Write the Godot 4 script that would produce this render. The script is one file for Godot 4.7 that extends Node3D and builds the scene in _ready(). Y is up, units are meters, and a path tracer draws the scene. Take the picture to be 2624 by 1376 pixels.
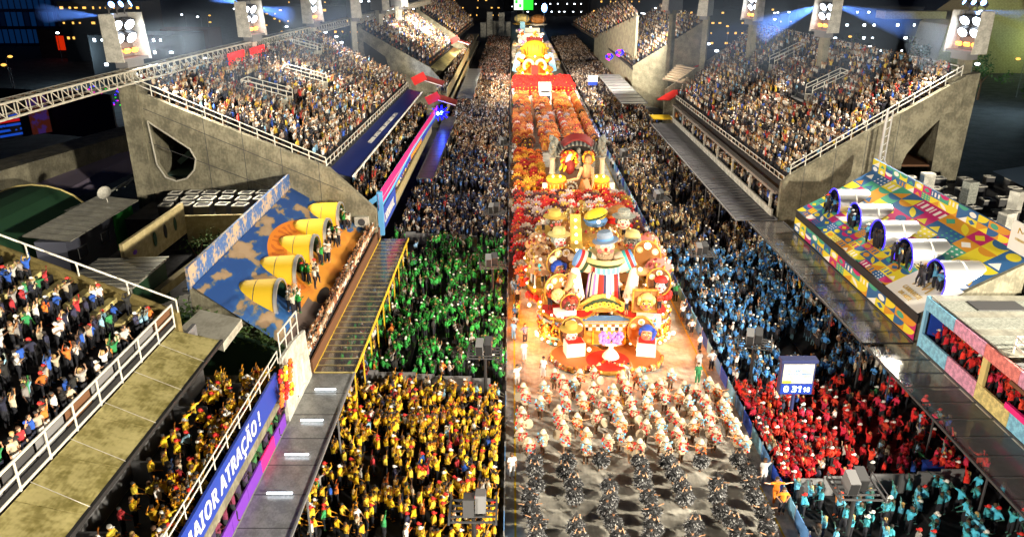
extends Node3D

# Night carnival parade: avenue along -z, x to the right, y up, metres.
var M := {}
var rng := RandomNumberGenerator.new()
var taken := {}
const FX := -12.65   # front plane of the boxes on the left
const RX := 27.65    # front plane of the boxes on the right


func lin(r: float, g: float, b: float, a := 1.0) -> Color:
	var c := Color(r, g, b).linear_to_srgb()
	c.a = a
	return c


func mat(key: String, c: Color, rough := 0.8, metal := 0.0) -> StandardMaterial3D:
	var m := StandardMaterial3D.new()
	m.resource_name = key
	m.albedo_color = c
	m.roughness = rough
	m.metallic = metal
	M[key] = m
	return m


func glow(key: String, c: Color, e: float) -> StandardMaterial3D:
	var m := mat(key, c, 0.5)
	m.emission_enabled = true
	m.emission = c
	m.emission_energy_multiplier = e
	return m


func noise_image(sd: int, freq: float, a: Color, b: Color, lo := 0.25, hi := 0.75, size := 256) -> ImageTexture:
	var n := FastNoiseLite.new()
	n.seed = sd
	n.frequency = freq
	n.fractal_octaves = 5
	var im := n.get_seamless_image(size, size)
	var o := Image.create(size, size, false, Image.FORMAT_RGB8)
	for y in size:
		for x in size:
			var v := im.get_pixel(x, y).r * .5 + im.get_pixel((x * 5 + 31) % size, (y * 5 + 77) % size).r * .3 + im.get_pixel((x * 13) % size, (y * 2 + 11) % size).r * .2
			o.set_pixel(x, y, a.lerp(b, smoothstep(lo, hi, v)))
	return ImageTexture.create_from_image(o)


func worn(key: String, a: Color, b: Color, scale: float, rough := 0.85, metal := 0.0, sd := 1, lo := 0.3, hi := 0.7) -> StandardMaterial3D:
	var m := mat(key, Color.WHITE, rough, metal)
	m.albedo_texture = noise_image(sd, 0.018, a, b, lo, hi)
	m.uv1_triplanar = true
	m.uv1_world_triplanar = true
	m.uv1_scale = Vector3.ONE * scale
	return m


# ---------- shapes ----------
func begin() -> SurfaceTool:
	var s := SurfaceTool.new()
	s.begin(Mesh.PRIMITIVE_TRIANGLES)
	return s


func tri(s: SurfaceTool, a: Vector3, b: Vector3, c: Vector3) -> void:
	s.set_normal((c - a).cross(b - a).normalized())
	s.add_vertex(a); s.add_vertex(b); s.add_vertex(c)


func quad(s: SurfaceTool, a: Vector3, b: Vector3, c: Vector3, d: Vector3) -> void:   # clockwise seen from outside
	tri(s, a, b, c)
	tri(s, a, c, d)


func quv(s: SurfaceTool, a: Vector3, b: Vector3, c: Vector3, d: Vector3) -> void:   # the same with uv: a top left, b top right, c bottom right
	s.set_normal((c - a).cross(b - a).normalized())
	for k in [[a, 0, 0], [b, 1, 0], [c, 1, 1], [a, 0, 0], [c, 1, 1], [d, 0, 1]]:
		s.set_uv(Vector2(k[1], k[2]))
		s.add_vertex(k[0])


func box(s: SurfaceTool, c: Vector3, sz: Vector3, b := Basis.IDENTITY) -> void:
	var h := sz / 2
	var p := []
	for i in 8:
		p.append(c + b * Vector3(h.x if i & 1 else -h.x, h.y if i & 2 else -h.y, h.z if i & 4 else -h.z))
	for f in [[6, 7, 5, 4], [3, 2, 0, 1], [2, 6, 4, 0], [7, 3, 1, 5], [2, 3, 7, 6], [4, 5, 1, 0]]:
		quad(s, p[f[0]], p[f[1]], p[f[2]], p[f[3]])


func box2(s: SurfaceTool, a: Vector3, b: Vector3) -> void:
	box(s, (a + b) / 2, (b - a).abs())


func along(a: Vector3, b: Vector3, up := Vector3.UP) -> Basis:
	var z := (b - a).normalized()
	if absf(z.dot(up)) > 0.99:
		up = Vector3.RIGHT
	var x := up.cross(z).normalized()
	return Basis(x, z.cross(x), z)


func beam(s: SurfaceTool, a: Vector3, b: Vector3, w: float, h: float) -> void:
	box(s, (a + b) / 2, Vector3(w, h, a.distance_to(b)), along(a, b))


func tube(s: SurfaceTool, a: Vector3, b: Vector3, r0: float, r1 := -1.0, n := 6) -> void:
	if r1 < 0:
		r1 = r0
	var bs := along(a, b)
	for i in n:
		var p := TAU * i / n
		var q := TAU * (i + 1) / n
		var u := bs * Vector3(cos(p), sin(p), 0)
		var v := bs * Vector3(cos(q), sin(q), 0)
		for k in [[u, a, r0], [v, b, r1], [v, a, r0], [u, a, r0], [u, b, r1], [v, b, r1]]:
			s.set_normal(k[0])
			s.add_vertex(k[1] + k[0] * k[2])
		if r0 > 0.001:
			tri(s, a, a + u * r0, a + v * r0)
		if r1 > 0.001:
			tri(s, b, b + v * r1, b + u * r1)


func lathe(s: SurfaceTool, prof: Array, n := 16, xf := Transform3D(), a0 := 0.0, a1 := TAU) -> void:   # [radius, height] from bottom to top
	for i in n:
		var p := lerpf(a0, a1, float(i) / n)
		var q := lerpf(a0, a1, float(i + 1) / n)
		for k in prof.size() - 1:
			var r0: float = prof[k][0]
			var r1: float = prof[k + 1][0]
			var y0: float = prof[k][1]
			var y1: float = prof[k + 1][1]
			var sl := Vector2(y1 - y0, r0 - r1).normalized()
			var np := xf.basis * Vector3(cos(p) * sl.x, sl.y, sin(p) * sl.x)
			var nq := xf.basis * Vector3(cos(q) * sl.x, sl.y, sin(q) * sl.x)
			var a := xf * Vector3(cos(p) * r0, y0, sin(p) * r0)
			var b := xf * Vector3(cos(p) * r1, y1, sin(p) * r1)
			var c := xf * Vector3(cos(q) * r1, y1, sin(q) * r1)
			var d := xf * Vector3(cos(q) * r0, y0, sin(q) * r0)
			for v in [[a, np], [c, nq], [b, np], [a, np], [d, nq], [c, nq]]:
				s.set_normal(v[1])
				s.add_vertex(v[0])


func ell(s: SurfaceTool, c: Vector3, r: Vector3, n := 10, m := 6, b := Basis.IDENTITY) -> void:
	for j in m:
		for i in n:
			var v := []
			for k in [[i, j], [i + 1, j], [i + 1, j + 1], [i, j + 1]]:
				var t = PI * k[1] / m
				var p = TAU * k[0] / n
				v.append(Vector3(sin(t) * cos(p), cos(t), sin(t) * sin(p)))
			for k in [0, 2, 1, 0, 3, 2]:
				s.set_normal((b * (v[k] / r)).normalized())
				s.add_vertex(c + b * (v[k] * r))


func prism(s: SurfaceTool, pts: PackedVector2Array, depth: float, xf := Transform3D()) -> void:   # outline in x, y; depth along +z, then moved
	if Geometry2D.is_polygon_clockwise(pts):
		pts.reverse()
	var n := pts.size()
	var ix := Geometry2D.triangulate_polygon(pts)
	var f := func(p: Vector2, z: float) -> Vector3: return xf * Vector3(p.x, p.y, z)
	for i in range(0, ix.size(), 3):
		var a := pts[ix[i]]
		var b := pts[ix[i + 1]]
		var c := pts[ix[i + 2]]
		if (b - a).cross(c - a) < 0:
			var t := b
			b = c
			c = t
		tri(s, f.call(a, depth), f.call(c, depth), f.call(b, depth))
		tri(s, f.call(a, 0.0), f.call(b, 0.0), f.call(c, 0.0))
	for i in n:
		var a := pts[i]
		var b := pts[(i + 1) % n]
		quad(s, f.call(a, depth), f.call(b, depth), f.call(b, 0.0), f.call(a, 0.0))


func disc_points(r: float, n := 20, sx := 1.0, sy := 1.0, c := Vector2.ZERO) -> PackedVector2Array:
	var p := PackedVector2Array()
	for i in n:
		p.append(c + Vector2(cos(TAU * i / n) * r * sx, sin(TAU * i / n) * r * sy))
	return p


# ---------- scene objects ----------
func numbered(called: String) -> String:
	taken[called] = taken.get(called, -1) + 1
	return called if taken[called] == 0 else "%s_%03d" % [called, taken[called]]


func tag(o: Node, label: String, category := "", group := "", kind := "") -> Node:
	if label: o.set_meta("label", label)
	if category: o.set_meta("category", category)
	if group: o.set_meta("group", group)
	if kind: o.set_meta("kind", kind)
	return o


func thing(called: String, label: String, category: String, at := Vector3.ZERO, turn := 0.0, group := "") -> Node3D:
	var o := Node3D.new()
	o.name = numbered(called)
	o.position = at
	o.rotation.y = turn
	add_child(o)
	tag(o, label, category, group)
	return o


func put(called: String, s: Variant, m: Material, parent: Node = self) -> MeshInstance3D:
	var o := MeshInstance3D.new()
	o.mesh = s.commit() if s is SurfaceTool else s
	o.name = numbered(called) if parent == self else called
	if o.mesh.get_surface_count():
		o.set_surface_override_material(0, m)
	parent.add_child(o, true)
	return o


func struct(called: String, s: Variant, m: Material) -> MeshInstance3D:
	var o := put(called, s, m)
	o.set_meta("kind", "structure")
	return o


func words(called: String, text: String, h: float, depth: float, m: Material, parent: Node, xf: Transform3D, bold := true) -> MeshInstance3D:
	var t := TextMesh.new()
	var f := SystemFont.new()
	f.font_names = PackedStringArray(["Droid Sans"])
	f.font_weight = 700 if bold else 400
	t.font = f
	t.font_size = 32
	t.pixel_size = h / 32.0
	t.depth = depth
	t.curve_step = 2.0
	t.text = text
	var o := MeshInstance3D.new()
	o.mesh = t
	o.name = called
	o.material_override = null
	o.set_surface_override_material(0, m)
	o.transform = xf
	parent.add_child(o, true)
	return o


func frame(right: Vector3, out_: Vector3, at: Vector3) -> Transform3D:   # text or print facing out_, reading along right
	var z := out_.normalized()
	var x := (right - z * right.dot(z)).normalized()
	return Transform3D(Basis(x, z.cross(x), z), at)


func rail(parent: Node, pts: Array, h: float, m: Material, step := 2.0, r := 0.035, bars := 2) -> void:   # a pipe railing along a line: posts one by one, rails
	for k in pts.size() - 1:
		var a: Vector3 = pts[k]
		var b: Vector3 = pts[k + 1]
		var n := maxi(1, int(round(a.distance_to(b) / step)))
		for i in range(0 if k == 0 else 1, n + 1):
			var s := begin()
			var p := a.lerp(b, float(i) / n)
			tube(s, p, p + Vector3.UP * h, r, r, 5)
			put("post", s, m, parent)
		for j in bars:
			var s := begin()
			var y := Vector3.UP * h * (1.0 - j * 0.45)
			tube(s, a + y, b + y, r * 1.15, r * 1.15, 5)
			put("rail", s, m, parent)


func spot(called: String, at: Vector3, to: Vector3, e: float, ang: float, c: Color, size := 0.8) -> void:
	var l := SpotLight3D.new()
	l.name = numbered(called)
	add_child(l)
	l.look_at_from_position(at, to, Vector3.UP if absf((to - at).normalized().y) < 0.98 else Vector3.RIGHT)
	l.light_energy = e
	l.light_color = c
	l.spot_angle = ang
	l.spot_angle_attenuation = 0.6
	l.spot_range = 400
	l.spot_attenuation = 2.0
	l.light_size = size
	l.shadow_enabled = true


func omni(called: String, at: Vector3, e: float, c: Color, size := 0.15) -> void:
	var l := OmniLight3D.new()
	l.name = numbered(called)
	l.position = at
	l.light_energy = e
	l.light_color = c
	l.omni_range = 60
	l.omni_attenuation = 2.0
	l.light_size = size
	l.shadow_enabled = true
	add_child(l)


# ---------- people ----------
func field_mesh(bones: Array, cell: float, k := 0.03, extra: Variant = null) -> ArrayMesh:   # tapered capsules joined smoothly, meshed as surface nets
	var lo := Vector3.ONE * 99
	var hi := -lo
	for b in bones:
		for e in 2:
			var r = Vector3.ONE * (b[2 + e] + 3 * cell)
			lo = lo.min(b[e] - r)
			hi = hi.max(b[e] + r)
	var nx := int((hi.x - lo.x) / cell) + 2
	var ny := int((hi.y - lo.y) / cell) + 2
	var nz := int((hi.z - lo.z) / cell) + 2
	var f := PackedFloat32Array()
	f.resize(nx * ny * nz)
	f.fill(1.0)
	for b in bones:
		var a: Vector3 = b[0]
		var d: Vector3 = b[1] - a
		var dd := maxf(d.length_squared(), 1e-6)
		var rm: float = maxf(b[2], b[3]) + 2.5 * cell + k
		var p0 := ((a.min(b[1]) - Vector3.ONE * rm - lo) / cell).max(Vector3.ZERO)
		var p1 := (a.max(b[1]) + Vector3.ONE * rm - lo) / cell
		for z in range(int(p0.z), mini(int(p1.z) + 1, nz)):
			for y in range(int(p0.y), mini(int(p1.y) + 1, ny)):
				var at := (z * ny + y) * nx
				for x in range(int(p0.x), mini(int(p1.x) + 1, nx)):
					var p := lo + Vector3(x, y, z) * cell - a
					var t := clampf(p.dot(d) / dd, 0, 1)
					var v: float = (p - d * t).length() - lerpf(b[2], b[3], t)
					var o := f[at + x]
					var h := maxf(k - absf(o - v), 0.0) / k
					f[at + x] = minf(o, v) - h * h * k * 0.25
	var s := begin()
	s.set_smooth_group(0)
	var ids := {}
	var count := 0
	var off := [0, 1, nx, nx + 1, nx * ny, nx * ny + 1, nx * ny + nx, nx * ny + nx + 1]
	var crn := [Vector3(0, 0, 0), Vector3(1, 0, 0), Vector3(0, 1, 0), Vector3(1, 1, 0), Vector3(0, 0, 1), Vector3(1, 0, 1), Vector3(0, 1, 1), Vector3(1, 1, 1)]
	var edges := [[0, 1], [2, 3], [4, 5], [6, 7], [0, 2], [1, 3], [4, 6], [5, 7], [0, 4], [1, 5], [2, 6], [3, 7]]
	s.set_color(Color.WHITE)
	for z in nz - 1:
		for y in ny - 1:
			for x in nx - 1:
				var at := (z * ny + y) * nx + x
				var neg := 0
				for c in 8:
					if f[at + off[c]] < 0: neg += 1
				if neg == 0 or neg == 8: continue
				var sum := Vector3.ZERO
				var n := 0
				for e in edges:
					var u := f[at + off[e[0]]]
					var w := f[at + off[e[1]]]
					if (u < 0) != (w < 0):
						sum += crn[e[0]].lerp(crn[e[1]], u / (u - w))
						n += 1
				s.add_vertex(lo + (Vector3(x, y, z) + sum / n) * cell)
				ids[at] = count
				count += 1
	for at in ids:
		for ax in [[1, nx, nx * ny], [nx, nx * ny, 1], [nx * ny, 1, nx]]:
			var u := f[at]
			var w := f[at + ax[0]]
			if (u < 0) == (w < 0): continue
			var q := [at, at - ax[1], at - ax[1] - ax[2], at - ax[2]]
			if not (ids.has(q[1]) and ids.has(q[2]) and ids.has(q[3])): continue
			var o := [0, 2, 1, 0, 3, 2] if u < 0 else [0, 1, 2, 0, 2, 3]
			for i in o: s.add_index(ids[q[i]])
	s.generate_normals()
	if extra != null:
		s.deindex()
		extra.call(s)
	return s.commit()


const POSES := [   # elbow and hand of the left and the right arm
	[Vector3(-.25, 1.13, -.02), Vector3(-.24, .88, .06), Vector3(.25, 1.13, -.02), Vector3(.24, .88, .06)],
	[Vector3(-.33, 1.55, .05), Vector3(-.27, 1.82, .12), Vector3(.33, 1.55, .05), Vector3(.25, 1.84, .12)],
	[Vector3(-.25, 1.13, -.02), Vector3(-.2, .93, .12), Vector3(.32, 1.58, .03), Vector3(.3, 1.86, .08)],
	[Vector3(-.26, 1.17, .1), Vector3(-.05, 1.3, .32), Vector3(.26, 1.17, .1), Vector3(.04, 1.3, .32)],
	[Vector3(-.24, 1.2, .16), Vector3(-.06, 1.52, .3), Vector3(.24, 1.2, .16), Vector3(.06, 1.54, .3)],
	[Vector3(-.38, 1.15, -.08), Vector3(-.19, .98, .06), Vector3(.38, 1.15, -.08), Vector3(.19, .98, .06)],
	[Vector3(-.26, 1.15, .14), Vector3(-.18, 1.02, .4), Vector3(.26, 1.15, .14), Vector3(.2, 1.02, .4)],
	[Vector3(-.45, 1.4, .1), Vector3(-.68, 1.5, .16), Vector3(.45, 1.38, .1), Vector3(.7, 1.45, .12)]]
const POSE_WORDS := ["arms down", "arms raised", "right arm up", "clapping", "filming", "hands on hips", "leaning forward", "arms spread"]
var figures := []


func hand(s: SurfaceTool, w: Vector3, dir: Vector3, side: float) -> void:
	var b := along(w, w + dir)
	box(s, w + dir * 0.03, Vector3(.075, .03, .09), b)
	for i in 4:
		var l: float = [.065, .078, .075, .06][i]
		var q := w + b * Vector3((i - 1.5) * .02, 0, .07)
		var e := q + b * Vector3((i - 1.5) * .006, -.012, l)
		tube(s, q, e, .0095, .008, 4)
	var t := w + b * Vector3(.035 * side, 0, .015)
	tube(s, t, t + b * Vector3(.035 * side, -.012, .045), .011, .009, 4)


func make_figure(p: int) -> Dictionary:
	var a: Array = POSES[p]
	var sh := [Vector3(-.18, 1.38, 0), Vector3(.18, 1.38, 0)]
	var lg := []
	for i in 2:
		var x := -.1 if i == 0 else .1
		var st := 0.12 if (p == 7 and i == 0) else (-0.1 if p == 7 else 0.0)
		lg.append([Vector3(x, .92, 0), Vector3(x * 1.1, .5, st + .02), Vector3(x * 1.15, .09, st * 1.4 - .02)])
	var bones := [[Vector3(0, 1.58, .01), Vector3(0, 1.64, -.005), .085, .098], [Vector3(0, 1.4, -.01), Vector3(0, 1.54, 0), .055, .05], [Vector3(0, 1.3, 0), Vector3(0, 1.0, 0), .13, .12], [Vector3(-.13, 1.36, 0), Vector3(.13, 1.36, 0), .075, .075]]
	var top := [[Vector3(0, 1.3, 0), Vector3(0, .98, 0), .165, .155], [Vector3(-.13, 1.36, 0), Vector3(.13, 1.36, 0), .095, .095]]
	var low := [[Vector3(-.05, .96, 0), Vector3(.05, .96, 0), .14, .14]]
	for i in 2:
		bones.append([sh[i], a[i * 2], .05, .04])
		bones.append([a[i * 2], a[i * 2 + 1], .04, .028])
		top.append([sh[i], sh[i].lerp(a[i * 2], .75), .072, .062])
		bones.append([lg[i][0], lg[i][1], .088, .06])
		bones.append([lg[i][1], lg[i][2], .06, .042])
		bones.append([lg[i][2] - Vector3(0, .03, .02), lg[i][2] + Vector3(0, -.045, .13), .045, .038])
		low.append([lg[i][0], lg[i][1], .105, .082])
		low.append([lg[i][1], lg[i][1].lerp(lg[i][2], .8), .08, .066])
	var face := func(s: SurfaceTool) -> void:
		s.set_color(Color.WHITE)
		for i in 2: hand(s, a[i * 2 + 1], (a[i * 2 + 1] - a[i * 2]).normalized(), 1.0 if i == 0 else -1.0)
		ell(s, Vector3(0, 1.595, .105), Vector3(.014, .024, .02), 6, 4)
		for i in [-1, 1]: ell(s, Vector3(.098 * i, 1.6, -.005), Vector3(.014, .03, .02), 6, 4)
		s.set_color(Color(.05, .04, .03))
		for i in [-1, 1]: ell(s, Vector3(.036 * i, 1.622, .088), Vector3(.015, .009, .01), 6, 4)
		s.set_color(Color(.55, .2, .18))
		ell(s, Vector3(0, 1.545, .092), Vector3(.028, .009, .01), 6, 4)
	return {"body": field_mesh(bones, .034, .04, face), "shirt": field_mesh(top, .036, .05), "trousers": field_mesh(low, .038, .04)}


var hair_meshes := []
const HAIR_WORDS := ["dark hair", "brown hair", "blond hair", "white cap", "red cap", "blue cap"]


func make_hair() -> void:
	var s := begin()
	ell(s, Vector3(0, 1.665, -.022), Vector3(.112, .1, .118), 9, 6)
	hair_meshes.append(s.commit())
	s = begin()
	ell(s, Vector3(0, 1.66, -.028), Vector3(.12, .11, .12), 9, 6)
	ell(s, Vector3(0, 1.48, -.085), Vector3(.115, .17, .06), 9, 6)
	hair_meshes.append(s.commit())
	s = begin()
	lathe(s, [[.118, 1.645], [.12, 1.69], [.1, 1.745], [.04, 1.77], [0, 1.775]], 10, Transform3D(Basis(), Vector3(0, 0, -.01)))
	box(s, Vector3(0, 1.658, .14), Vector3(.16, .015, .13))
	hair_meshes.append(s.commit())


func tint(c: Color) -> StandardMaterial3D:
	var k := "cloth" + c.to_html()
	if not M.has(k):
		var m := mat(k, lin(c.r, c.g, c.b), 0.9)
		m.rim_enabled = true
		m.rim = 0.25
	return M[k]


func person(pose: int, skin: int, shirt: Color, pants: Color, hair: int, at: Vector3, turn: float, label: String, group: String, size := 1.0) -> MeshInstance3D:
	var fg: Dictionary = figures[pose]
	var o := put("person", fg.body, M["skin%d" % skin])
	tag(o, label, "person", group)
	o.position = at
	o.rotation.y = turn
	o.scale = Vector3.ONE * size
	put("shirt", fg.shirt, tint(shirt), o)
	put("trousers", fg.trousers, tint(pants), o)
	put("hair" if hair < 3 else "cap", hair_meshes[[0, 1, 1, 2, 2, 2][hair]], M["hair%d" % hair], o)
	return o


func far_person(arms: int, hair_col: String, skin: String) -> ArrayMesh:   # the small figure of the far crowds: shirt takes the copy's colour
	var m := ArrayMesh.new()
	var s := begin()
	s.set_color(Color.WHITE)
	ell(s, Vector3(0, 1.2, 0), Vector3(.2, .3, .13), 6, 4)
	var a: Array = POSES[arms]
	for i in 2: tube(s, Vector3(-.17 + .34 * i, 1.38, 0), Vector3(-.17 + .34 * i, 1.38, 0).lerp(a[i * 2], .7), .075, .065, 4)
	s.commit(m)
	s = begin()
	ell(s, Vector3(0, 1.6, .015), Vector3(.095, .12, .1), 6, 4)
	for i in 2:
		tube(s, Vector3(-.17 + .34 * i, 1.38, 0), a[i * 2], .05, .045, 4)
		tube(s, a[i * 2], a[i * 2 + 1], .045, .04, 4)
		tube(s, Vector3(-.09 + .18 * i, .45, 0), Vector3(-.1 + .2 * i, 0, .02), .06, .05, 4)
	s.commit(m)
	s = begin()
	for i in 2: tube(s, Vector3(-.09 + .18 * i, .95, 0), Vector3(-.1 + .2 * i, .42, .02), .11, .08, 4)
	ell(s, Vector3(0, .97, 0), Vector3(.16, .12, .12), 6, 3)
	s.commit(m)
	s = begin()
	ell(s, Vector3(0, 1.665, -.02), Vector3(.105, .095, .11), 6, 4)
	s.commit(m)
	m.surface_set_material(0, M.crowd_cloth)
	m.surface_set_material(1, M[skin])
	m.surface_set_material(2, M.crowd_trousers)
	m.surface_set_material(3, M[hair_col])
	return m


var far_meshes := []
var near_meshes := []


func near_person(pose: int, skin: int, hair: int) -> ArrayMesh:
	var fg: Dictionary = figures[pose]
	var m := ArrayMesh.new()
	for q in [[fg.body, M["skin%d" % skin]], [fg.shirt, M.crowd_cloth], [fg.trousers, M.crowd_trousers], [hair_meshes[[0, 1, 1, 2, 2, 2][hair]], M["hair%d" % hair]]]:
		m.add_surface_from_arrays(Mesh.PRIMITIVE_TRIANGLES, q[0].surface_get_arrays(0))
		m.surface_set_material(m.get_surface_count() - 1, q[1])
	return m


func crowd(label: String, spots: Array, kinds: Array = far_meshes) -> void:   # [position, turn, colour] each; a mass nobody could count
	var o := thing("crowd", label, "crowd")
	o.set_meta("kind", "stuff")
	var lists := []
	for i in kinds.size(): lists.append([])
	for p in spots: lists[rng.randi() % kinds.size()].append(p)
	for i in kinds.size():
		if lists[i].is_empty(): continue
		var mm := MultiMesh.new()
		mm.transform_format = MultiMesh.TRANSFORM_3D
		mm.use_colors = true
		mm.mesh = kinds[i]
		mm.instance_count = lists[i].size()
		for k in lists[i].size():
			var p: Array = lists[i][k]
			var sz: float = rng.randf_range(.9, 1.06) * (p[3] if p.size() > 3 else 1.0)
			mm.set_instance_transform(k, Transform3D(Basis(Vector3.UP, p[1]).scaled(Vector3.ONE * sz), p[0]))
			mm.set_instance_color(k, p[2])
		var c := MultiMeshInstance3D.new()
		c.multimesh = mm
		c.name = "people"
		c.set_meta("kind", "stuff")
		o.add_child(c, true)


func pick(pal: Array) -> Color:   # [colour, weight] pairs
	var t := 0.0
	for p in pal: t += p[1]
	var r := rng.randf() * t
	for p in pal:
		r -= p[1]
		if r <= 0:
			var c: Color = p[0]
			return Color(c.r, c.g, c.b) * rng.randf_range(.6, 1.3)
	return pal[0][0]


var near_people := []   # collected first; the nearest 300 become persons, the rest the crowds' back rows


func gather(zone: String, at: Vector3, turn: float, pal: Array, poses: Array, word: String, size := .93) -> void:
	near_people.append({"zone": zone, "at": at, "turn": turn + rng.randf_range(-.5, .5), "c": pal[rng.randi() % pal.size()], "pose": poses[rng.randi() % poses.size()], "skin": rng.randi() % 4, "word": word, "size": size})


func place_of(d: Dictionary) -> String:
	var p: Vector3 = d.at
	if d.zone == "stand": return ["first", "second", "third", "fourth", "fifth", "sixth", "seventh", "eighth", "ninth", "tenth", "upper", "upper", "top", "top"][clampi(int(-(p.x + 17.4) / 1.143), 0, 13)] + " row"
	if d.zone in ["yellow", "teal", "red"] and p.y < 3: return "by the fence" if terrace(p.x) < .1 else ("by the canopy" if terrace(p.x) > .4 else "mid block")
	return "far end" if p.z < -33 else ("near end" if p.z > -26 else "midway")


func joined(node: MeshInstance3D) -> ArrayMesh:   # a figure and its clothes as one mesh of several surfaces, for the copies beyond the individuals
	var m := ArrayMesh.new()
	for o in [node] + node.get_children():
		m.add_surface_from_arrays(Mesh.PRIMITIVE_TRIANGLES, o.mesh.surface_get_arrays(0))
		m.surface_set_material(m.get_surface_count() - 1, o.get_surface_override_material(0))
	return m


func settle_people() -> void:
	var eye := Vector3(0, 28, 0)
	near_people.sort_custom(func(a, b): return a.at.distance_to(eye) < b.at.distance_to(eye))
	var rest := {}
	var used := {}
	for i in near_people.size():
		var d: Dictionary = near_people[i]
		if i < 165:
			var h := rng.randi() % 6 if d.zone != "yellow" or rng.randf() < .6 else 4
			var pants: Array = [Color(.01, .012, .03), Color(.015, .015, .015), Color(.5, .5, .48), Color(.05, .08, .2), Color(.1, .07, .05)]
			for t in 6:
				if not used.has([d.c[1], h, d.pose, place_of(d), d.word]): break
				h = (h + 1) % 6
			used[[d.c[1], h, d.pose, place_of(d), d.word]] = true
			person(d.pose, d.skin, d.c[0], pants[rng.randi() % 5], h, d.at, d.turn, "spectator in %s shirt, %s, %s, %s, %s" % [d.c[1], HAIR_WORDS[h], POSE_WORDS[d.pose], place_of(d), d.word], "spectators " + d.word, d.size * rng.randf_range(.94, 1.06))
		else:
			if not rest.has(d.word): rest[d.word] = []
			rest[d.word].append([d.at, d.turn, d.c[0] * rng.randf_range(.75, 1.25), d.size])
	for w in rest: crowd("further spectators standing close together, " + w, rest[w], near_meshes)


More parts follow.
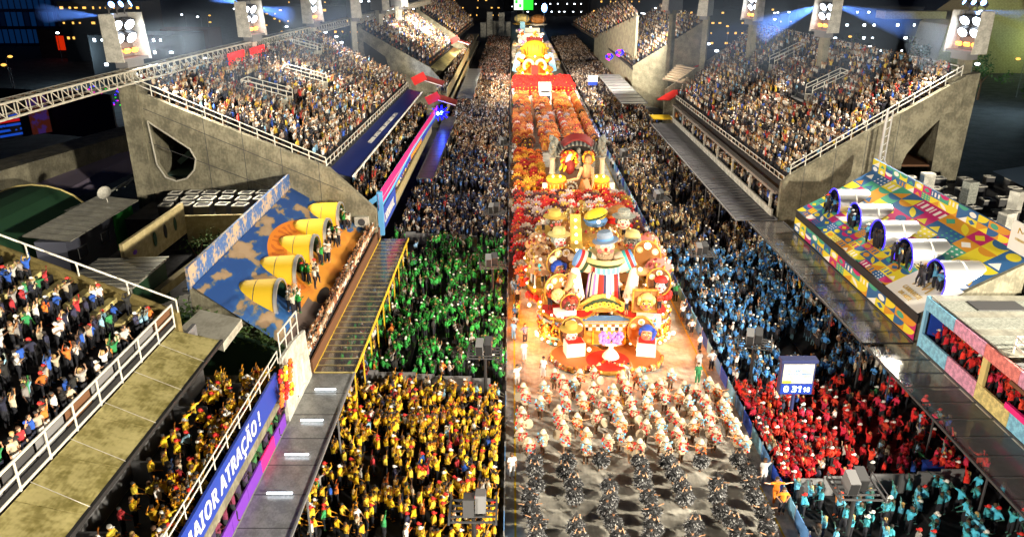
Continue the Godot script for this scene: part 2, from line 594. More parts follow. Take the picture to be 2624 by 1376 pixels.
# ---------- materials ----------
func make_materials() -> void:
	worn("concrete", lin(.13, .12, .085), lin(.26, .24, .17), .11, .9, 0, 3)
	worn("pale_concrete", lin(.36, .34, .28), lin(.5, .48, .41), .14, .9, 0, 4)
	worn("avenue", lin(.34, .32, .28), lin(.56, .53, .47), .09, .62, 0, 5)
	worn("asphalt", lin(.018, .018, .022), lin(.05, .05, .055), .06, .9, 0, 6)
	worn("dark_floor", lin(.004, .004, .006), lin(.012, .012, .016), .3, .85, 0, 7)
	worn("red_carpet", lin(.12, .006, .007), lin(.2, .012, .01), .35, .95, 0, 8)
	worn("sheet_metal", lin(.3, .29, .25), lin(.46, .45, .38), .21, .42, .35, 9)
	worn("gold_roof_glare", lin(.2, .17, .05), lin(.56, .49, .22), .12, .34, .15, 10)  # lighter blotches paint glare patches into the sheets, besides stains
	worn("grey_canopy", lin(.16, .165, .17), lin(.26, .265, .27), .2, .3, .1, 11)
	worn("dark_canopy", lin(.02, .02, .03), lin(.075, .07, .09), .17, .3, .1, 12)
	worn("beige_wall", lin(.32, .26, .12), lin(.46, .38, .2), .3, .85, 0, 13)
	worn("white_wall", lin(.36, .35, .31), lin(.6, .58, .52), .25, .8, 0, 14)
	worn("gold", lin(.55, .3, .05), lin(.8, .5, .12), .8, .35, .55, 15)
	worn("stone_grey", lin(.16, .17, .15), lin(.34, .35, .31), .9, .8, 0, 16)
	worn("foliage", lin(.03, .07, .012), lin(.08, .15, .03), 2.0, .85, 0, 17)
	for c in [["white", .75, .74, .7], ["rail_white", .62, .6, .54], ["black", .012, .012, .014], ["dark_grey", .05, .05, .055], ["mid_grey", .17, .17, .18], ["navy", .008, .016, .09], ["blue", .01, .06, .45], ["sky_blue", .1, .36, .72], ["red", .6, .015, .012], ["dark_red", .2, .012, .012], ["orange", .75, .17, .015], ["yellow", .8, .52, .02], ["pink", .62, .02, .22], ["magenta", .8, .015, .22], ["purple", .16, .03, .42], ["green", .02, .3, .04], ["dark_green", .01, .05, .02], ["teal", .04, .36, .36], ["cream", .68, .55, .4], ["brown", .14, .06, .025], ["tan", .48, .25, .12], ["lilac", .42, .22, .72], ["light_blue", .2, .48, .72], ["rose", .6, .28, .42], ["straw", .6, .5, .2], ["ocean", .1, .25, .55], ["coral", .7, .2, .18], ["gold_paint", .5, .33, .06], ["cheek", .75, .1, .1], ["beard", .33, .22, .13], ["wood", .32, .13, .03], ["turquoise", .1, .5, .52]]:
		mat(c[0], lin(c[1], c[2], c[3]), .7)
	for c in ["light_blue", "rose", "straw", "ocean", "coral"]:
		var k: Color = M[c].albedo_color.srgb_to_linear()
		worn("pastel_" + c, lin(k.r * .72, k.g * .72, k.b * .74), lin(minf(k.r * 1.25, .8), minf(k.g * 1.25, .8), minf(k.b * 1.25, .8)), .5, .75, 0, 41, .3, .7)
	mat("steel", lin(.5, .5, .5), .35, .7)
	mat("silver", lin(.8, .81, .83), .36, .85)
	var g := mat("clear_roof", lin(.5, .55, .58, .1), .12)
	g.transparency = BaseMaterial3D.TRANSPARENCY_ALPHA
	g.metallic_specular = .25
	g = mat("smoky_roof", lin(.14, .13, .13, .36), .14)
	g.transparency = BaseMaterial3D.TRANSPARENCY_ALPHA
	g = mat("glass", lin(.3, .45, .5, .25), .05)
	g.transparency = BaseMaterial3D.TRANSPARENCY_ALPHA
	g.metallic_specular = .35
	mat("blue_tarp", lin(.006, .02, .16), .45)
	glow("floodlight", Color(.9, .95, 1), 14)
	glow("amber_lamp", Color(1, .55, .2), 6)
	glow("searchlight", Color(.45, .65, 1), 14)
	glow("bulb", Color(1, .9, .7), 6)
	glow("street_lamp", Color(.9, .95, 1), 8)
	glow("warm_window", Color(1, .75, .35), 1.6)
	glow("tube_reflection", Color(.92, .97, 1), 5)  # glow of the painted tube reflections on the left canopy
	glow("neon_blue", Color(.22, .16, 1), 2.2)
	glow("screen_text", Color(.85, .95, 1), 4)
	glow("screen_blue", Color(.02, .16, .5), .7)
	glow("orange_light", Color(1, .2, .03), .5)
	glow("green_screen", Color(.1, .85, .15), 1.3)
	glow("white_screen", Color(.9, .95, .9), 1.3)
	glow("blue_sign", Color(.02, .04, 1), 2.0)
	glow("pink_sign", Color(1, .05, .8), 1.5)
	glow("red_screen", Color(1, .04, .03), .9)
	for i in 4:
		var m := mat("skin%d" % i, [lin(.66, .38, .22), lin(.5, .26, .14), lin(.3, .14, .07), lin(.7, .45, .3)][i], .6)
		m.vertex_color_use_as_albedo = true
		m.subsurf_scatter_enabled = false
	for i in 6:
		mat("hair%d" % i, [lin(.012, .009, .008), lin(.06, .028, .012), lin(.4, .26, .09), lin(.75, .74, .7), lin(.6, .02, .015), lin(.02, .09, .5)][i], .7)
	mat("crowd_cloth", Color.WHITE, .9).vertex_color_use_as_albedo = true
	mat("crowd_trousers", lin(.012, .013, .02), .9)
	far_meshes = [far_person(0, "hair0", "skin0"), far_person(1, "hair0", "skin0"), far_person(2, "hair1", "skin1"), far_person(3, "hair3", "skin3"), far_person(4, "hair0", "skin2"), far_person(1, "hair2", "skin3"), far_person(5, "hair1", "skin0")]


func printed(key: String, im: Image, rough := .7) -> void:
	var m := mat(key, Color.WHITE, rough)
	m.albedo_texture = ImageTexture.create_from_image(im)
	m.texture_repeat = false


func mural_image() -> Image:   # printed canvas: clouds on blue, an orange striped arch, orange sand at the front (bottom of the picture)
	var im := Image.create(640, 400, false, Image.FORMAT_RGB8)
	var n := FastNoiseLite.new()
	n.seed = 21
	n.frequency = .009
	n.fractal_octaves = 5
	var sand := lin(.62, .25, .02)
	for y in 400:
		for x in 640:
			var v := n.get_noise_2d(x, y * 1.2)
			var c := lin(.01, .06, .25).lerp(lin(.03, .15, .42), clampf(y / 400.0 + v, 0, 1))
			c = c.lerp(lin(.26, .17, .09).lerp(lin(.38, .27, .17), clampf(v * 2, 0, 1)), smoothstep(.02, .22, v + (.12 if x < 150 else 0.0) * n.get_noise_2d(y, x)))
			var q := Vector2((x - 345) * 1.25, y - 300)
			var d := q.length()
			if d < 236 and y < 330:
				c = lin(.66, .2, .012)
				if d < 165: c = lin(.7, .34, .03) if d > 80 else sand
				if d > 176 and d < 222 and sin(q.angle() * 40 + v * 5) > .25: c = lin(.5, .12, .01)
				if d > 100 and d < 145 and sin(q.angle() * 30 + v * 9) > .35: c = lin(.5, .17, .01)
			if y > 282 + v * 22 and x > 120 + v * 30 and x < 560 + v * 50: c = sand.lerp(lin(.55, .18, .015), clampf(v * 2 + .4, 0, 1))
			if x < 190 + v * 40 and y > 300: c = lin(.13, .09, .075)
			if Vector2((x - 215) * .5, y - 340).length() < 18: c = lin(.02, .012, .01)
			im.set_pixel(x, y, c)
	return im


func quilt_image(w: int, h: int, sd: int, cell: int) -> Image:   # printed canvas of bright squares, leaves, dots and bars
	var im := Image.create(w, h, false, Image.FORMAT_RGB8)
	var r := RandomNumberGenerator.new()
	r.seed = sd
	var pal := [lin(.72, .6, .02), lin(.02, .11, .3), lin(.5, .01, .14), lin(.62, .27, .015), lin(.05, .34, .22), lin(.72, .6, .02), lin(.02, .11, .3)]
	for cy in range(0, h, cell):
		for cx in range(0, w, cell):
			var big := cell
			var a: Color = pal[r.randi() % 7]
			var b: Color = pal[r.randi() % 7]
			if b == a: b = lin(.8, .78, .74)
			var k := r.randi() % 9
			for y in big:
				for x in big:
					if cx + x >= w or cy + y >= h: continue
					var u := float(x) / big
					var v := float(y) / big
					var on := false
					match k:
						0: on = Vector2(u, v).length() < .95
						1: on = Vector2(1 - u, v).length() < .9 and Vector2(u, 1 - v).length() < .9
						2: on = fmod(u * 5, 2.0) < 1 and v > .2 and v < .8 and u > .1
						3: on = absf(u - .5) + absf(v - .5) < .32
						4: on = Vector2(fmod(u * 3, 1) - .5, fmod(v * 3, 1) - .5).length() < .22
						5: on = v > .3 and absf(u - .5) < (v - .3) * .6 and v < .85
						6: on = Vector2(u - .5, v).length() < .5
						7: on = Vector2(u - .5, v - .5).length() < .34
						8: on = u + v > 1.1
					im.set_pixel(cx + x, cy + y, b if on else a)
	return im


func stripe_image() -> Image:   # the long banner: magenta above, light blue and dark blue swelling along it
	var im := Image.create(512, 48, false, Image.FORMAT_RGB8)
	for x in 512:
		var t := x / 512.0
		for y in 48:
			var v := y / 48.0
			var c := lin(.75, .01, .22)
			var e := .62 + .22 * sin(t * 7.0 + 1.2) - .25 * smoothstep(.5, .9, t)
			if v > e: c = lin(.12, .5, .85)
			if v > e + .2: c = lin(.01, .04, .55)
			if t > .42 and t < .62 and v > .7: c = lin(.8, .3, .02)
			if absf(v - .55) < .02: c = lin(.8, .7, .8)
			im.set_pixel(x, y, c)
	return im


# ---------- pieces that stand repeatedly ----------
func stand(called: String, label: String, nf: Vector3, nb: Vector3, ff: Vector3, fb: Vector3, rows: int) -> Node3D:   # raked concrete stand: front and back corners, near and far
	var o := thing(called, label, "grandstand")
	var s := begin()
	for i in rows:
		var a := nf.lerp(nb, float(i) / rows)
		var b := nf.lerp(nb, float(i + 1) / rows)
		var c := ff.lerp(fb, float(i) / rows)
		var d := ff.lerp(fb, float(i + 1) / rows)
		var rise := Vector3.UP * (b.y - a.y)
		var side := 1.0 if nb.x > nf.x else -1.0
		var tread := [a + rise, b, d, c + rise]
		var riser := [a, a + rise, c + rise, c]
		if side > 0:
			tread.reverse()
			riser.reverse()
		quad(s, tread[0], tread[1], tread[2], tread[3])
		quad(s, riser[0], riser[1], riser[2], riser[3])
	put("seating_steps", s, M.dark_floor, o)
	s = begin()
	var w := nb - Vector3.UP * nb.y
	var w2 := fb - Vector3.UP * fb.y
	beam(s, (nb + w) / 2 + Vector3.UP * .4, (fb + w2) / 2 + Vector3.UP * .4, .5, nb.y + .8)
	put("back_wall", s, M.concrete, o)
	return o


func fill_stand(label: String, nf: Vector3, nb: Vector3, ff: Vector3, fb: Vector3, rows: int, per: float, pal: Array, holes: Array, gap := .12) -> void:
	var spots := []
	var turn := PI / 2 if nb.x < nf.x else -PI / 2
	for i in rows:
		var t := (i + .75) / rows
		var a := nf.lerp(nb, t)
		var c := ff.lerp(fb, t)
		var y := lerpf(nf.y, nb.y, float(i + 1) / rows)
		var n := int(a.distance_to(c) / per)
		for k in n:
			var u := (k + .5 + rng.randf_range(-.25, .25)) / n
			if absf(fposmod(u * 6.0, 1.0) - .5) < .022: continue
			if rng.randf() < gap + .35 * pow(absf(sin(t * 7.0 + u * 11.0)), 8.0): continue
			var skip := false
			for h in holes:
				if u > h[0] and u < h[1] and t > h[2] and t < h[3]: skip = true
			if skip: continue
			var p := a.lerp(c, u)
			p.y = y + .01
			p.x += rng.randf_range(-.12, .12)
			spots.append([p, turn + rng.randf_range(-.5, .5), pick(pal)])
	crowd(label, spots)


func fill_ground(label: String, x0: float, x1: float, z0: float, z1: float, dens: float, pal: Array, turn: float, y := 0.0, skew := 0.0) -> void:
	var spots := []
	var n := int(absf(x1 - x0) * absf(z1 - z0) * dens)
	var nz := FastNoiseLite.new()
	nz.seed = int(x0 * 7 + z0)
	nz.frequency = .13
	while n > 0:
		n -= 1
		var z := rng.randf_range(z0, z1)
		var x := rng.randf_range(x0, x1)
		if nz.get_noise_2d(x, z) > .28: continue
		spots.append([Vector3(x, y + terrace(x), z), turn + rng.randf_range(-.9, .9), pick(pal)])
	crowd(label, spots)


func terrace(x: float) -> float:   # floors of the ground boxes rise in steps away from the avenue
	var d := -x if x < 0 else x - 15.0
	return clampf(floorf(d / 2.4), 0, 5) * .16


func tower(at: Vector3, aim: Vector3, label: String, post: Color, e: float, h := 5.2, real := true) -> void:   # at: foot of the lamp head's bracket
	var turn := atan2(aim.x - at.x, aim.z - at.z)
	var o := thing("floodlight_tower", label, "floodlight tower", Vector3(at.x, 0, at.z), turn, "floodlight towers behind the grandstands")
	var s := begin()
	box(s, Vector3(0, at.y / 2, 0), Vector3(1.0, at.y, .9))
	put("pylon", s, M.pale_concrete if post == Color.WHITE else M.concrete, o)
	s = begin()
	box(s, Vector3(0, at.y - .3, .3), Vector3(2.2, .6, 1.2))
	put("bracket", s, M.mid_grey, o)
	s = begin()
	var y0 := at.y
	box(s, Vector3(0, y0 + .12, .2), Vector3(3.6, .24, 1.5))
	box(s, Vector3(0, y0 + h / 2, -.5), Vector3(3.6, h, .14))
	put("head_frame", s, M.mid_grey, o)
	for k in [-1, 1]:
		s = begin()
		prism(s, PackedVector2Array([Vector2(-.5, 0), Vector2(1.2, 0), Vector2(.9, h), Vector2(-.5, h)]), .1, Transform3D(Basis(Vector3(0, 0, 1), Vector3.UP, Vector3(-1, 0, 0)), Vector3(1.9 if k > 0 else -1.8, y0, 0)))
		put("side_panel", s, M.white_wall, o)
	var tilt := Basis(Vector3.RIGHT, .45)
	for r in 2:
		for c in 2:
			var p := Vector3(-.8 + 1.6 * c, y0 + h * (.5 + .28 * r), .1)
			s = begin()
			box(s, p, Vector3(1.15, .9, .5), tilt)
			var lamp := put("floodlight", s, M.dark_grey, o)
			s = begin()
			ell(s, p + tilt * Vector3(0, 0, .24), Vector3(.6, .46, .12), 12, 6, tilt)
			put("lens", s, M.floodlight, lamp)
	for c in 3:
		s = begin()
		box(s, Vector3(-1.05 + 1.05 * c, y0 + h * .2, .25), Vector3(.62, .34, .2), tilt)
		put("amber_lamp", s, M.amber_lamp, o)
	for c in 3:
		s = begin()
		var p := Vector3(-1.0 + 1.0 * c, y0 + h + .5, -.1)
		tube(s, p, p + Vector3(.2 * (c - 1), .25, .5), .26, .3, 8)
		tube(s, p - Vector3.UP * .6, p, .05, .05, 5)
		var q := put("searchlight", s, M.dark_grey, o)
		s = begin()
		var d := Vector3(.2 * (c - 1), .25, .5)
		tube(s, p + d * 1.01, p + d * 1.06, .27, .27, 8)
		put("lens", s, M.searchlight, q)
	if real:
		var f := Vector3(sin(turn), 0, cos(turn))
		spot("floodlight_beam", Vector3(at.x, y0 + h * .62, at.z) + f * 1.6, aim, e, 50, Color(1, .955, .86), 1.3)


func speaker_rack(at: Vector3, h: float, turn: float, label: String) -> void:   # loudspeakers on a platform held by a post
	var o := thing("speaker_rack", label, "loudspeaker", at, turn, "loudspeaker platforms over the crowd")
	var s := begin()
	tube(s, Vector3.ZERO, Vector3(0, h, 0), .12, .1, 8)
	put("post", s, M.black, o)
	s = begin()
	for k in 5: box(s, Vector3(0, h, -.8 + .4 * k), Vector3(2.2, .07, .09))
	for k in [-1, 1]: box(s, Vector3(1.1 * k, h + .002, 0), Vector3(.1, .12, 1.9))
	put("platform", s, M.dark_grey, o)
	for k in 2:
		s = begin()
		var c := Vector3(-.35 + .55 * k, h + .5, .1 - .3 * k)
		box(s, c, Vector3(.5, .85, .9), Basis(Vector3.RIGHT, .25))
		var b := put("loudspeaker", s, M.mid_grey if k == 0 else M.dark_grey, o)
		s = begin()
		box(s, c + Basis(Vector3.RIGHT, .25) * Vector3(0, 0, .47), Vector3(.42, .75, .04), Basis(Vector3.RIGHT, .25))
		put("grille", s, M.black, b)
	s = begin()
	for k in [-1, 1]:
		beam(s, Vector3(1.1 * k, h + .4, -.9), Vector3(1.1 * k, h + .4, .9), .05, .05)
		for j in [-1, 1]: beam(s, Vector3(1.1 * k, h, .9 * j), Vector3(1.1 * k, h + .42, .9 * j), .05, .05)
	put("guard_rail", s, M.dark_grey, o)


func _ready() -> void:
	rng.seed = 7
	var cam := Camera3D.new()
	cam.name = "camera"
	cam.position = Vector3(0, 28, 0)
	cam.rotation_degrees.x = -21.267
	cam.fov = 38.2147
	cam.near = 0.1
	cam.far = 3000
	add_child(cam)
	var we := WorldEnvironment.new()
	we.name = "environment"
	var env := Environment.new()
	env.background_mode = Environment.BG_SKY
	var sm := ProceduralSkyMaterial.new()
	sm.sky_top_color = Color(.02, .032, .075)
	sm.sky_horizon_color = Color(.05, .085, .17)
	sm.ground_horizon_color = Color(.02, .03, .06)
	sm.ground_bottom_color = Color(.01, .012, .02)
	sm.sky_curve = .2
	var sky := Sky.new()
	sky.sky_material = sm
	env.sky = sky
	env.background_energy_multiplier = 1.6
	env.tonemap_mode = Environment.TONE_MAPPER_LINEAR
	env.tonemap_exposure = 1.08
	env.sdfgi_enabled = true
	env.ssao_enabled = true
	env.ssil_enabled = true
	env.volumetric_fog_enabled = true
	env.volumetric_fog_density = 0.0
	we.environment = env
	add_child(we)
	make_materials()
	make_hair()
	for i in 8: figures.append(make_figure(i))
	for q in [[1, 0, 0], [7, 1, 0], [2, 2, 1], [3, 3, 3], [4, 0, 1], [0, 2, 0], [1, 3, 2], [5, 1, 4], [6, 0, 0]]: near_meshes.append(near_person(q[0], q[1], q[2]))
	make_towers()
	make_ground()
	make_left()
	make_right()
	make_far_city()
	make_parade()
	make_people()
	make_details()
	make_haze()


func make_towers() -> void:
	var names := ["nearest left floodlight tower, on the corner of the large left grandstand", "second left floodlight tower, behind the middle of the large left grandstand", "third left floodlight tower, behind the far end of the large left grandstand", "fourth left floodlight tower, small, behind the second left grandstand", "fifth left floodlight tower, tiny, far along the left side", "sixth left floodlight tower, tiniest of the left row"]
	var at := [Vector3(-33.8, 20.4, -69.8), Vector3(-30.96, 20.40, -95.24), Vector3(-29.37, 20.40, -118.58), Vector3(-25.86, 20.40, -131.77), Vector3(-25.13, 20.40, -153.62), Vector3(-23.58, 20.40, -169.12)]
	for i in 6:
		tower(at[i], Vector3(lerpf(6, 22, i / 5.0), 0, at[i].z + (8 if i < 3 else (-16 if i == 3 else -45))), names[i], Color.WHITE, [1350, 1150, 850, 550, 1300, 6000][i], 3.9)
	names = ["nearest right floodlight tower, on the corner of the large right grandstand", "second right floodlight tower, behind the middle of the large right grandstand", "third right floodlight tower, behind the far end of the large right grandstand", "fourth right floodlight tower, blazing blue white, behind the second right grandstand", "fifth right floodlight tower, tiny, far along the right side"]
	at = [Vector3(44.6, 20.2, -78.3), Vector3(39.36, 20.40, -101.12), Vector3(36.91, 20.40, -123.90), Vector3(32.62, 20.40, -136.08), Vector3(30.42, 20.40, -153.62)]
	for i in 5:
		tower(at[i], Vector3(lerpf(8, 0, i / 4.0), 0, at[i].z + (8 if i < 3 else (-16 if i == 3 else -45))), names[i], Color(.6, .5, .4), [1350, 1150, 850, 700, 4500][i], 3.9)
	# the row goes on behind the camera
	tower(Vector3(49, 20.4, -26), Vector3(6, 2, -36), "right floodlight tower of the row behind the viewer", Color.WHITE, 3800, 3.9)
	tower(Vector3(46, 20.4, 16), Vector3(2, 2, -40), "right floodlight tower farther behind the viewer", Color.WHITE, 10000, 3.9)
	tower(Vector3(-34, 20.4, 18), Vector3(12, 2, -40), "left floodlight tower of the row behind the viewer", Color.WHITE, 5500, 3.9)


func mist(called: String, at: Vector3, size: Vector3, density: float, shape := RenderingServer.FOG_VOLUME_SHAPE_ELLIPSOID, turn := Basis.IDENTITY) -> void:
	var f := FogVolume.new()
	f.name = numbered(called)
	f.shape = shape
	f.size = size
	f.transform = Transform3D(turn, at)
	var m := FogMaterial.new()
	m.density = density
	m.albedo = Color(.75, .85, 1)
	f.material = m
	add_child(f)
	tag(f, "", "", "", "stuff")


func sky_beam(from: Vector3, to: Vector3, w: float, e: float) -> void:   # a searchlight's beam in the haze
	var d := to - from
	var x := d.cross(Vector3.UP).normalized()
	mist("light_haze", from + d * .5, Vector3(w, d.length(), w), .02, RenderingServer.FOG_VOLUME_SHAPE_CONE, Basis(x, -d.normalized(), x.cross(-d.normalized())))
	spot("searchlight_beam", from - d.normalized() * .2, to, e, rad_to_deg(atan(w * .5 / d.length())) * 1.05, Color(.5, .68, 1), .12)


func make_haze() -> void:
	for p in [[Vector3(-32, 22.6, -69), 11], [Vector3(-22.81, 22.40, -70.17), 13], [Vector3(-21.64, 22.40, -87.38), 15], [Vector3(-19.05, 22.40, -97.10), 18], [Vector3(-18.51, 22.40, -113.19), 22], [Vector3(43, 22.6, -77.5), 11], [Vector3(29.00, 22.40, -74.51), 14], [Vector3(27.20, 22.40, -91.30), 15], [Vector3(24.04, 22.40, -100.27), 22], [Vector3(22.41, 22.40, -113.19), 24]]:
		mist("light_haze", p[0], Vector3.ONE * p[1] * .9, .0032 if p[1] < 16 else .0013)
	sky_beam(Vector3(-34.07, 24.06, -69.50), Vector3(-39.45, 25.61, -74.00), 1.3, 3600)
	sky_beam(Vector3(-34.99, 24.12, -69.50), Vector3(-43.75, 23.96, -76.00), 1.8, 2000)
	sky_beam(Vector3(40.45, 23.52, -106.00), Vector3(34.49, 19.79, -112.00), 4.0, 4500)
	sky_beam(Vector3(41.15, 23.52, -106.00), Vector3(54.91, 20.41, -112.00), 4.0, 3600)
	sky_beam(Vector3(44.33, 24.07, -78.00), Vector3(53.76, 20.42, -86.00), 2.8, 3000)
	sky_beam(Vector3(44.69, 24.14, -78.00), Vector3(53.52, 23.16, -84.00), 1.6, 2000)
	sky_beam(Vector3(-33.02, 23.69, -100.00), Vector3(-37.87, 24.82, -104.00), 2.2, 3000)
	sky_beam(Vector3(-31.85, 23.51, -100.00), Vector3(-28.97, 22.08, -106.00), 2.4, 3000)


func make_ground() -> void:
	var s := begin()
	quad(s, Vector3(-1200, -.02, 300), Vector3(-1200, -.02, -1800), Vector3(1200, -.02, -1800), Vector3(1200, -.02, 300))
	struct("ground", s, M.asphalt)
	s = begin()
	box2(s, Vector3(-.4, -.02, 30), Vector3(15.3, .02, -560))
	struct("avenue", s, M.avenue)
	s = begin()
	box2(s, Vector3(.12, .02, 20), Vector3(.24, .026, -300))
	box2(s, Vector3(14.3, .02, 20), Vector3(14.42, .026, -300))
	box2(s, Vector3(7.6, .02, -46), Vector3(7.75, .026, -50.5))
	struct("road_marking", s, M.yellow)
	for side in [-1, 1]:
		s = begin()
		for k in 6:
			var x0: float = -.4 - k * 2.4 if side < 0 else 15.3 + (k * 2.4 - .3)
			var x1: float = maxf(-12.8, -(k + 1) * 2.4) if side < 0 else minf(27.8, 15.0 + (k + 1) * 2.4)
			if absf(x1 - x0) > .05: box2(s, Vector3(minf(x0, x1), -.01, 20), Vector3(maxf(x0, x1), k * .16 + .012, -320))
		struct("terrace_floor", s, M.dark_floor)
	s = begin()
	for k in range(1, 4): box2(s, Vector3(15 + 2.4 * k + .02, k * .16 + .013, -36.6), Vector3(15 + 2.4 * (k + 1) - .02, k * .16 + .02, -46.6))
	struct("carpet", s, M.red_carpet)
	# fences along the avenue
	var lf := tag(thing("barrier", "low blue and grey fence along the left edge of the avenue", "fence"), "")
	var rf := tag(thing("barrier", "low blue fence along the right edge of the avenue", "fence"), "")
	for i in 110:
		var z := -26.0 - i * 2.0
		for side in 2:
			s = begin()
			var x := -.42 if side == 0 else 15.25
			box(s, Vector3(x, .5, z - 1), Vector3(.05, .75 if side == 0 else .95, 1.9))
			put("barrier_panel", s, [M.ocean, M.dark_grey, M.mid_grey][i % 3] if side == 0 else ([M.ocean, M.blue, M.light_blue][(i * 5) % 3] if i < 60 else M.mid_grey), lf if side == 0 else rf)
			s = begin()
			box(s, Vector3(x, .58, z), Vector3(.07, 1.15, .07))
			put("post", s, M.steel, lf if side == 0 else rf)
	# grey walls that divide the ground boxes
	for d in [[-10.6, -.5, -47.6, "left divider wall between the green shirts and the yellow shirts"], [-11.2, -4.2, -42.4, "left divider wall between the two blocks of yellow shirts"], [16.2, 26.5, -36.2, "right divider wall between the red shirts and the turquoise shirts"], [17.8, 21.5, -46.9, "right divider wall between the red shirts and the blue shirts"], [-11.5, -3.5, -77.8, "left divider wall behind the green shirts"]]:
		s = begin()
		for k in int((d[1] - d[0]) / 1.3): box(s, Vector3(d[0] + .65 + 1.3 * k, .62 + terrace(d[0] + .65 + 1.3 * k), d[2]), Vector3(1.27, 1.25, .12))
		tag(put("divider_wall", s, M.mid_grey), d[3], "wall", "grey walls dividing the ground boxes")


func canopy(label: String, x0: float, x1: float, z0: float, z1: float, y0: float, y1: float, m: Material, rib: Material, step: float, post: Material, slats := 0) -> void:
	var o := thing("canopy", label, "canopy")
	var n := int(absf(z1 - z0) / step)
	for i in n:
		var a := lerpf(z0, z1, float(i) / n)
		var b := lerpf(z0, z1, float(i + 1) / n)
		var s := begin()
		beam(s, Vector3((x0 + x1) / 2, lerpf(y0, y1, (i + .5) / n), a - .03), Vector3((x0 + x1) / 2, lerpf(y0, y1, (i + .5) / n), b + .03), absf(x1 - x0) - .1, .03)
		put("roof_panel", s, m, o)
		s = begin()
		box(s, Vector3((x0 + x1) / 2, lerpf(y0, y1, float(i) / n) - .03, a), Vector3(absf(x1 - x0), .1, .055))
		put("rib", s, rib, o)
		if slats:
			for k in slats:
				s = begin()
				var zz := lerpf(a, b, (k + .5) / slats)
				box(s, Vector3((x0 + x1) / 2, lerpf(y0, y1, (i + .5) / n) + .06, zz), Vector3(absf(x1 - x0) * .94, .09, .05), Basis(Vector3.UP, .12))
				put("slat", s, rib, o)
		if i % 3 == 0:
			s = begin()
			var px := x0 + .06 * signf(x1 - x0)
			box2(s, Vector3(px - .04, 0, a - .04), Vector3(px + .04, lerpf(y0, y1, float(i) / n) - .1, a + .04))
			put("post", s, post, o)
	for x in [x0, x1]:
		var s := begin()
		beam(s, Vector3(x, y0 + .02, z0), Vector3(x, y1 + .02, z1), .1, .14)
		put("edge_beam", s, post, o)


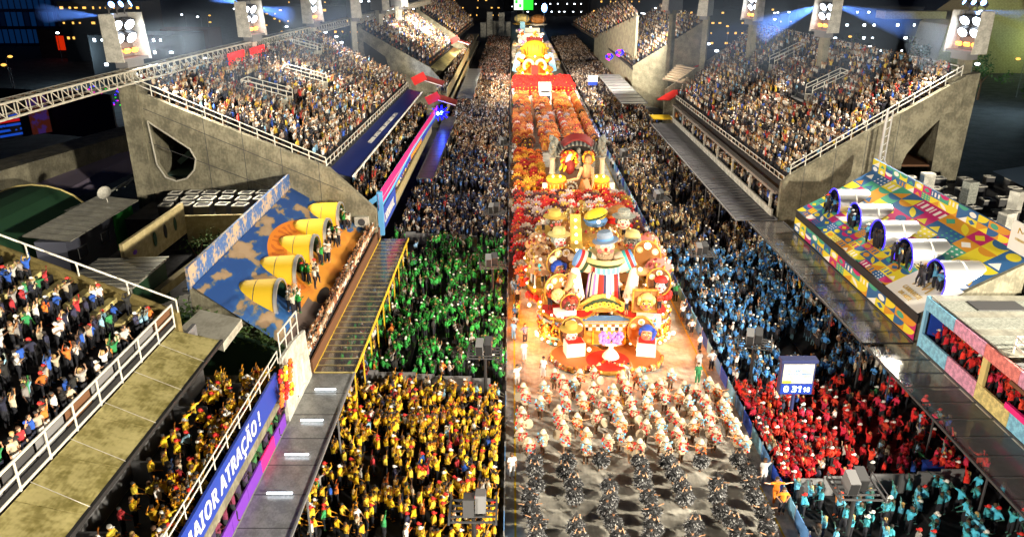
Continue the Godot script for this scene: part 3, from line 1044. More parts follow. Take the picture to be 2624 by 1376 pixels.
func make_left() -> void:
	var s: SurfaceTool
	# --- nearest left block: boxes under a roof, the stand above
	var o := thing("box_building", "nearest left building of two open levels with the blue lettered banner", "building")
	s = begin()
	box2(s, Vector3(-17.2, 3.7, 8), Vector3(FX, 4, -42.8))
	put("lower_floor", s, M.concrete, o)
	s = begin()
	box2(s, Vector3(-17.2, 5.75, 8), Vector3(FX + .02, 6.4, -37.9))
	put("upper_floor", s, M.concrete, o)
	s = begin()
	box2(s, Vector3(-17.25, 3.9, 8), Vector3(-17.05, 10.1, -37.8))
	put("back_wall", s, M.mid_grey, o)
	s = begin()
	box2(s, Vector3(-17.0, 6.401, 8), Vector3(FX - .1, 6.43, -37.8))
	put("floor_covering", s, M.dark_floor, o)
	for i in 16:
		s = begin()
		box2(s, Vector3(FX - .06, 4.02, -2.0 - i * 2.2), Vector3(FX + .03, 4.9, -4.17 - i * 2.2))
		put("parapet_panel", s, [M.purple, M.purple, M.magenta, M.purple][i % 4], o)
	for z in [-24.2, -28.8, -33.4]:
		s = begin()
		box2(s, Vector3(-16.9, 6.43, z), Vector3(-15.2, 7.6, z - .1))
		put("partition", s, M.dark_grey, o)
	s = begin()
	prism(s, PackedVector2Array([Vector2(-37.6, 3.95), Vector2(-42.9, 3.95), Vector2(-42.4, 7.5), Vector2(-39.8, 8.0), Vector2(-37.6, 8.1)]), .18, Transform3D(Basis(Vector3(0, 0, 1), Vector3.UP, Vector3(-1, 0, 0)), Vector3(FX + .08, 0, 0)))
	var ew := put("end_wall", s, M.white_wall, o)
	s = begin()
	for p in [[-39.6, 4.5, 6.6], [-41.0, 4.5, 6.2]]: box2(s, Vector3(FX + .07, p[1], p[0]), Vector3(FX + .13, p[2], p[0] - .18))
	box2(s, Vector3(FX + .07, 4.4, -39.6), Vector3(FX + .13, 4.6, -41.18))
	put("relief", s, M.white, ew)
	var bn := thing("banner", "long blue banner lettered MAIOR ATRAÇÃO on the left boxes", "banner")
	s = begin()
	box2(s, Vector3(FX - .02, 6.42, 6), Vector3(FX + .1, 7.9, -36.4))
	put("cloth", s, mat("banner_blue", lin(.012, .045, .36), .55), bn)
	words("lettering", "NOSSA MAIOR ATRAÇÃO !", 1.12, .02, M.white, bn, frame(Vector3(0, 0, -1), Vector3(1, 0, 0), Vector3(FX + .115, 7.14, -26.4)))
	rail(thing("railing", "white railing on top of the blue lettered banner", "railing"), [Vector3(FX - .1, 7.9, 4), Vector3(FX - .1, 7.9, -37.4)], .75, M.rail_white, 1.6)
	rail(thing("railing", "white railing on the white end wall beside the sunflowers", "railing"), [Vector3(FX - .05, 8.0, -37.8), Vector3(FX - .05, 7.7, -41.4)], 1.5, M.rail_white, 1.2, .045)
	var fl := thing("flower_ornament", "cluster of big orange paper flowers at the end of the blue banner", "decoration", Vector3(FX + .15, 7.2, -37.2))
	for k in 12:
		s = begin()
		var c := Vector3(.12 + .1 * (k % 3), -.9 + .42 * (k / 3) + .1 * (k % 2), 1.0 - .62 * (k % 4) + .2 * (k / 4))
		for i in 8:
			var d := Vector3(0, cos(TAU * i / 8), sin(TAU * i / 8))
			ell(s, c + d * .24, Vector3(.06, .09, .2), 6, 4, along(Vector3.ZERO, d, Vector3.RIGHT))
		var f := put("flower", s, [M.orange, M.red, M.yellow, M.orange][k % 4], fl)
		s = begin()
		ell(s, c + Vector3(.06, 0, 0), Vector3(.07, .12, .12), 8, 5)
		put("centre", s, [M.yellow, M.white, M.red][k % 3], f)
	# roof over the upper level
	o = thing("metal_roof", "long yellowish metal roof between the near left stand and the yellow shirted boxes", "roof")
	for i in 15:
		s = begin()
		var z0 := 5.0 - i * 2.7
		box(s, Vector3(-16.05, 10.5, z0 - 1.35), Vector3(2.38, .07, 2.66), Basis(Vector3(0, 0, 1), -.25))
		put("roof_panel", s, M.gold_roof_glare, o)
		s = begin()
		tube(s, Vector3(-14.9, 10.28, z0 - .4), Vector3(-17.2, 10.88, z0 - 1.0), .018, .018, 4)
		put("cable", s, M.rail_white, o)
	s = begin()
	box2(s, Vector3(-14.95, 10.08, 5), Vector3(-14.8, 10.26, -35.6))
	put("gutter", s, M.black, o)
	s = begin()
	for v in [[Vector3(-18.78, 9.00, -39.53), Vector3(-18.58, 9.00, -42.09), Vector3(-15.69, 9.00, -40.78), Vector3(-15.68, 9.00, -37.63)]]:
		quad(s, v[0], v[1], v[2], v[3])
		for i in 4: quad(s, v[i] - Vector3.UP * .5, v[i], v[(i + 1) % 4], v[(i + 1) % 4] - Vector3.UP * .5)
	tag(put("flat_roof", s, M.pale_concrete), "pale grey flat roof just past the end of the yellowish metal roof", "roof")
	# the near stand
	var st := stand("grandstand", "nearest left grandstand with yellow benches and a pipe railed front", Vector3(-17.3, 10.75, 8), Vector3(-33.3, 17.6, 8), Vector3(-17.3, 10.75, -36), Vector3(-33.3, 17.6, -36), 14)
	for i in 14:
		for k in 2 if i > 3 else 1:
			s = begin()
			var p := Vector3(-17.9 - i * 1.143, 11.3 + i * .489, -34.9 + k * 2.3)
			box(s, p, Vector3(.42, .34, 2.0))
			put("bench", s, M.straw, st)
	s = begin()
	prism(s, PackedVector2Array([Vector2(-17.2, 0), Vector2(-17.2, 11.45), Vector2(-33.6, 18.5), Vector2(-33.6, 0)]), .45, Transform3D(Basis(), Vector3(0, 0, -36.5)))
	put("side_wall", s, worn("ochre_wall", lin(.13, .1, .03), lin(.24, .185, .06), .3, .85, 0, 51), st)
	rail(thing("railing", "white pipe rail on the end wall of the nearest left grandstand", "railing"), [Vector3(-17.2, 11.45, -36.3), Vector3(-33.6, 18.5, -36.3)], .7, M.rail_white, 2.6, .05, 1)
	var fr := thing("railing", "white pipe railing with grey mesh along the front of the nearest left grandstand", "railing")
	rail(fr, [Vector3(-17.3, 10.8, 6), Vector3(-17.3, 10.8, -35.9)], 1.25, M.rail_white, 1.9, .055, 3)
	for i in 20:
		s = begin()
		box2(s, Vector3(-17.42, 10.95, 4.0 - i * 2.0), Vector3(-17.4, 11.85, 2.15 - i * 2.0))
		put("mesh_panel", s, [M.mid_grey, M.dark_grey, M.mid_grey, M.brown][i % 4], fr)
	canopy("grey canopy with tube reflections on the left side nearest the viewer", -9.97, FX, 5, -43.2, 4, 4.06, M.grey_canopy, M.dark_grey, 2.4, M.mid_grey)
	for z in [-23.6, -27.3, -31.1, -34.3, -37.6, -41.0]:  # emissive bars added on the canopy as reflections of fluorescent tubes
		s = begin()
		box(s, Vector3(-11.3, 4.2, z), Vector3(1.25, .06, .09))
		tag(put("reflection_bar", s, M.tube_reflection), "white glowing bar as tube reflection on the grey left canopy, %s the viewer" % {-23.6: "nearest to", -27.3: "second nearest to", -31.1: "third nearest to", -34.3: "third farthest from", -37.6: "second farthest from", -41.0: "farthest from"}[z], "lamp", "tube reflections on the left canopy")
	# --- printed deck with the yellow barrels
	canopy("smoky clear canopy with yellow posts in front of the yellow barrels", -9.95, FX, -43.5, -70.3, 4, 3.7, M.smoky_roof, M.straw, .95, M.yellow)
	o = thing("printed_deck", "sloping deck printed with clouds, an orange arch and sand, around the yellow barrels", "building")
	s = begin()
	quv(s, Vector3(-20.2, 9.2, -45.1), Vector3(-20.2, 9.2, -70), Vector3(-12.9, 4.7, -70), Vector3(-12.9, 4.7, -43.6))
	printed("mural", mural_image())
	put("deck", s, M.mural, o)
	s = begin()
	prism(s, PackedVector2Array([Vector2(-12.7, 0), Vector2(-20.3, 0), Vector2(-20.3, 9.1), Vector2(-12.7, 4.5)]), 25.0, Transform3D(Basis(), Vector3(0, 0, -69.9)))
	put("base", s, M.concrete, o)
	s = begin()
	box2(s, Vector3(-20.45, 8.9, -45.0), Vector3(-20.25, 10.5, -70.2))
	put("back_parapet", s, worn("cloud_print", lin(.04, .12, .36), lin(.5, .36, .24), .12, .7, 0, 31, .42, .62), o)
	s = begin()
	beam(s, Vector3(-20.3, 9.35, -70.1), Vector3(-12.9, 4.85, -70.1), .22, .3)
	put("edge_trim", s, M.yellow, o)
	s = begin()
	box2(s, Vector3(-12.72, 3.9, -43.4), Vector3(-12.6, 4.9, -70.2))
	put("front_parapet", s, M.brown, o)
	var tube_at := [[-15.4, -66.75], [-15.46, -61.93], [-15.52, -57.7], [-15.62, -53.0], [-15.71, -48.39]]
	var nth := ["farthest", "second farthest", "middle", "second nearest", "nearest"]
	for i in 5:
		var b := thing("barrel_booth", nth[i] + " of the five yellow barrel booths on the printed deck", "booth", Vector3(tube_at[i][0], 6.95, tube_at[i][1]), 0, "yellow barrel booths")
		var xf := Transform3D(Basis(Vector3(0, 1, 0), Vector3(-1, 0, 0), Vector3(0, 0, 1)), Vector3.ZERO)
		s = begin()
		lathe(s, [[1.36, 0], [1.38, .3], [1.34, 1.5]], 24, xf)
		put("shell", s, M.yellow, b)
		s = begin()
		lathe(s, [[1.33, 1.56], [1.27, 2.4], [1.05, 3.0], [.6, 3.35], [0, 3.45]], 24, xf)
		put("rear_shell", s, M.yellow, b)
		s = begin()
		lathe(s, [[1.31, 1.48], [1.31, 1.58]], 24, xf)
		put("seam", s, M.mid_grey, b)
		s = begin()
		lathe(s, [[1.26, -.05], [1.42, -.06], [1.45, .16], [1.37, .2]], 24, xf)
		put("rim", s, M.silver, b)
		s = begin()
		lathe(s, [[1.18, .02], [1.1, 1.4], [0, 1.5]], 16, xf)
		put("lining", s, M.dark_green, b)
	# --- roofs and plant behind the printed deck
	s = begin()
	box2(s, Vector3(-46, 0, -44), Vector3(-20.7, 5.2, -70))
	tag(put("service_block", s, M.asphalt), "dark low service block behind the printed deck with clouds", "building")
	o = thing("garden_wall", "beige wall with leaf shaped holes and plants behind the printed deck", "wall")
	s = begin()
	beam(s, Vector3(-27.9, 8.3, -52.0), Vector3(-27.7, 8.3, -62.4), .25, 2.6)
	put("wall", s, M.beige_wall, o)
	s = begin()
	beam(s, Vector3(-27.6, 7.3, -62.4), Vector3(-21.6, 7.3, -62.8), .2, 2.4)
	put("wall", s, M.beige_wall, o)
	for k in 3:
		s = begin()
		prism(s, disc_points(.5, 12, .55, 1.15), .03, frame(Vector3(0, 0, -1), Vector3(1, 0, .02), Vector3(-27.62, 8.4, -56.6 - 1.9 * k)))
		put("leaf_hole", s, M.dark_green if k != 1 else M.black, o)
	s = begin()
	prism(s, disc_points(.22, 8, 1.3, .8), .03, frame(Vector3(0, 0, -1), Vector3(1, 0, .02), Vector3(-27.7, 8.5, -53.4)))
	put("emblem", s, M.purple, o)
	plant("bushy green plant in front of the beige wall with leaf holes", Vector3(-26.2, 5.2, -60.5), 2.3, 1.2)
	plant("low green plant at the corner of the beige walls", Vector3(-25.4, 5.2, -62.0), 2.6, 1.0)
	o = thing("corrugated_shed", "white corrugated metal roofed shed beside the nearest left grandstand", "shed")
	for i in 12:
		s = begin()
		box(s, Vector3(-27.2 - .0, 8.5 + .02 * (i % 2), -47.4 - i * .42), Vector3(4.9, .1, .3), Basis(Vector3.UP, .08))
		put("roof_rib", s, M.sheet_metal, o)
	s = begin()
	box2(s, Vector3(-29.6, 8.3, -46.9), Vector3(-24.9, 8.42, -52.2))
	put("roof", s, M.white_wall, o)
	s = begin()
	box2(s, Vector3(-29.3, 5.2, -47.3), Vector3(-25.1, 8.28, -51.9))
	put("walls", s, M.white_wall, o)
	s = begin()
	box2(s, Vector3(-25.09, 5.2, -47.2), Vector3(-24.95, 8.26, -52.0))
	put("green_side", s, M.dark_green, o)
	s = begin()
	quad(s, Vector3(-30.1, 8.2, -46.9), Vector3(-32.8, 7.6, -47.4), Vector3(-30.6, 7.9, -51.8), Vector3(-29.7, 8.3, -52.6))
	tag(put("awning", s, M.white_wall), "pale flat awning left of the corrugated shed", "awning")
	o = thing("metal_house", "dark house with a sloping grey metal roof and a green end", "house")
	s = begin()
	for i in 10:
		var a := float(i) / 10
		var b := float(i + 1) / 10 - .008
		var p0 := Vector3(-36.8, 9.2, -55.0).lerp(Vector3(-36.6, 9.2, -66.2), a)
		var p1 := Vector3(-36.8, 9.2, -55.0).lerp(Vector3(-36.6, 9.2, -66.2), b)
		var q0 := Vector3(-33.6, 8.6, -55.6).lerp(Vector3(-33.4, 8.6, -66.8), a)
		var q1 := Vector3(-33.6, 8.6, -55.6).lerp(Vector3(-33.4, 8.6, -66.8), b)
		s = begin()
		quad(s, p0, p1, q1, q0)
		quad(s, q0 - Vector3.UP * .08, q1 - Vector3.UP * .08, p1 - Vector3.UP * .08, p0 - Vector3.UP * .08)
		quad(s, q0, q1, q1 - Vector3.UP * .08, q0 - Vector3.UP * .08)
		put("roof_panel", s, M.sheet_metal, o)
	s = begin()
	box2(s, Vector3(-36.4, 0, -55.6), Vector3(-34, 8.5, -62.9))
	put("walls", s, mat("slate_wall", lin(.07, .075, .11), .8), o)
	s = begin()
	box2(s, Vector3(-36.4, 0, -62.9), Vector3(-33.95, 8.5, -66.4))
	put("green_end", s, M.green, o)
	for z in [-57.6, -61.2]:
		s = begin()
		for f in [[0, .85, 1.3, .06], [0, 0, 1.3, .06], [-.62, .42, .06, .8], [.62, .42, .06, .8]]: box(s, Vector3(-33.96, 6.6 + f[1], z + f[0]), Vector3(.06, f[3], f[2]))
		put("window_frame", s, M.mid_grey, o)
	o = thing("arched_canopy", "dark green vaulted canopy with a yellow rim at the left edge", "canopy")
	var arch := PackedVector2Array()
	for i in 13: arch.append(Vector2(-43.5 + cos(PI * i / 12) * 5.0, 6.2 + sin(PI * i / 12) * 3.4))
	for i in 12:
		s = begin()
		quad(s, Vector3(arch[i].x, arch[i].y, -54), Vector3(arch[i].x, arch[i].y, -68), Vector3(arch[i + 1].x, arch[i + 1].y, -68), Vector3(arch[i + 1].x, arch[i + 1].y, -54))
		put("roof_strip", s, M.dark_green, o)
	s = begin()
	for i in 12: tube(s, Vector3(arch[i].x, arch[i].y, -68.1), Vector3(arch[i + 1].x, arch[i + 1].y, -68.1), .12, .12, 5)
	put("rim", s, M.straw, o)
	s = begin()
	lathe(s, [[0, 0], [.35, .06], [.6, .22]], 12, Transform3D(Basis(Vector3(1, 0, 0), .9), Vector3(-34.9, 9.9, -64.2)))
	tube(s, Vector3(-34.9, 9.1, -64.3), Vector3(-34.9, 9.9, -64.2), .04, .04, 5)
	tag(put("satellite_dish", s, M.white_wall), "round white dish on the grey metal roof", "dish")
	for k in 17:   # open topped coolers in rows on the dark roof
		var p := Vector3(-30.4 + 1.6 * (k % 6) + .35 * (k / 6), 8.0, -67.6 + 1.9 * (k / 6) - .25 * (k % 2))
		cooler(p, 1.0 + .15 * (k % 3), "white rimmed cooler on left roof, %s row from stand wall, %s from left" % [["first", "second", "third"][k / 6], ["first", "second", "third", "fourth", "fifth", "sixth"][k % 6]], "coolers on the left roof")
	s = begin()
	box2(s, Vector3(-33, 5.21, -62.95), Vector3(-20.6, 7.98, -68.35))
	tag(put("roof_slab", s, M.asphalt), "dark flat roof carrying rows of white rimmed coolers", "roof")
	o = thing("roof_stairs", "yellow and white stair gangway between the shed and the printed deck", "stairs")
	s = begin()
	beam(s, Vector3(-24.6, 6.9, -49.5), Vector3(-22.4, 7.8, -60.5), .5, .6)
	put("duct", s, M.beige_wall, o)
	for i in 9:
		s = begin()
		box(s, Vector3(-22.6 - .1 * i, 6.2 + .12 * (i % 3), -49.0 - i * 1.1), Vector3(1.5, .16, .5), Basis(Vector3.UP, .4 - .2 * (i % 3)))
		put("tread", s, M.white_wall if i % 3 else M.straw, o)
	rail(o, [Vector3(-21.4, 6.6, -47), Vector3(-21.4, 8.2, -60)], 1.1, M.rail_white, 1.4, .04)
	o = thing("walkway", "white slatted walkway below the printed deck", "walkway")
	for i in 12:
		s = begin()
		box(s, Vector3(-22.4 + .05 * i, 7.0 - .02 * i, -46.2 + .0 - i * .28), Vector3(3.0 - .1 * i, .07, .2), Basis(Vector3.UP, -.12))
		put("slat", s, M.white_wall, o)
	o = thing("hedge", "dark clipped hedge along the near side of the printed deck", "hedge")
	s = begin()
	for i in 420:
		var t := rng.randf()
		var c := Vector3(lerpf(-20.6, -13.6, t), lerpf(8.6, 5.4, t) + rng.randf_range(-.5, .45), -43.4 + rng.randf_range(-.7, .7))
		var b := Basis.from_euler(Vector3(rng.randf() * 6, rng.randf() * 6, rng.randf() * 6))
		tri(s, c + b.x * .16, c + b.y * .22, c - b.x * .16)
	put("leaves", s, M.foliage, o).set_meta("kind", "stuff")
	s = begin()
	prism(s, PackedVector2Array([Vector2(-20.5, 4), Vector2(-20.5, 8.2), Vector2(-13.6, 5.2), Vector2(-13.6, 4)]), .5, Transform3D(Basis(), Vector3(0, 0, -43.6)))
	put("core", s, M.dark_green, o)
	# --- the large left stand and its front
	big_stand_left()


func plant(label: String, at: Vector3, h: float, r: float) -> void:
	var o := thing("plant", label, "plant", at)
	var s := begin()
	for k in 6: tube(s, Vector3.ZERO, Vector3(cos(k * 1.1) * r * .5, h * .7, sin(k * 1.1) * r * .5), .03, .015, 4)
	put("stem", s, M.brown, o)
	s = begin()
	for k in 130:
		var d := Vector3(rng.randfn(), rng.randfn() * .8, rng.randfn()).limit_length(2.0) * .5
		var c := Vector3(d.x * r, h * .62 + d.y * h * .4, d.z * r)
		var b := Basis.from_euler(Vector3(rng.randf() * 6, rng.randf() * 6, rng.randf() * 6))
		var l := rng.randf_range(.14, .3)
		quad(s, c, c + b.x * l * .35 + b.y * l * .5, c + b.y * l, c - b.x * l * .35 + b.y * l * .5)
	put("leaves", s, M.foliage, o).set_meta("kind", "stuff")


func cooler(at: Vector3, w: float, label: String, group: String) -> void:
	var o := thing("rooftop_cooler", label, "cooler", at, rng.randf_range(-.15, .15), group)
	var s := begin()
	box(s, Vector3(0, .5, 0), Vector3(w, 1.0, w))
	put("casing", s, M.dark_grey, o)
	s = begin()
	for k in [[0, 1, w, .14], [0, -1, w, .14], [1, 0, .14, w * .8], [-1, 0, .14, w * .8]]:
		box(s, Vector3(k[0] * (w / 2 - .05), 1.03, k[1] * (w / 2 - .05)), Vector3(k[2], .1, k[3]))
	put("rim", s, M.white_wall, o)
	s = begin()
	lathe(s, [[w * .3, 1.0], [w * .3, 1.015], [0, 1.015]], 12)
	put("fan_opening", s, M.black, o)


func big_stand_left() -> void:
	var s: SurfaceTool
	var nf := Vector3(-16.9, 10.5, -69.2)
	var nb := Vector3(-33.2, 17.5, -69.4)
	var ff := Vector3(-15.9, 10.5, -121)
	var fb := Vector3(-28.6, 17.5, -119)
	var o := stand("grandstand", "large left grandstand with bare concrete end wall, packed with people", nf, nb, ff, fb, 20)
	# end wall with its rounded opening
	s = begin()
	var out := PackedVector2Array([Vector2(-12.6, 0), Vector2(-12.6, 7.1), Vector2(-16.6, 11.0), Vector2(-33.4, 18.1), Vector2(-33.4, 8.0), Vector2(-33.4, 0)])
	var hole := PackedVector2Array([Vector2(-32.3, 15.3), Vector2(-32.1, 11.4), Vector2(-31.5, 10.2), Vector2(-30.6, 9.85), Vector2(-29.6, 10.1), Vector2(-28.8, 10.9), Vector2(-28.5, 11.9), Vector2(-28.9, 12.8)])
	var key := PackedVector2Array([out[0], out[1], out[2], out[3]])
	var hc := hole.duplicate()   # keyhole outline: in to the opening, round it and back out
	if Geometry2D.is_polygon_clockwise(hc) == Geometry2D.is_polygon_clockwise(out): hc.reverse()
	var at := hc.find(Vector2(-32.1, 11.4))
	key.append(Vector2(-33.4, 11.42))
	for i in hc.size() + 1: key.append(hc[(at + i) % hc.size()] + (Vector2(0, .01) if i == 0 else Vector2.ZERO))
	key.append(Vector2(-33.4, 11.4))
	key.append(out[5])
	prism(s, key, .6, Transform3D(Basis(), Vector3(0, 0, -69.2)))
	put("end_wall", s, M.concrete, o)
	s = begin()
	box2(s, Vector3(-34.3, 0, -68.4), Vector3(-32.7, 18.4, -70.3))
	put("corner_column", s, M.concrete, o)
	s = begin()
	for i in 8: tube(s, Vector3(hole[i].x, hole[i].y, -68.55), Vector3(hole[(i + 1) % 8].x, hole[(i + 1) % 8].y, -68.55), .09, .09, 5)
	put("opening_rim", s, M.pale_concrete, o)
	s = begin()
	beam(s, Vector3(-32, 10.5, -73), Vector3(-29, 13.0, -73.5), .4, .5)
	beam(s, Vector3(-32, 12.5, -74), Vector3(-28.5, 11.5, -72.5), .3, .3)
	box2(s, Vector3(-33, 9.5, -76), Vector3(-27, 9.8, -71))
	put("inner_framing", s, mat("dim_green", lin(.1, .18, .16), .7), o)
	s = begin()
	prism(s, PackedVector2Array([Vector2(-15.7, 10.0), Vector2(-15.7, 11.2), Vector2(-28.7, 18.2), Vector2(-28.7, 8)]), .4, Transform3D(Basis(), Vector3(0, 0, -121.6)))
	put("far_wall", s, M.concrete, o)
	for k in 2:   # joint lines pressed into the end wall
		s = begin()
		beam(s, Vector3(-32.5, 16.2 - k * 3.0 + .2, -68.585), Vector3(-15.5, 8.9 - k * 2.4, -68.585), .03, .05)
		put("joint_strip", s, M.dark_grey, o)
	for k in 4:
		s = begin()
		var x := -17.5 - 3.3 * k
		box2(s, Vector3(x - .025, 5.0, -68.6), Vector3(x + .025, 11.2 + (-16.6 - x) * .425, -68.585))
		put("joint_strip", s, M.dark_grey, o)
	rail(thing("railing", "white railing up the near end of the large left grandstand", "railing"), [Vector3(-16.9, 10.9, -69.0), Vector3(-33.2, 18.0, -69.0)], 1.0, M.rail_white, 1.6, .05)
	rail(thing("railing", "white railing along the front row of the large left grandstand", "railing"), [Vector3(-16.95, 10.5, -69.4), Vector3(-15.95, 10.5, -120.8)], 1.1, M.rail_white, 1.5, .045)
	rail(thing("railing", "white railing along the top back row of the large left grandstand", "railing"), [Vector3(-33, 18.1, -69.6), Vector3(-28.6, 18.1, -118.8)], 1.0, M.rail_white, 2.4, .05)
	for v in [[.2, .26, .42, "nearest"], [.42, .5, .4, "middle"], [.3, .78, .72, "upper far"]]:   # stairwells with railings
		var c := nf.lerp(nb, v[2]).lerp(ff.lerp(fb, v[2]), v[1])
		var w := thing("stairwell", v[3] + " railed stairwell among the crowd of the large left grandstand", "stairwell", c)
		s = begin()
		box2(s, Vector3(-4.4, .2, -.08), Vector3(0, 1.9, .08))
		box2(s, Vector3(-4.4, .2, 2.1), Vector3(0, 1.9, 2.26))
		box2(s, Vector3(-4.55, .2, -.08), Vector3(-4.4, 2.9, 2.26))
		put("side_wall", s, M.pale_concrete, w)
		rail(w, [Vector3(0, 1.7, 2.2), Vector3(-4.5, 2.9, 2.2), Vector3(-4.5, 2.9, 0), Vector3(0, 1.7, 0)], 1.0, M.rail_white, 1.5, .045)
	# roof with lettering, boxes and banner in front
	o = thing("blue_roof", "long dark blue roof with white lettering in front of the large left grandstand", "roof")
	s = begin()
	quad(s, Vector3(-16.95, 10.6, -69.6), Vector3(-15.95, 10.6, -120.5), Vector3(-13.9, 10.0, -121), Vector3(-14.7, 10.0, -69.6))
	quad(s, Vector3(-14.7, 9.9, -69.6), Vector3(-13.9, 9.9, -121), Vector3(-15.95, 10.5, -120.5), Vector3(-16.95, 10.5, -69.6))
	put("sheet", s, M.blue_tarp, o)
	s = begin()
	beam(s, Vector3(-14.65, 10.05, -69.5), Vector3(-13.85, 10.05, -121), .12, .16)
	put("edge_rail", s, M.white, o)
	words("lettering", "CARNAVAL  SAPUCAI  CARNAVAL  SAPUCAI  CARNAVAL  SAPUCAI  CARNAVAL  SAPUCAI", .62, .02, M.white, o, frame(Vector3(.018, 0, -1), Vector3(.28, 1, 0), Vector3(-15.2, 10.26, -95.5)))
	o = thing("box_building", "left building of two open levels with the magenta and blue banner, before the large grandstand", "building")
	s = begin()
	box2(s, Vector3(-17, 3.7, -70.4), Vector3(FX, 4, -121))
	box2(s, Vector3(-17, 5.9, -70.4), Vector3(FX - .02, 6.5, -121))
	put("floors", s, M.concrete, o)
	s = begin()
	box2(s, Vector3(-17.2, 0, -70), Vector3(-17.0, 10.4, -121))
	put("back_wall", s, M.dark_grey, o)
	for i in 20:
		s = begin()
		box2(s, Vector3(FX - .08, 4, -71.0 - i * 2.5), Vector3(FX + .06, 5.05, -73.45 - i * 2.5))
		put("parapet_panel", s, M.beige_wall if i > 2 else M.blue, o)
	s = begin()
	for k in 5: box2(s, Vector3(FX - .4, 5.0, -76.0 - k * 10), Vector3(FX - .2, 6, -76.2 - k * 10))
	put("pillars", s, M.pale_concrete, o)
	o = thing("banner", "long magenta, light blue and dark blue banner in front of the large left grandstand", "banner")
	s = begin()
	quv(s, Vector3(FX + .05, 8.15, -70.3), Vector3(-11.6, 8.1, -121), Vector3(-11.6, 6.4, -121), Vector3(FX + .05, 6.4, -70.3))
	quad(s, Vector3(FX, 6.4, -70.3), Vector3(-11.65, 6.4, -121), Vector3(-11.65, 8.1, -121), Vector3(FX, 8.15, -70.3))
	printed("stripes", stripe_image())
	put("cloth", s, M.stripes, o)
	o = thing("sign", "blue sign with white lettering under the near end of the magenta banner", "sign")
	s = begin()
	box2(s, Vector3(FX + .07, 4.1, -70.4), Vector3(FX + .2, 6.3, -80))
	put("board", s, M.blue, o)
	words("lettering", "CARNAVAL", 1.3, .02, M.white, o, frame(Vector3(0, 0, -1), Vector3(1, 0, 0), Vector3(FX + .22, 5.1, -75.4)))
	o = thing("gate_frame", "light blue painted frame at the joint of the printed deck and the magenta banner", "frame")
	s = begin()
	beam(s, Vector3(-12.5, 4, -70.6), Vector3(-12.5, 8.3, -70.6), .45, .5)
	put("post", s, M.sky_blue, o)
	s = begin()
	beam(s, Vector3(-12.5, 7.9, -70.6), Vector3(-14.6, 6.4, -70.6), .4, .5)
	put("brace", s, M.sky_blue, o)
	for k in 2:
		var c := thing("air_conditioner", ["left", "right"][k] + " white air conditioner on the end wall of the large left grandstand", "air conditioner", Vector3(-15.6 + 1.7 * k, 6.4 - .35 * k, -68.35))
		s = begin()
		box(s, Vector3.ZERO, Vector3(1.3, .9, .45))
		put("casing", s, M.white_wall, c)
		s = begin()
		lathe(s, [[.34, 0], [.34, .03], [0, .03]], 14, Transform3D(Basis(Vector3.RIGHT, PI / 2), Vector3(0, 0, .225)))
		put("fan_grille", s, M.dark_grey, c)
	canopy("dark purple grey canopy in front of the magenta banner", -9.6, -11.6, -92, -134, 4, 4, M.dark_canopy, M.dark_grey, 3.0, M.dark_grey)
	# --- the farther left stands
	stand("grandstand", "second left grandstand from the viewer, with a bare concrete end wall", Vector3(-15.2, 10.6, -147), Vector3(-27.6, 17.5, -146), Vector3(-13.6, 10.6, -186), Vector3(-24.6, 17.5, -193), 20)
	stand("grandstand", "farthest left grandstand, its end wall grey in the distance", Vector3(-14.2, 10.6, -212), Vector3(-24.6, 17.5, -216), Vector3(-12.4, 10.6, -262), Vector3(-21.8, 17.5, -280), 20)
	for w in [[-12, -15, -27.8, -145.6, "left"], [-11.5, -14.0, -24.8, -211.6, "far left"]]:
		o = thing("end_wall", "bare concrete end wall of the %s grandstand" % ("second left" if w[4] == "left" else "farthest left"), "wall")
		s = begin()
		prism(s, PackedVector2Array([Vector2(w[0], 0), Vector2(w[0], 7.4), Vector2(w[1], 10.9), Vector2(w[2], 18.0), Vector2(w[2], 0)]), .6, Transform3D(Basis(), Vector3(0, 0, w[3])))
		put("wall", s, M.concrete, o)
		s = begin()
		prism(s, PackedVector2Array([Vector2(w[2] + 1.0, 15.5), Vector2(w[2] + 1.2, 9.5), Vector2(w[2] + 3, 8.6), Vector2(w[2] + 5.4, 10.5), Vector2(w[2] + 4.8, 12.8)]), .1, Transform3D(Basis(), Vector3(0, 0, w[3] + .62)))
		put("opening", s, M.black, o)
	s = begin()
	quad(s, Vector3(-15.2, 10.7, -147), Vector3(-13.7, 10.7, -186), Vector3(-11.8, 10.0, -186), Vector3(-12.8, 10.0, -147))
	tag(put("metal_roof", s, M.gold_roof_glare), "yellowish roof in front of the second left grandstand", "roof")
	o = thing("box_building", "far left building of open boxes before the second grandstand", "building")
	s = begin()
	for y in [4.0, 6.4]: box2(s, Vector3(-15.5, y - .3, -140), Vector3(-11.6, y, -280))
	put("floors", s, M.concrete, o)
	s = begin()
	box2(s, Vector3(-11.65, 6.2, -140), Vector3(-11.5, 7.9, -215))
	box2(s, Vector3(-11.65, 4, -140), Vector3(-11.5, 5, -215))
	put("parapets", s, M.beige_wall, o)
	canopy("grey slatted canopy far along the left side", -7.6, -10.6, -150, -196, 4.6, 4.6, M.grey_canopy, M.dark_grey, 3.8, M.mid_grey)
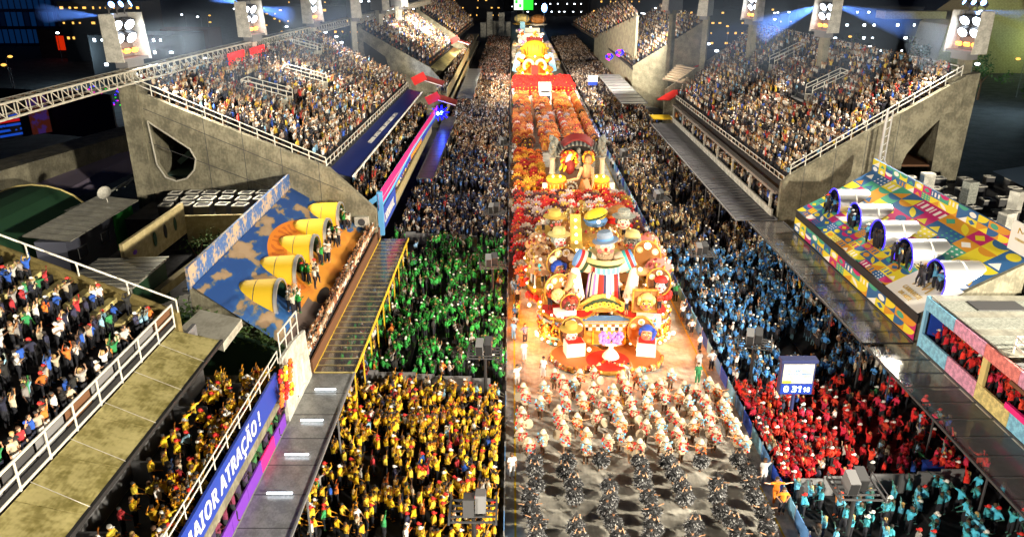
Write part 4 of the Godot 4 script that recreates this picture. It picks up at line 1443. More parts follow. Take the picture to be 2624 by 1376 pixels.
	for a in [[-13.6, 11.3, -126, "upper red awning at the end of the dark blue roof"], [-11.6, 8.2, -126.5, "lower red awning under the end of the dark blue roof"], [-13.0, 11.2, -196, "far orange red awning before the farthest left grandstand"]]:
		o = thing("awning", a[3], "awning", Vector3(a[0], a[1], a[2]))
		s = begin()
		box(s, Vector3(-.9, .5, 2.9), Vector3(2.2, 1.3, .12), Basis(Vector3(0, 0, 1), .45))
		put("red_face", s, M.red, o)
		s = begin()
		box(s, Vector3(.9, -.2, 0), Vector3(3.6, .12, 5.5), Basis(Vector3(0, 0, 1), -.3))
		put("sheet", s, M.dark_red, o)
		s = begin()
		box(s, Vector3(.9, -.1, 2.8), Vector3(3.6, .12, .08), Basis(Vector3(0, 0, 1), -.3))
		put("trim", s, M.white, o)
	# lattice truss over the backs of the left stands
	o = thing("lattice_truss", "long steel lattice truss running over the backs of the left grandstands", "truss")
	var pts := [Vector3(-33.6, 19.3, -40), Vector3(-33.0, 19.3, -62), Vector3(-30.4, 19.3, -110), Vector3(-26.6, 19.3, -160), Vector3(-22.6, 19.3, -222)]
	for k in 4:
		var a: Vector3 = pts[k]
		var b: Vector3 = pts[k + 1]
		var side := (b - a).cross(Vector3.UP).normalized() * .55
		for c in [side + Vector3.UP * .5, -side + Vector3.UP * .5, -side - Vector3.UP * .5, side - Vector3.UP * .5]:
			s = begin()
			tube(s, a + c, b + c, .1, .1, 5)
			put("chord", s, M.pale_concrete, o)
		var n := int(a.distance_to(b) / 1.25)
		for i in n:
			var p := a.lerp(b, float(i) / n)
			var q := a.lerp(b, (i + 1.0) / n)
			s = begin()
			tube(s, p + side + Vector3.UP * .5, q + side - Vector3.UP * .5, .05, .05, 4)
			tube(s, p + side - Vector3.UP * .5, p + side + Vector3.UP * .5, .05, .05, 4)
			tube(s, p - side - Vector3.UP * .5, p - side + Vector3.UP * .5, .05, .05, 4)
			tube(s, p - side + Vector3.UP * .5, p + side + Vector3.UP * .5, .05, .05, 4)
			put("lacing", s, M.pale_concrete, o)
	for c in [[-31.6, -88.6, "nearer"], [-31.1, -94.6, "farther"]]:
		s = begin()
		box(s, Vector3(c[0] + 1.0, 18.3, c[1]), Vector3(.2, 1.9, 5.0))
		tag(put("led_screen", s, M.red_screen), "red glowing screen under the left lattice truss, the %s of two" % c[2], "screen")


func make_right() -> void:
	var s: SurfaceTool
	var pastel := ["light_blue", "rose", "straw", "ocean", "coral"]
	# --- nearest right building in pastel panels
	var o := thing("box_building", "nearest right building clad in pastel panels, with red shirted guests at its openings", "building")
	s = begin()
	box2(s, Vector3(RX, 3.7, 6), Vector3(33, 4.4, -47))
	box2(s, Vector3(RX + .05, 6.85, 6), Vector3(40, 7.1, -47))
	put("floors", s, M.pale_concrete, o)
	s = begin()
	box2(s, Vector3(31.6, 4, 6), Vector3(31.8, 6.85, -47))
	put("back_wall", s, M.dark_red, o)
	var cols := [0, 1, 2, 0, 4, 1, 2, 0, 1, 3, 4, 2, 0, 1, 2, 3]
	for i in 16:
		var z0 := -46.9 + i * 3.3
		for r in 2:
			s = begin()
			box2(s, Vector3(RX - .1, [4.0, 6.8][r], z0), Vector3(RX + .05, [5.1, 7.65][r], z0 + 3.27))
			put("cladding_panel", s, M["pastel_" + pastel[cols[(i + (0 if r == 0 else 1) * (2 if i > 1 else 0)) % 16]]], o)
		if i % 2 == 0 and i > 1:
			s = begin()
			box2(s, Vector3(RX - .08, 5.1, z0), Vector3(RX + .1, 6.8, z0 + .5))
			put("pillar", s, M.straw, o)
	s = begin()
	box2(s, Vector3(RX - .16, 5.1, -37.5), Vector3(RX + .02, 5.45, -22))
	put("pink_ledge", s, M.magenta, o)
	s = begin()
	box2(s, Vector3(RX - .22, 6.6, -37.5), Vector3(RX + .02, 6.82, -22))
	put("brown_ledge", s, M.brown, o)
	s = begin()
	box2(s, Vector3(RX - .1, 4.0, -46.9), Vector3(RX + .1, 7.7, -47.2))
	put("corner_post", s, M.light_blue, o)
	s = begin()
	box2(s, Vector3(RX + .3, 4.0, -46.8), Vector3(31.6, 6.8, -47.0))
	put("blue_end", s, M.blue, o)
	for i in 10:
		s = begin()
		box(s, Vector3(32.2, 7.72, -46.6 + i * .85), Vector3(8.9, .08, .82), Basis(Vector3.RIGHT, .03))
		put("roof_panel", s, M.stone_grey if i % 3 else M.sheet_metal, o)
	s = begin()
	box2(s, Vector3(RX + .2, 7.1, -38.0), Vector3(40, 7.6, 5))
	put("terrace_deck", s, M.mid_grey, o)
	rail(thing("railing", "white curved pipe railing of the roof terrace at the right edge", "railing"), [Vector3(33.5, 7.6, -39.2), Vector3(28.3, 7.6, -39.0), Vector3(28.1, 7.6, -37.5), Vector3(28.1, 7.6, -26)], 1.1, M.rail_white, 1.7, .06)
	s = begin()
	box2(s, Vector3(29.5, 7.78, -46.0), Vector3(32.6, 7.84, -44.6))
	tag(put("roof_mat", s, M.dark_grey), "dark flat mat on the pale roof of the pastel building", "mat")
	canopy("clear canopy of glassy sheets along the pastel panelled building", 24.02, RX - .12, 5, -47.0, 4, 4, M.clear_roof, M.black, 1.75, M.dark_grey)
	canopy("smoky clear canopy along the building with the silver barrels", 24.0, RX - .12, -47.6, -75, 4, 3.9, M.smoky_roof, M.black, 1.75, M.dark_grey)
	canopy("dark canopy with raised slats in front of the large right grandstand", 22.9, RX - .5, -75.6, -128, 3.9, 3.9, M.dark_canopy, M.mid_grey, 2.1, M.mid_grey, 2)
	# --- the building printed in bright shapes, with silver barrels
	o = thing("printed_building", "right building printed all over in bright yellow, blue and pink shapes, around the silver barrels", "building")
	printed("quilt_a", quilt_image(768, 240, 5, 48))
	printed("quilt_b", quilt_image(768, 96, 8, 48))
	printed("quilt_c", quilt_image(768, 288, 12, 64))
	s = begin()
	prism(s, PackedVector2Array([Vector2(27.75, 0), Vector2(27.75, 5.9), Vector2(34.4, 9.7), Vector2(34.4, 0)]), 23.8, Transform3D(Basis(), Vector3(0, 0, -71.9)))
	put("base", s, M.concrete, o)
	s = begin()
	quv(s, Vector3(30.4, 7.6, -72), Vector3(30.4, 7.6, -52.9), Vector3(27.6, 6.05, -52.9), Vector3(27.6, 6.05, -72))
	put("front_deck", s, M.quilt_a, o)
	s = begin()
	quv(s, Vector3(34.5, 9.9, -72.4), Vector3(34.5, 9.9, -48.2), Vector3(30.4, 7.6, -48.2), Vector3(30.4, 7.6, -72))
	put("rear_deck", s, M.quilt_c, o)
	s = begin()
	quv(s, Vector3(34.5, 11.0, -72.6), Vector3(34.5, 11.0, -50.6), Vector3(34.5, 9.85, -50.6), Vector3(34.5, 9.85, -72.6))
	box2(s, Vector3(34.52, 9.0, -72.6), Vector3(34.7, 10.99, -48))
	put("back_parapet", s, M.quilt_b, o)
	s = begin()
	quv(s, Vector3(27.58, 5.35, -72), Vector3(27.58, 5.35, -47.8), Vector3(27.58, 4.1, -47.8), Vector3(27.58, 4.1, -72))
	put("front_parapet", s, M.quilt_b, o)
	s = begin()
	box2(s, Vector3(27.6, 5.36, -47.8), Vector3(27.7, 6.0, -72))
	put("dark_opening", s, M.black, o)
	s = begin()
	box2(s, Vector3(27.5, 6.0, -47.8), Vector3(27.62, 6.08, -72))
	put("front_edge", s, M.black, o)
	var wp := thing("logo_banner", "white canvas with gold crown and lettering on the bright printed building's front corner", "banner")
	s = begin()
	quad(s, Vector3(30.42, 7.64, -52.85), Vector3(30.42, 7.64, -47.9), Vector3(27.58, 6.08, -47.9), Vector3(27.58, 6.08, -52.85))
	put("canvas", s, M.white, wp)
	var px := frame(Vector3(0, 0, 1), Vector3(-.49, .87, 0), Vector3(28.35, 6.56, -50.5))
	words("lettering", "CAMAROTE", .46, .015, M.gold_paint, wp, px)
	words("lettering", "DA ARTE", .42, .015, M.gold_paint, wp, px.translated_local(Vector3(0, -.52, 0)))
	s = begin()
	for k in 6:
		var a := [Vector2(-.9, .5), Vector2(-.75, 1.25), Vector2(-.3, .6), Vector2(0, 1.5), Vector2(.3, .6), Vector2(.75, 1.25), Vector2(.9, .5)]
		beam(s, px * Vector3(a[k].x, a[k].y - .02, .01), px * Vector3(a[k + 1].x, a[k + 1].y - .02, .01), .09, .03)
	put("crown", s, M.gold_paint, wp)
	wp = thing("logo_banner", "white board with small gold crown on the bright printed building's rear parapet", "banner")
	s = begin()
	box2(s, Vector3(34.3, 9.9, -50.5), Vector3(34.48, 11.9, -48.0))
	put("canvas", s, M.white, wp)
	px = frame(Vector3(0, 0, 1), Vector3(-1, 0, 0), Vector3(34.28, 11.0, -49.25))
	s = begin()
	for k in 4:
		var a := [Vector2(-.45, .2), Vector2(-.4, .6), Vector2(0, .3), Vector2(.4, .6), Vector2(.45, .2)]
		beam(s, px * Vector3(a[k].x, a[k].y, .01), px * Vector3(a[k + 1].x, a[k + 1].y, .01), .07, .03)
	put("crown", s, M.gold_paint, wp)
	words("lettering", "CAMAROTE", .24, .015, M.gold_paint, wp, px.translated_local(Vector3(0, -.2, 0)))
	var nth := ["farthest", "second farthest", "middle", "second nearest", "nearest"]
	var tp := [[29.6, -68.5], [29.6, -63.9], [29.5, -59.1], [29.5, -54.6], [29.5, -50.0]]
	for i in 5:
		var b := thing("barrel_booth", nth[i] + " of the five silver barrel booths on the bright printed building", "booth", Vector3(tp[i][0], 7.75, tp[i][1]), 0, "silver barrel booths")
		var xf := Transform3D(Basis(Vector3(0, 1, 0), Vector3(1, 0, 0), Vector3(0, 0, -1)), Vector3.ZERO)
		s = begin()
		lathe(s, [[1.32, 0], [1.32, 1.5], [1.3, 1.52]], 26, xf)
		put("shell", s, M.silver, b)
		s = begin()
		lathe(s, [[1.3, 1.6], [1.3, 2.9], [1.1, 3.1], [0, 3.15]], 26, xf)
		put("rear_shell", s, M.silver, b)
		s = begin()
		lathe(s, [[1.33, 1.48], [1.36, 1.55], [1.33, 1.62]], 26, xf)
		put("seam_ring", s, M.white, b)
		s = begin()
		for k in 24:
			var a := TAU * k / 24
			var c := TAU * (k + 1) / 24
			tube(s, xf * Vector3(cos(a) * 1.36, -.02, sin(a) * 1.36), xf * Vector3(cos(c) * 1.36, -.02, sin(c) * 1.36), .05, .05, 5)
		put("neon_tube", s, M.neon_blue, b)
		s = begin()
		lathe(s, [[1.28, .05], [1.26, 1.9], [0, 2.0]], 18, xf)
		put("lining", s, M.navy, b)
	# --- roof plant behind
	s = begin()
	box2(s, Vector3(34.75, 0, -46), Vector3(62, 8.2, -74))
	tag(put("service_block", s, M.asphalt), "dark flat roof crowded with coolers behind the bright printed building", "building")
	for k in 34:
		var p := Vector3(36.3 + 2.35 * (k % 6) + rng.randf_range(-.5, .5), 8.2, -72.0 + 3.4 * (k / 6) + rng.randf_range(-.7, .7))
		cooler(p, rng.randf_range(.75, 1.15), "grey boxy cooler on the right roof, %s row from the back, %s from the avenue" % [["first", "second", "third", "fourth", "fifth", "sixth"][k / 6], ["first", "second", "third", "fourth", "fifth", "sixth"][k % 6]], "coolers on the right roof")
	for k in 6:
		var p := Vector3(37.5 + 2.2 * (k % 4), 8.2, -68 + 3.0 * k)
		var c := thing("upright_cooler", ["tall pale green grey cooler on legs on the right roof, farthest from the viewer", "tall pale cooler on legs on the right roof, second row from the back", "tall pale cooler on legs in the middle of the right roof", "tall pale cooler on legs right of the middle of the right roof", "tall pale cooler on legs near the white crown board", "tall pale cooler on legs nearest the viewer on the right roof"][k], "cooler", p, .3 * (k % 3))
		s = begin()
		box(s, Vector3(0, 1.6, 0), Vector3(1.0, 1.9, .8))
		put("casing", s, M.stone_grey if k % 2 else M.white_wall, c)
		for j in 4:
			s = begin()
			box(s, Vector3(-.4 if j & 1 else .4, .33, -.3 if j & 2 else .3), Vector3(.08, .66, .08))
			put("leg", s, M.steel, c)
	for k in 9:
		s = begin()
		var p := Vector3(36 + k * 1.7, 8.6 + .3 * (k % 3), -70 + 2.1 * k)
		tube(s, p, p + Vector3(3.5 - k % 3, .2, -2.5 + (k % 4)), .09, .09, 6)
		tag(put("pipe", s, M.stone_grey), "grey pipe lying across the cluttered right roof, %s from the far end" % ["first", "second", "third", "fourth", "fifth", "sixth", "seventh", "eighth", "last"][k], "pipe", "pipes on the right roof")
	s = begin()
	for k in 5: quad(s, Vector3(47 + k * 3, 9.0 + .5 * (k % 2), -62), Vector3(47 + k * 3, 9.4 + .5 * (k % 2), -74), Vector3(50 + k * 3, 9.4 + .5 * ((k + 1) % 2), -74), Vector3(50 + k * 3, 9.0 + .5 * ((k + 1) % 2), -62))
	tag(put("tarpaulin_roof", s, mat("slate_tarp", lin(.06, .09, .13), .35)), "dark blue grey tarpaulin roof at the right edge behind the coolers", "tarpaulin")
	# --- the large right stand
	var nf := Vector3(27.65, 7.0, -76.6)
	var nb := Vector3(43.6, 17.4, -77.4)
	var ff := Vector3(27.4, 6.9, -131)
	var fb := Vector3(42.0, 17.4, -140)
	o = stand("grandstand", "large right grandstand with bare concrete end wall, packed with people", nf, nb, ff, fb, 20)
	s = begin()
	var out := PackedVector2Array([Vector2(27.4, 0), Vector2(27.4, 7.6), Vector2(28.2, 8.4), Vector2(43.9, 18.2), Vector2(43.9, 14.9), Vector2(42.6, 14.6), Vector2(40.4, 12.0), Vector2(39.5, 10.6), Vector2(39.2, 9.6), Vector2(39.2, 0)])
	prism(s, out, .6, Transform3D(Basis(), Vector3(0, 0, -76.9)))
	put("end_wall", s, M.concrete, o)
	s = begin()
	prism(s, PackedVector2Array([Vector2(43.0, 18.0), Vector2(45.6, 18.4), Vector2(45.2, 0), Vector2(42.9, 0), Vector2(42.5, 14.6)]), 1.2, Transform3D(Basis(), Vector3(0, 0, -78.2)))
	put("corner_column", s, M.concrete, o)
	s = begin()
	beam(s, Vector3(39.8, 9, -80), Vector3(42.3, 13.5, -80), .5, .6)
	box2(s, Vector3(39, 9, -84), Vector3(44, 9.2, -77.5))
	put("inner_framing", s, M.brown, o)
	s = begin()
	prism(s, PackedVector2Array([Vector2(27.4, 0), Vector2(27.4, 7.6), Vector2(42.2, 18.0), Vector2(42.2, 0)]), .5, Transform3D(Basis(), Vector3(0, 0, -141)))
	put("far_wall", s, M.concrete, o)
	for k in 4:
		s = begin()
		var x := 29.5 + 2.9 * k
		box2(s, Vector3(x - .025, 3.0, -76.3), Vector3(x + .025, 8.4 + (x - 28.2) * .624 - .1, -76.285))
		put("joint_strip", s, M.dark_grey, o)
	rail(thing("railing", "white railing up the near end of the large right grandstand", "railing"), [Vector3(28.2, 8.4, -76.6), Vector3(43.7, 18.1, -76.9)], 1.0, M.rail_white, 1.6, .05)
	rail(thing("railing", "white railing along the front row of the large right grandstand", "railing"), [Vector3(27.7, 7.0, -76.8), Vector3(27.45, 6.9, -131)], 1.15, M.rail_white, 1.5, .045)
	rail(thing("railing", "white railing along the top back row of the large right grandstand", "railing"), [Vector3(43.6, 18.0, -77.6), Vector3(42, 18.0, -139.8)], 1.0, M.rail_white, 2.2, .06)
	for v in [[.5, .3, "nearest"], [.62, .62, "farther"]]:
		var c := nf.lerp(nb, v[0]).lerp(ff.lerp(fb, v[0]), v[1])
		var w := thing("stairwell", v[2] + " railed stairwell among the crowd of the large right grandstand", "stairwell", c)
		s = begin()
		box2(s, Vector3(0, .2, -.08), Vector3(3.6, 1.6, .08))
		box2(s, Vector3(0, .2, 2.1), Vector3(3.6, 1.6, 2.26))
		put("side_wall", s, M.pale_concrete, w)
		rail(w, [Vector3(0, 1.7, 2.2), Vector3(3.8, 3.6, 2.2), Vector3(3.8, 3.6, 0), Vector3(0, 1.7, 0)], 1.0, M.rail_white, 1.5, .045)
	o = thing("box_building", "long narrow boxes with a pebbled roof strip under the large right grandstand", "building")
	s = begin()
	box2(s, Vector3(26.9, 6.3, -76.8), Vector3(27.6, 6.6, -131))
	put("roof_strip", s, worn("pebbles", lin(.12, .1, .09), lin(.5, .45, .4), 1.4, .9, 0, 33), o)
	s = begin()
	box2(s, Vector3(26.75, 4.0, -76.6), Vector3(26.95, 4.7, -131))
	put("white_parapet", s, M.white_wall, o)
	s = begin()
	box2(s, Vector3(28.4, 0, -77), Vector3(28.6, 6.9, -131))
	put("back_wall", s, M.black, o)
	s = begin()
	box2(s, Vector3(26.8, 3.6, -76.6), Vector3(28.4, 3.9, -131))
	put("floor", s, M.concrete, o)
	for k in 8:
		s = begin()
		box2(s, Vector3(26.8, 4.7, -77.5 - k * 7.4), Vector3(27.0, 6.3, -77.8 - k * 7.4))
		put("pillar", s, M.white_wall, o)
	o = thing("red_roof", "red and cream slatted roof with red drapes at the far end of the large right grandstand", "roof")
	for k in 7:
		s = begin()
		box(s, Vector3(29.2 + .5 * k, 9.0 + .32 * k, -141.8 - .6 * k), Vector3(1.0, .3, 5.5), Basis(Vector3.UP, .5))
		put("slat", s, M.cream, o)
	s = begin()
	box(s, Vector3(32.6, 9.8, -147), Vector3(6, .2, 7), Basis(Vector3(0, 0, 1), .3))
	put("red_sheet", s, M.red, o)
	s = begin()
	box(s, Vector3(28.0, 7.0, -138), Vector3(3.4, .12, 5), Basis(Vector3(0, 0, 1), .5) * Basis(Vector3.UP, .3))
	put("red_drape", s, M.red, o)
	s = begin()
	box(s, Vector3(25.2, 4.4, -131), Vector3(3.2, .2, 3.5))
	put("yellow_sheet", s, M.yellow, o)
	# --- farther right stands
	var far := [["second right grandstand from the viewer, its end wall dark grey", Vector3(26.36, 7.00, -173.05), Vector3(37.21, 17.40, -156.41), Vector3(26.38, 7.00, -233.15), Vector3(38.25, 17.40, -210.39)], ["farthest right grandstand with a pale end wall", Vector3(25.82, 7.00, -251.42), Vector3(27.13, 17.40, -175.44), Vector3(23.29, 7.00, -314.14), Vector3(35.22, 17.40, -256.53)]]
	for f in far:
		o = stand("grandstand", f[0], f[1], f[2], f[3], f[4], 20)
		s = begin()
		var a: Vector3 = f[1]
		var b: Vector3 = f[2]
		var low := a + Vector3.UP * .9
		var hi := b + Vector3.UP * .9
		quad(s, Vector3(a.x, 0, a.z), low, hi, Vector3(b.x, 0, b.z))
		quad(s, Vector3(b.x, 0, b.z - .5), hi - Vector3(0, 0, .5), low - Vector3(0, 0, .5), Vector3(a.x, 0, a.z - .5))
		quad(s, low, low - Vector3(0, 0, .5), hi - Vector3(0, 0, .5), hi)
		put("end_wall", s, M.concrete, o)
	canopy("grey slatted canopy far along the right side", 20.4, 25.4, -146, -188, 4.2, 4.2, M.grey_canopy, M.dark_grey, 4.0, M.mid_grey, 1)
	for p in [[25.0, 6.5, -205, "magenta and blue lit sign beside the second right grandstand"], [25.6, 9.0, -190, "pink and blue lit sign on the corner of the second right grandstand"]]:
		o = thing("neon_sign", p[3], "sign", Vector3(p[0], p[1], p[2]))
		for k in 5:
			s = begin()
			var a := k * 1.25
			beam(s, Vector3(cos(a) * .9, sin(a) * .6, 0), Vector3(cos(a + 1.0) * .7, sin(a + 1.0) * .8, .3), .35, .3)
			put("neon_light", s, M.pink_sign if k % 2 else M.blue_sign, o)


func house_lights(o: Node3D, w: float, h: float, d: float, cols: int, rows: int, lit: Material) -> void:
	for r in rows:
		for c in cols:
			if rng.randf() < .45: continue
			var s := begin()
			box(s, Vector3(-w / 2 + (c + rng.randf_range(.3, .7)) * w / cols, (r + .6) * h / rows, d / 2 + .03), Vector3(rng.randf_range(.4, 1.1), rng.randf_range(.4, .8), .06))
			put("window", s, lit, o)


func make_far_city() -> void:
	var s: SurfaceTool
	# elevated road and grey sloping left ramp, purple light painted into its colour
	s = begin()
	quad(s, Vector3(-45.57, 6.50, -59.45), Vector3(-54.39, 8.00, -73.17), Vector3(-43.57, 8.00, -91.00), Vector3(-42.00, 6.50, -87.48))
	struct("ramp", s, mat("ramp_purple_lit", lin(.23, .19, .27), .8))
	s = begin()
	beam(s, Vector3(-52.03, 8.60, -68.29), Vector3(-45.94, 8.60, -94.44), 4.0, 2.4)
	struct("elevated_road", s, M.concrete)
	s = begin()
	for k in 8: beam(s, Vector3(-39.58, 8.00, -64.81).lerp(Vector3(-37.59, 8.00, -74.63), k / 8.0), Vector3(-38.38, 8.00, -67.81).lerp(Vector3(-38.92, 8.00, -79.33), k / 8.0) + Vector3(.3, .1, 0), .12, .12)
	tag(put("pipe_rack", s, M.stone_grey), "stack of pale pipes lying behind the grey metal roof", "pipes")
	# a concert yard with lit screens, on the far left
	var o := thing("stage_screens", "big lit stage screens in the dark yard on the far left", "screen")
	var im := Image.create(256, 96, false, Image.FORMAT_RGB8)
	var n := FastNoiseLite.new()
	n.frequency = .03
	for y in 96:
		for x in 256:
			var v := n.get_noise_2d(x, y)
			var c := Color(.01, .01, .02)
			if x < 60 and y > 30: c = Color(.1, .35, .9) if (y / 6) % 2 == 0 and v > -.25 else Color(.02, .02, .06)
			if x < 60 and y > 48 and y < 56: c = Color(.85, .05, .08)
			elif x > 84 and x < 140: c = Color(.3, .12, .08).lerp(Color(.25, .15, .4), clampf(v * 4 + .5, 0, 1))
			elif x > 150 and x < 220: c = Color(.4, .07, .01) if Vector2(x - 196, y - 38).length() > 12 else Color(.75, .38, .03)
			im.set_pixel(x, y, c)
	var sc := mat("stage_screen", Color.BLACK, .4)
	sc.emission_enabled = true
	sc.emission = Color.WHITE
	sc.emission_operator = BaseMaterial3D.EMISSION_OP_MULTIPLY
	sc.emission_texture = ImageTexture.create_from_image(im)
	sc.emission_energy_multiplier = .55
	s = begin()
	var a := Vector3(-79.09, 3.00, -118.75)
	var b := Vector3(-71.54, 3.00, -131.43)
	quv(s, a + Vector3(0, 6.0, 0), b + Vector3(0, 6.0, 0), b, a)
	put("screen", s, sc, o)
	s = begin()
	beam(s, (a + b) / 2 + Vector3(0, 3, -1), (a + b) / 2 + Vector3(.1, 3, -1.3), 27, 7)
	put("frame", s, M.black, o)
	var party := thing("party_lights", "scatter of magenta, green and blue party lights in the dark on the left", "lights")
	for k in 90:
		s = begin()
		var p := Vector3(-80.46, 2.00, -150.58) + Vector3(rng.randf_range(-5, 5), rng.randf_range(0, 4), rng.randf_range(-9, 7))
		ell(s, p, Vector3(.2, .12, .2), 6, 4)
		put("light", s, [M.pink_sign, M.neon_blue, M.green_screen, M.pink_sign][k % 4], party)
	o = thing("orange_walls", "low warehouse with orange lit walls behind the nearest left tower", "building", Vector3(-129.39, 0.00, -261.58))
	s = begin()
	box2(s, Vector3(-26, 0, -14), Vector3(30, 9, -2))
	put("walls", s, mat("dim_red_wall", lin(.06, .02, .02), .9), o)
	for q in [[-20, -12], [-11.4, -6], [9.5, 16.5]]:  # glowing panels added for the orange light on the walls
		s = begin()
		box2(s, Vector3(q[0], 2.5, -2), Vector3(q[1], 7.0, -1.9))
		put("glowing_wall_panel", s, M.orange_light, o)
	# glass block glowing blue, far left
	o = thing("glass_building", "blue lit glass office block at the top left", "building", Vector3(-188.27, 0.00, -304.53))
	s = begin()
	box2(s, Vector3(-60, 0, -40), Vector3(17, 40, -1))
	put("walls", s, M.navy, o)
	glow("blue_window", Color(.03, .16, .32), .5)
	glow("blue_window_dim", Color(.02, .08, .18), .3)
	for r in 4:
		for c in 32:
			s = begin()
			box2(s, Vector3(-58 + c * 2.32, 1.0 + r * 6.2, -1), Vector3(-56.2 + c * 2.32, 6.0 + r * 6.2, -.9))
			put("window", s, [M.blue_window, M.blue_window_dim, M.navy][0 if (r + c * 2) % 3 == 0 else (1 if (r * c) % 2 else 0)], o)
	# pale curved arch building at the right edge, dark blocks with windows
	o = thing("pale_building", "pale green grey building behind the nearest right tower", "building", Vector3(129.80, 0.00, -221.95))
	s = begin()
	prism(s, PackedVector2Array([Vector2(-11, 0), Vector2(-9, 13), Vector2(-1, 19), Vector2(6, 27), Vector2(40, 27), Vector2(40, 0)]), 16, Transform3D(Basis(), Vector3(0, 0, -18)))
	put("walls", s, M.beige_wall, o)
	s = begin()
	box2(s, Vector3(-26, 14.5, -4), Vector3(-9, 16.5, -10))
	put("slab", s, M.beige_wall, o)
	s = begin()
	box2(s, Vector3(13, 12.5, -1.9), Vector3(32, 17, 3))
	box2(s, Vector3(19, 0, -1.5), Vector3(21.5, 12.5, 2))
	put("blue_porch", s, M.navy, o)
	s = begin()
	ell(s, Vector3(17.5, 10.5, .8), Vector3(.35, .35, .3), 8, 5)
	put("lamp", s, M.street_lamp, o)
	omni("porch_lamp", o.position + Vector3(14.5, 9.5, 5), 55, Color(.85, 1, .75), .3)
	omni("porch_lamp", o.position + Vector3(-3, 15, 6), 35, Color(.85, 1, .75), .3)
	var specs := [[-95, -210, 24, 12, "left"], [-70, -300, 30, 15, "left"], [-128, -260, 26, 18, "far left"], [-60, -400, 34, 14, "left"], [75, -210, 26, 10, "right"], [70, -300, 30, 14, "right"], [115, -270, 36, 16, "far right"], [60, -420, 40, 18, "right"], [-28, -470, 46, 16, "centre left"], [28, -500, 50, 18, "centre right"], [-105, -380, 44, 20, "far left"], [130, -400, 50, 22, "far right"], [0, -560, 90, 20, "centre"]]
	var size_words := ["low", "long low", "wide", "broad"]
	for i in specs.size():
		var q: Array = specs[i]
		o = thing("dark_building", "%s dark city building with lit windows, %s side, %s from the viewer" % [size_words[i % 4], q[4], ["nearest", "second", "third", "fourth", "first", "third", "fourth", "fifth", "first", "first", "fourth", "sixth", "last"][i]], "building", Vector3(q[0], 0, q[1]))
		s = begin()
		box(s, Vector3(0, q[3] / 2.0, 0), Vector3(q[2], q[3], 14))
		put("walls", s, mat("night_wall%d" % i, lin(.03, .03, .035), .9), o)
		house_lights(o, q[2], q[3], 14, 11, 4, M.warm_window if i % 3 else M.street_lamp)
	for k in 120:   # street lamps of the dark city
		var x := rng.randf_range(-150, 150)
		var z := rng.randf_range(-150, -430)
		if absf(x) < 42: x = signf(x) * (44 + absf(x) * .4)
		if x < 0 and k < 6: z -= 40
		o = thing("street_lamp", "small street lamp glowing in the dark city beyond the grandstands", "street lamp", Vector3(x, 0, z), rng.randf() * TAU, "street lamps of the dark city")
		s = begin()
		tube(s, Vector3.ZERO, Vector3(0, 8, 0), .12, .07, 6)
		tube(s, Vector3(0, 8, 0), Vector3(0, 8.6, 1.4), .06, .05, 5)
		put("pole", s, M.mid_grey, o)
		s = begin()
		ell(s, Vector3(0, 8.6, 1.5), Vector3(.55, .3, .55), 8, 5)
		put("lamp", s, [M.street_lamp, M.street_lamp, M.warm_window][k % 3], o)
	for k in 12:
		omni("street_glow", Vector3([-80, -66, -110, -90, 66, 84, 104, 72, 90, -58, 58, 76][k], 8.2, [-170, -250, -200, -330, -150, -190, -160, -230, -175, -370, -330, -210][k]), 90, Color(1, .95, .85) if k % 2 else Color(.8, .95, 1), .3)
	for k in 24:
		var x := rng.randf_range(52, 118) * (1 if k < 16 else -1)
		tree("dark leafy tree in the night beyond the %s grandstands, %s from the viewer" % ["right" if x > 0 else "left", ["nearest", "second", "third", "fourth", "fifth", "sixth", "seventh", "eighth", "ninth", "tenth", "eleventh", "twelfth", "thirteenth", "fourteenth", "fifteenth", "last"][k if k < 16 else k - 16]], Vector3(x + 8 * signf(x), 0, -150 - 9.0 * (k if k < 16 else (k - 16) * 2) - rng.randf() * 8), rng.randf_range(6, 10), "trees beyond the %s grandstands" % ("right" if x > 0 else "left"))
	# the end of the avenue
	o = thing("green_screen", "bright green and white display board over the far end of the avenue", "screen", Vector3(5.26, 11.95, -380.00))
	s = begin()
	box(s, Vector3(-2.2, 0, 0), Vector3(4.2, 5.2, .4))
	put("white_display", s, M.white_screen, o)
	s = begin()
	box(s, Vector3(2.3, 0, 0), Vector3(4.6, 5.2, .4))
	put("green_display", s, M.green_screen, o)
	s = begin()
	for p in [[-3.2, 1.0], [-1.4, -.8], [2.4, .3]]: box(s, Vector3(p[0], p[1], .22), Vector3(1.1, 1.5, .06))
	put("display_marks", s, M.green_screen, o)
	s = begin()
	box2(s, Vector3(-.3, -20, -.4), Vector3(.3, -2.6, -.2))
	put("pole", s, M.mid_grey, o)
	o = thing("arch_lamp", "large blazing white lamp over the far end of the avenue", "lamp", Vector3(15.07, 10.24, -380.00))
	s = begin()
	ell(s, Vector3.ZERO, Vector3(1.3, 2.0, 1.3), 10, 6)
	put("lamp", s, M.searchlight, o)
	s = begin()
	tube(s, Vector3(0, -24, 0), Vector3(0, -2, 0), .25, .2, 6)
	put("pole", s, M.mid_grey, o)
	o = thing("white_cabins", "white cabins and scaffolding at the far left end of the avenue", "cabin", Vector3(-6.18, 0.00, -344.84))
	s = begin()
	for k in 5: box(s, Vector3(-6 + 2.6 * k, 3 + 2 * (k % 2), -5 * (k % 3)), Vector3(2.4, 6 + 4 * (k % 2), 3))
	put("walls", s, M.white_wall, o)


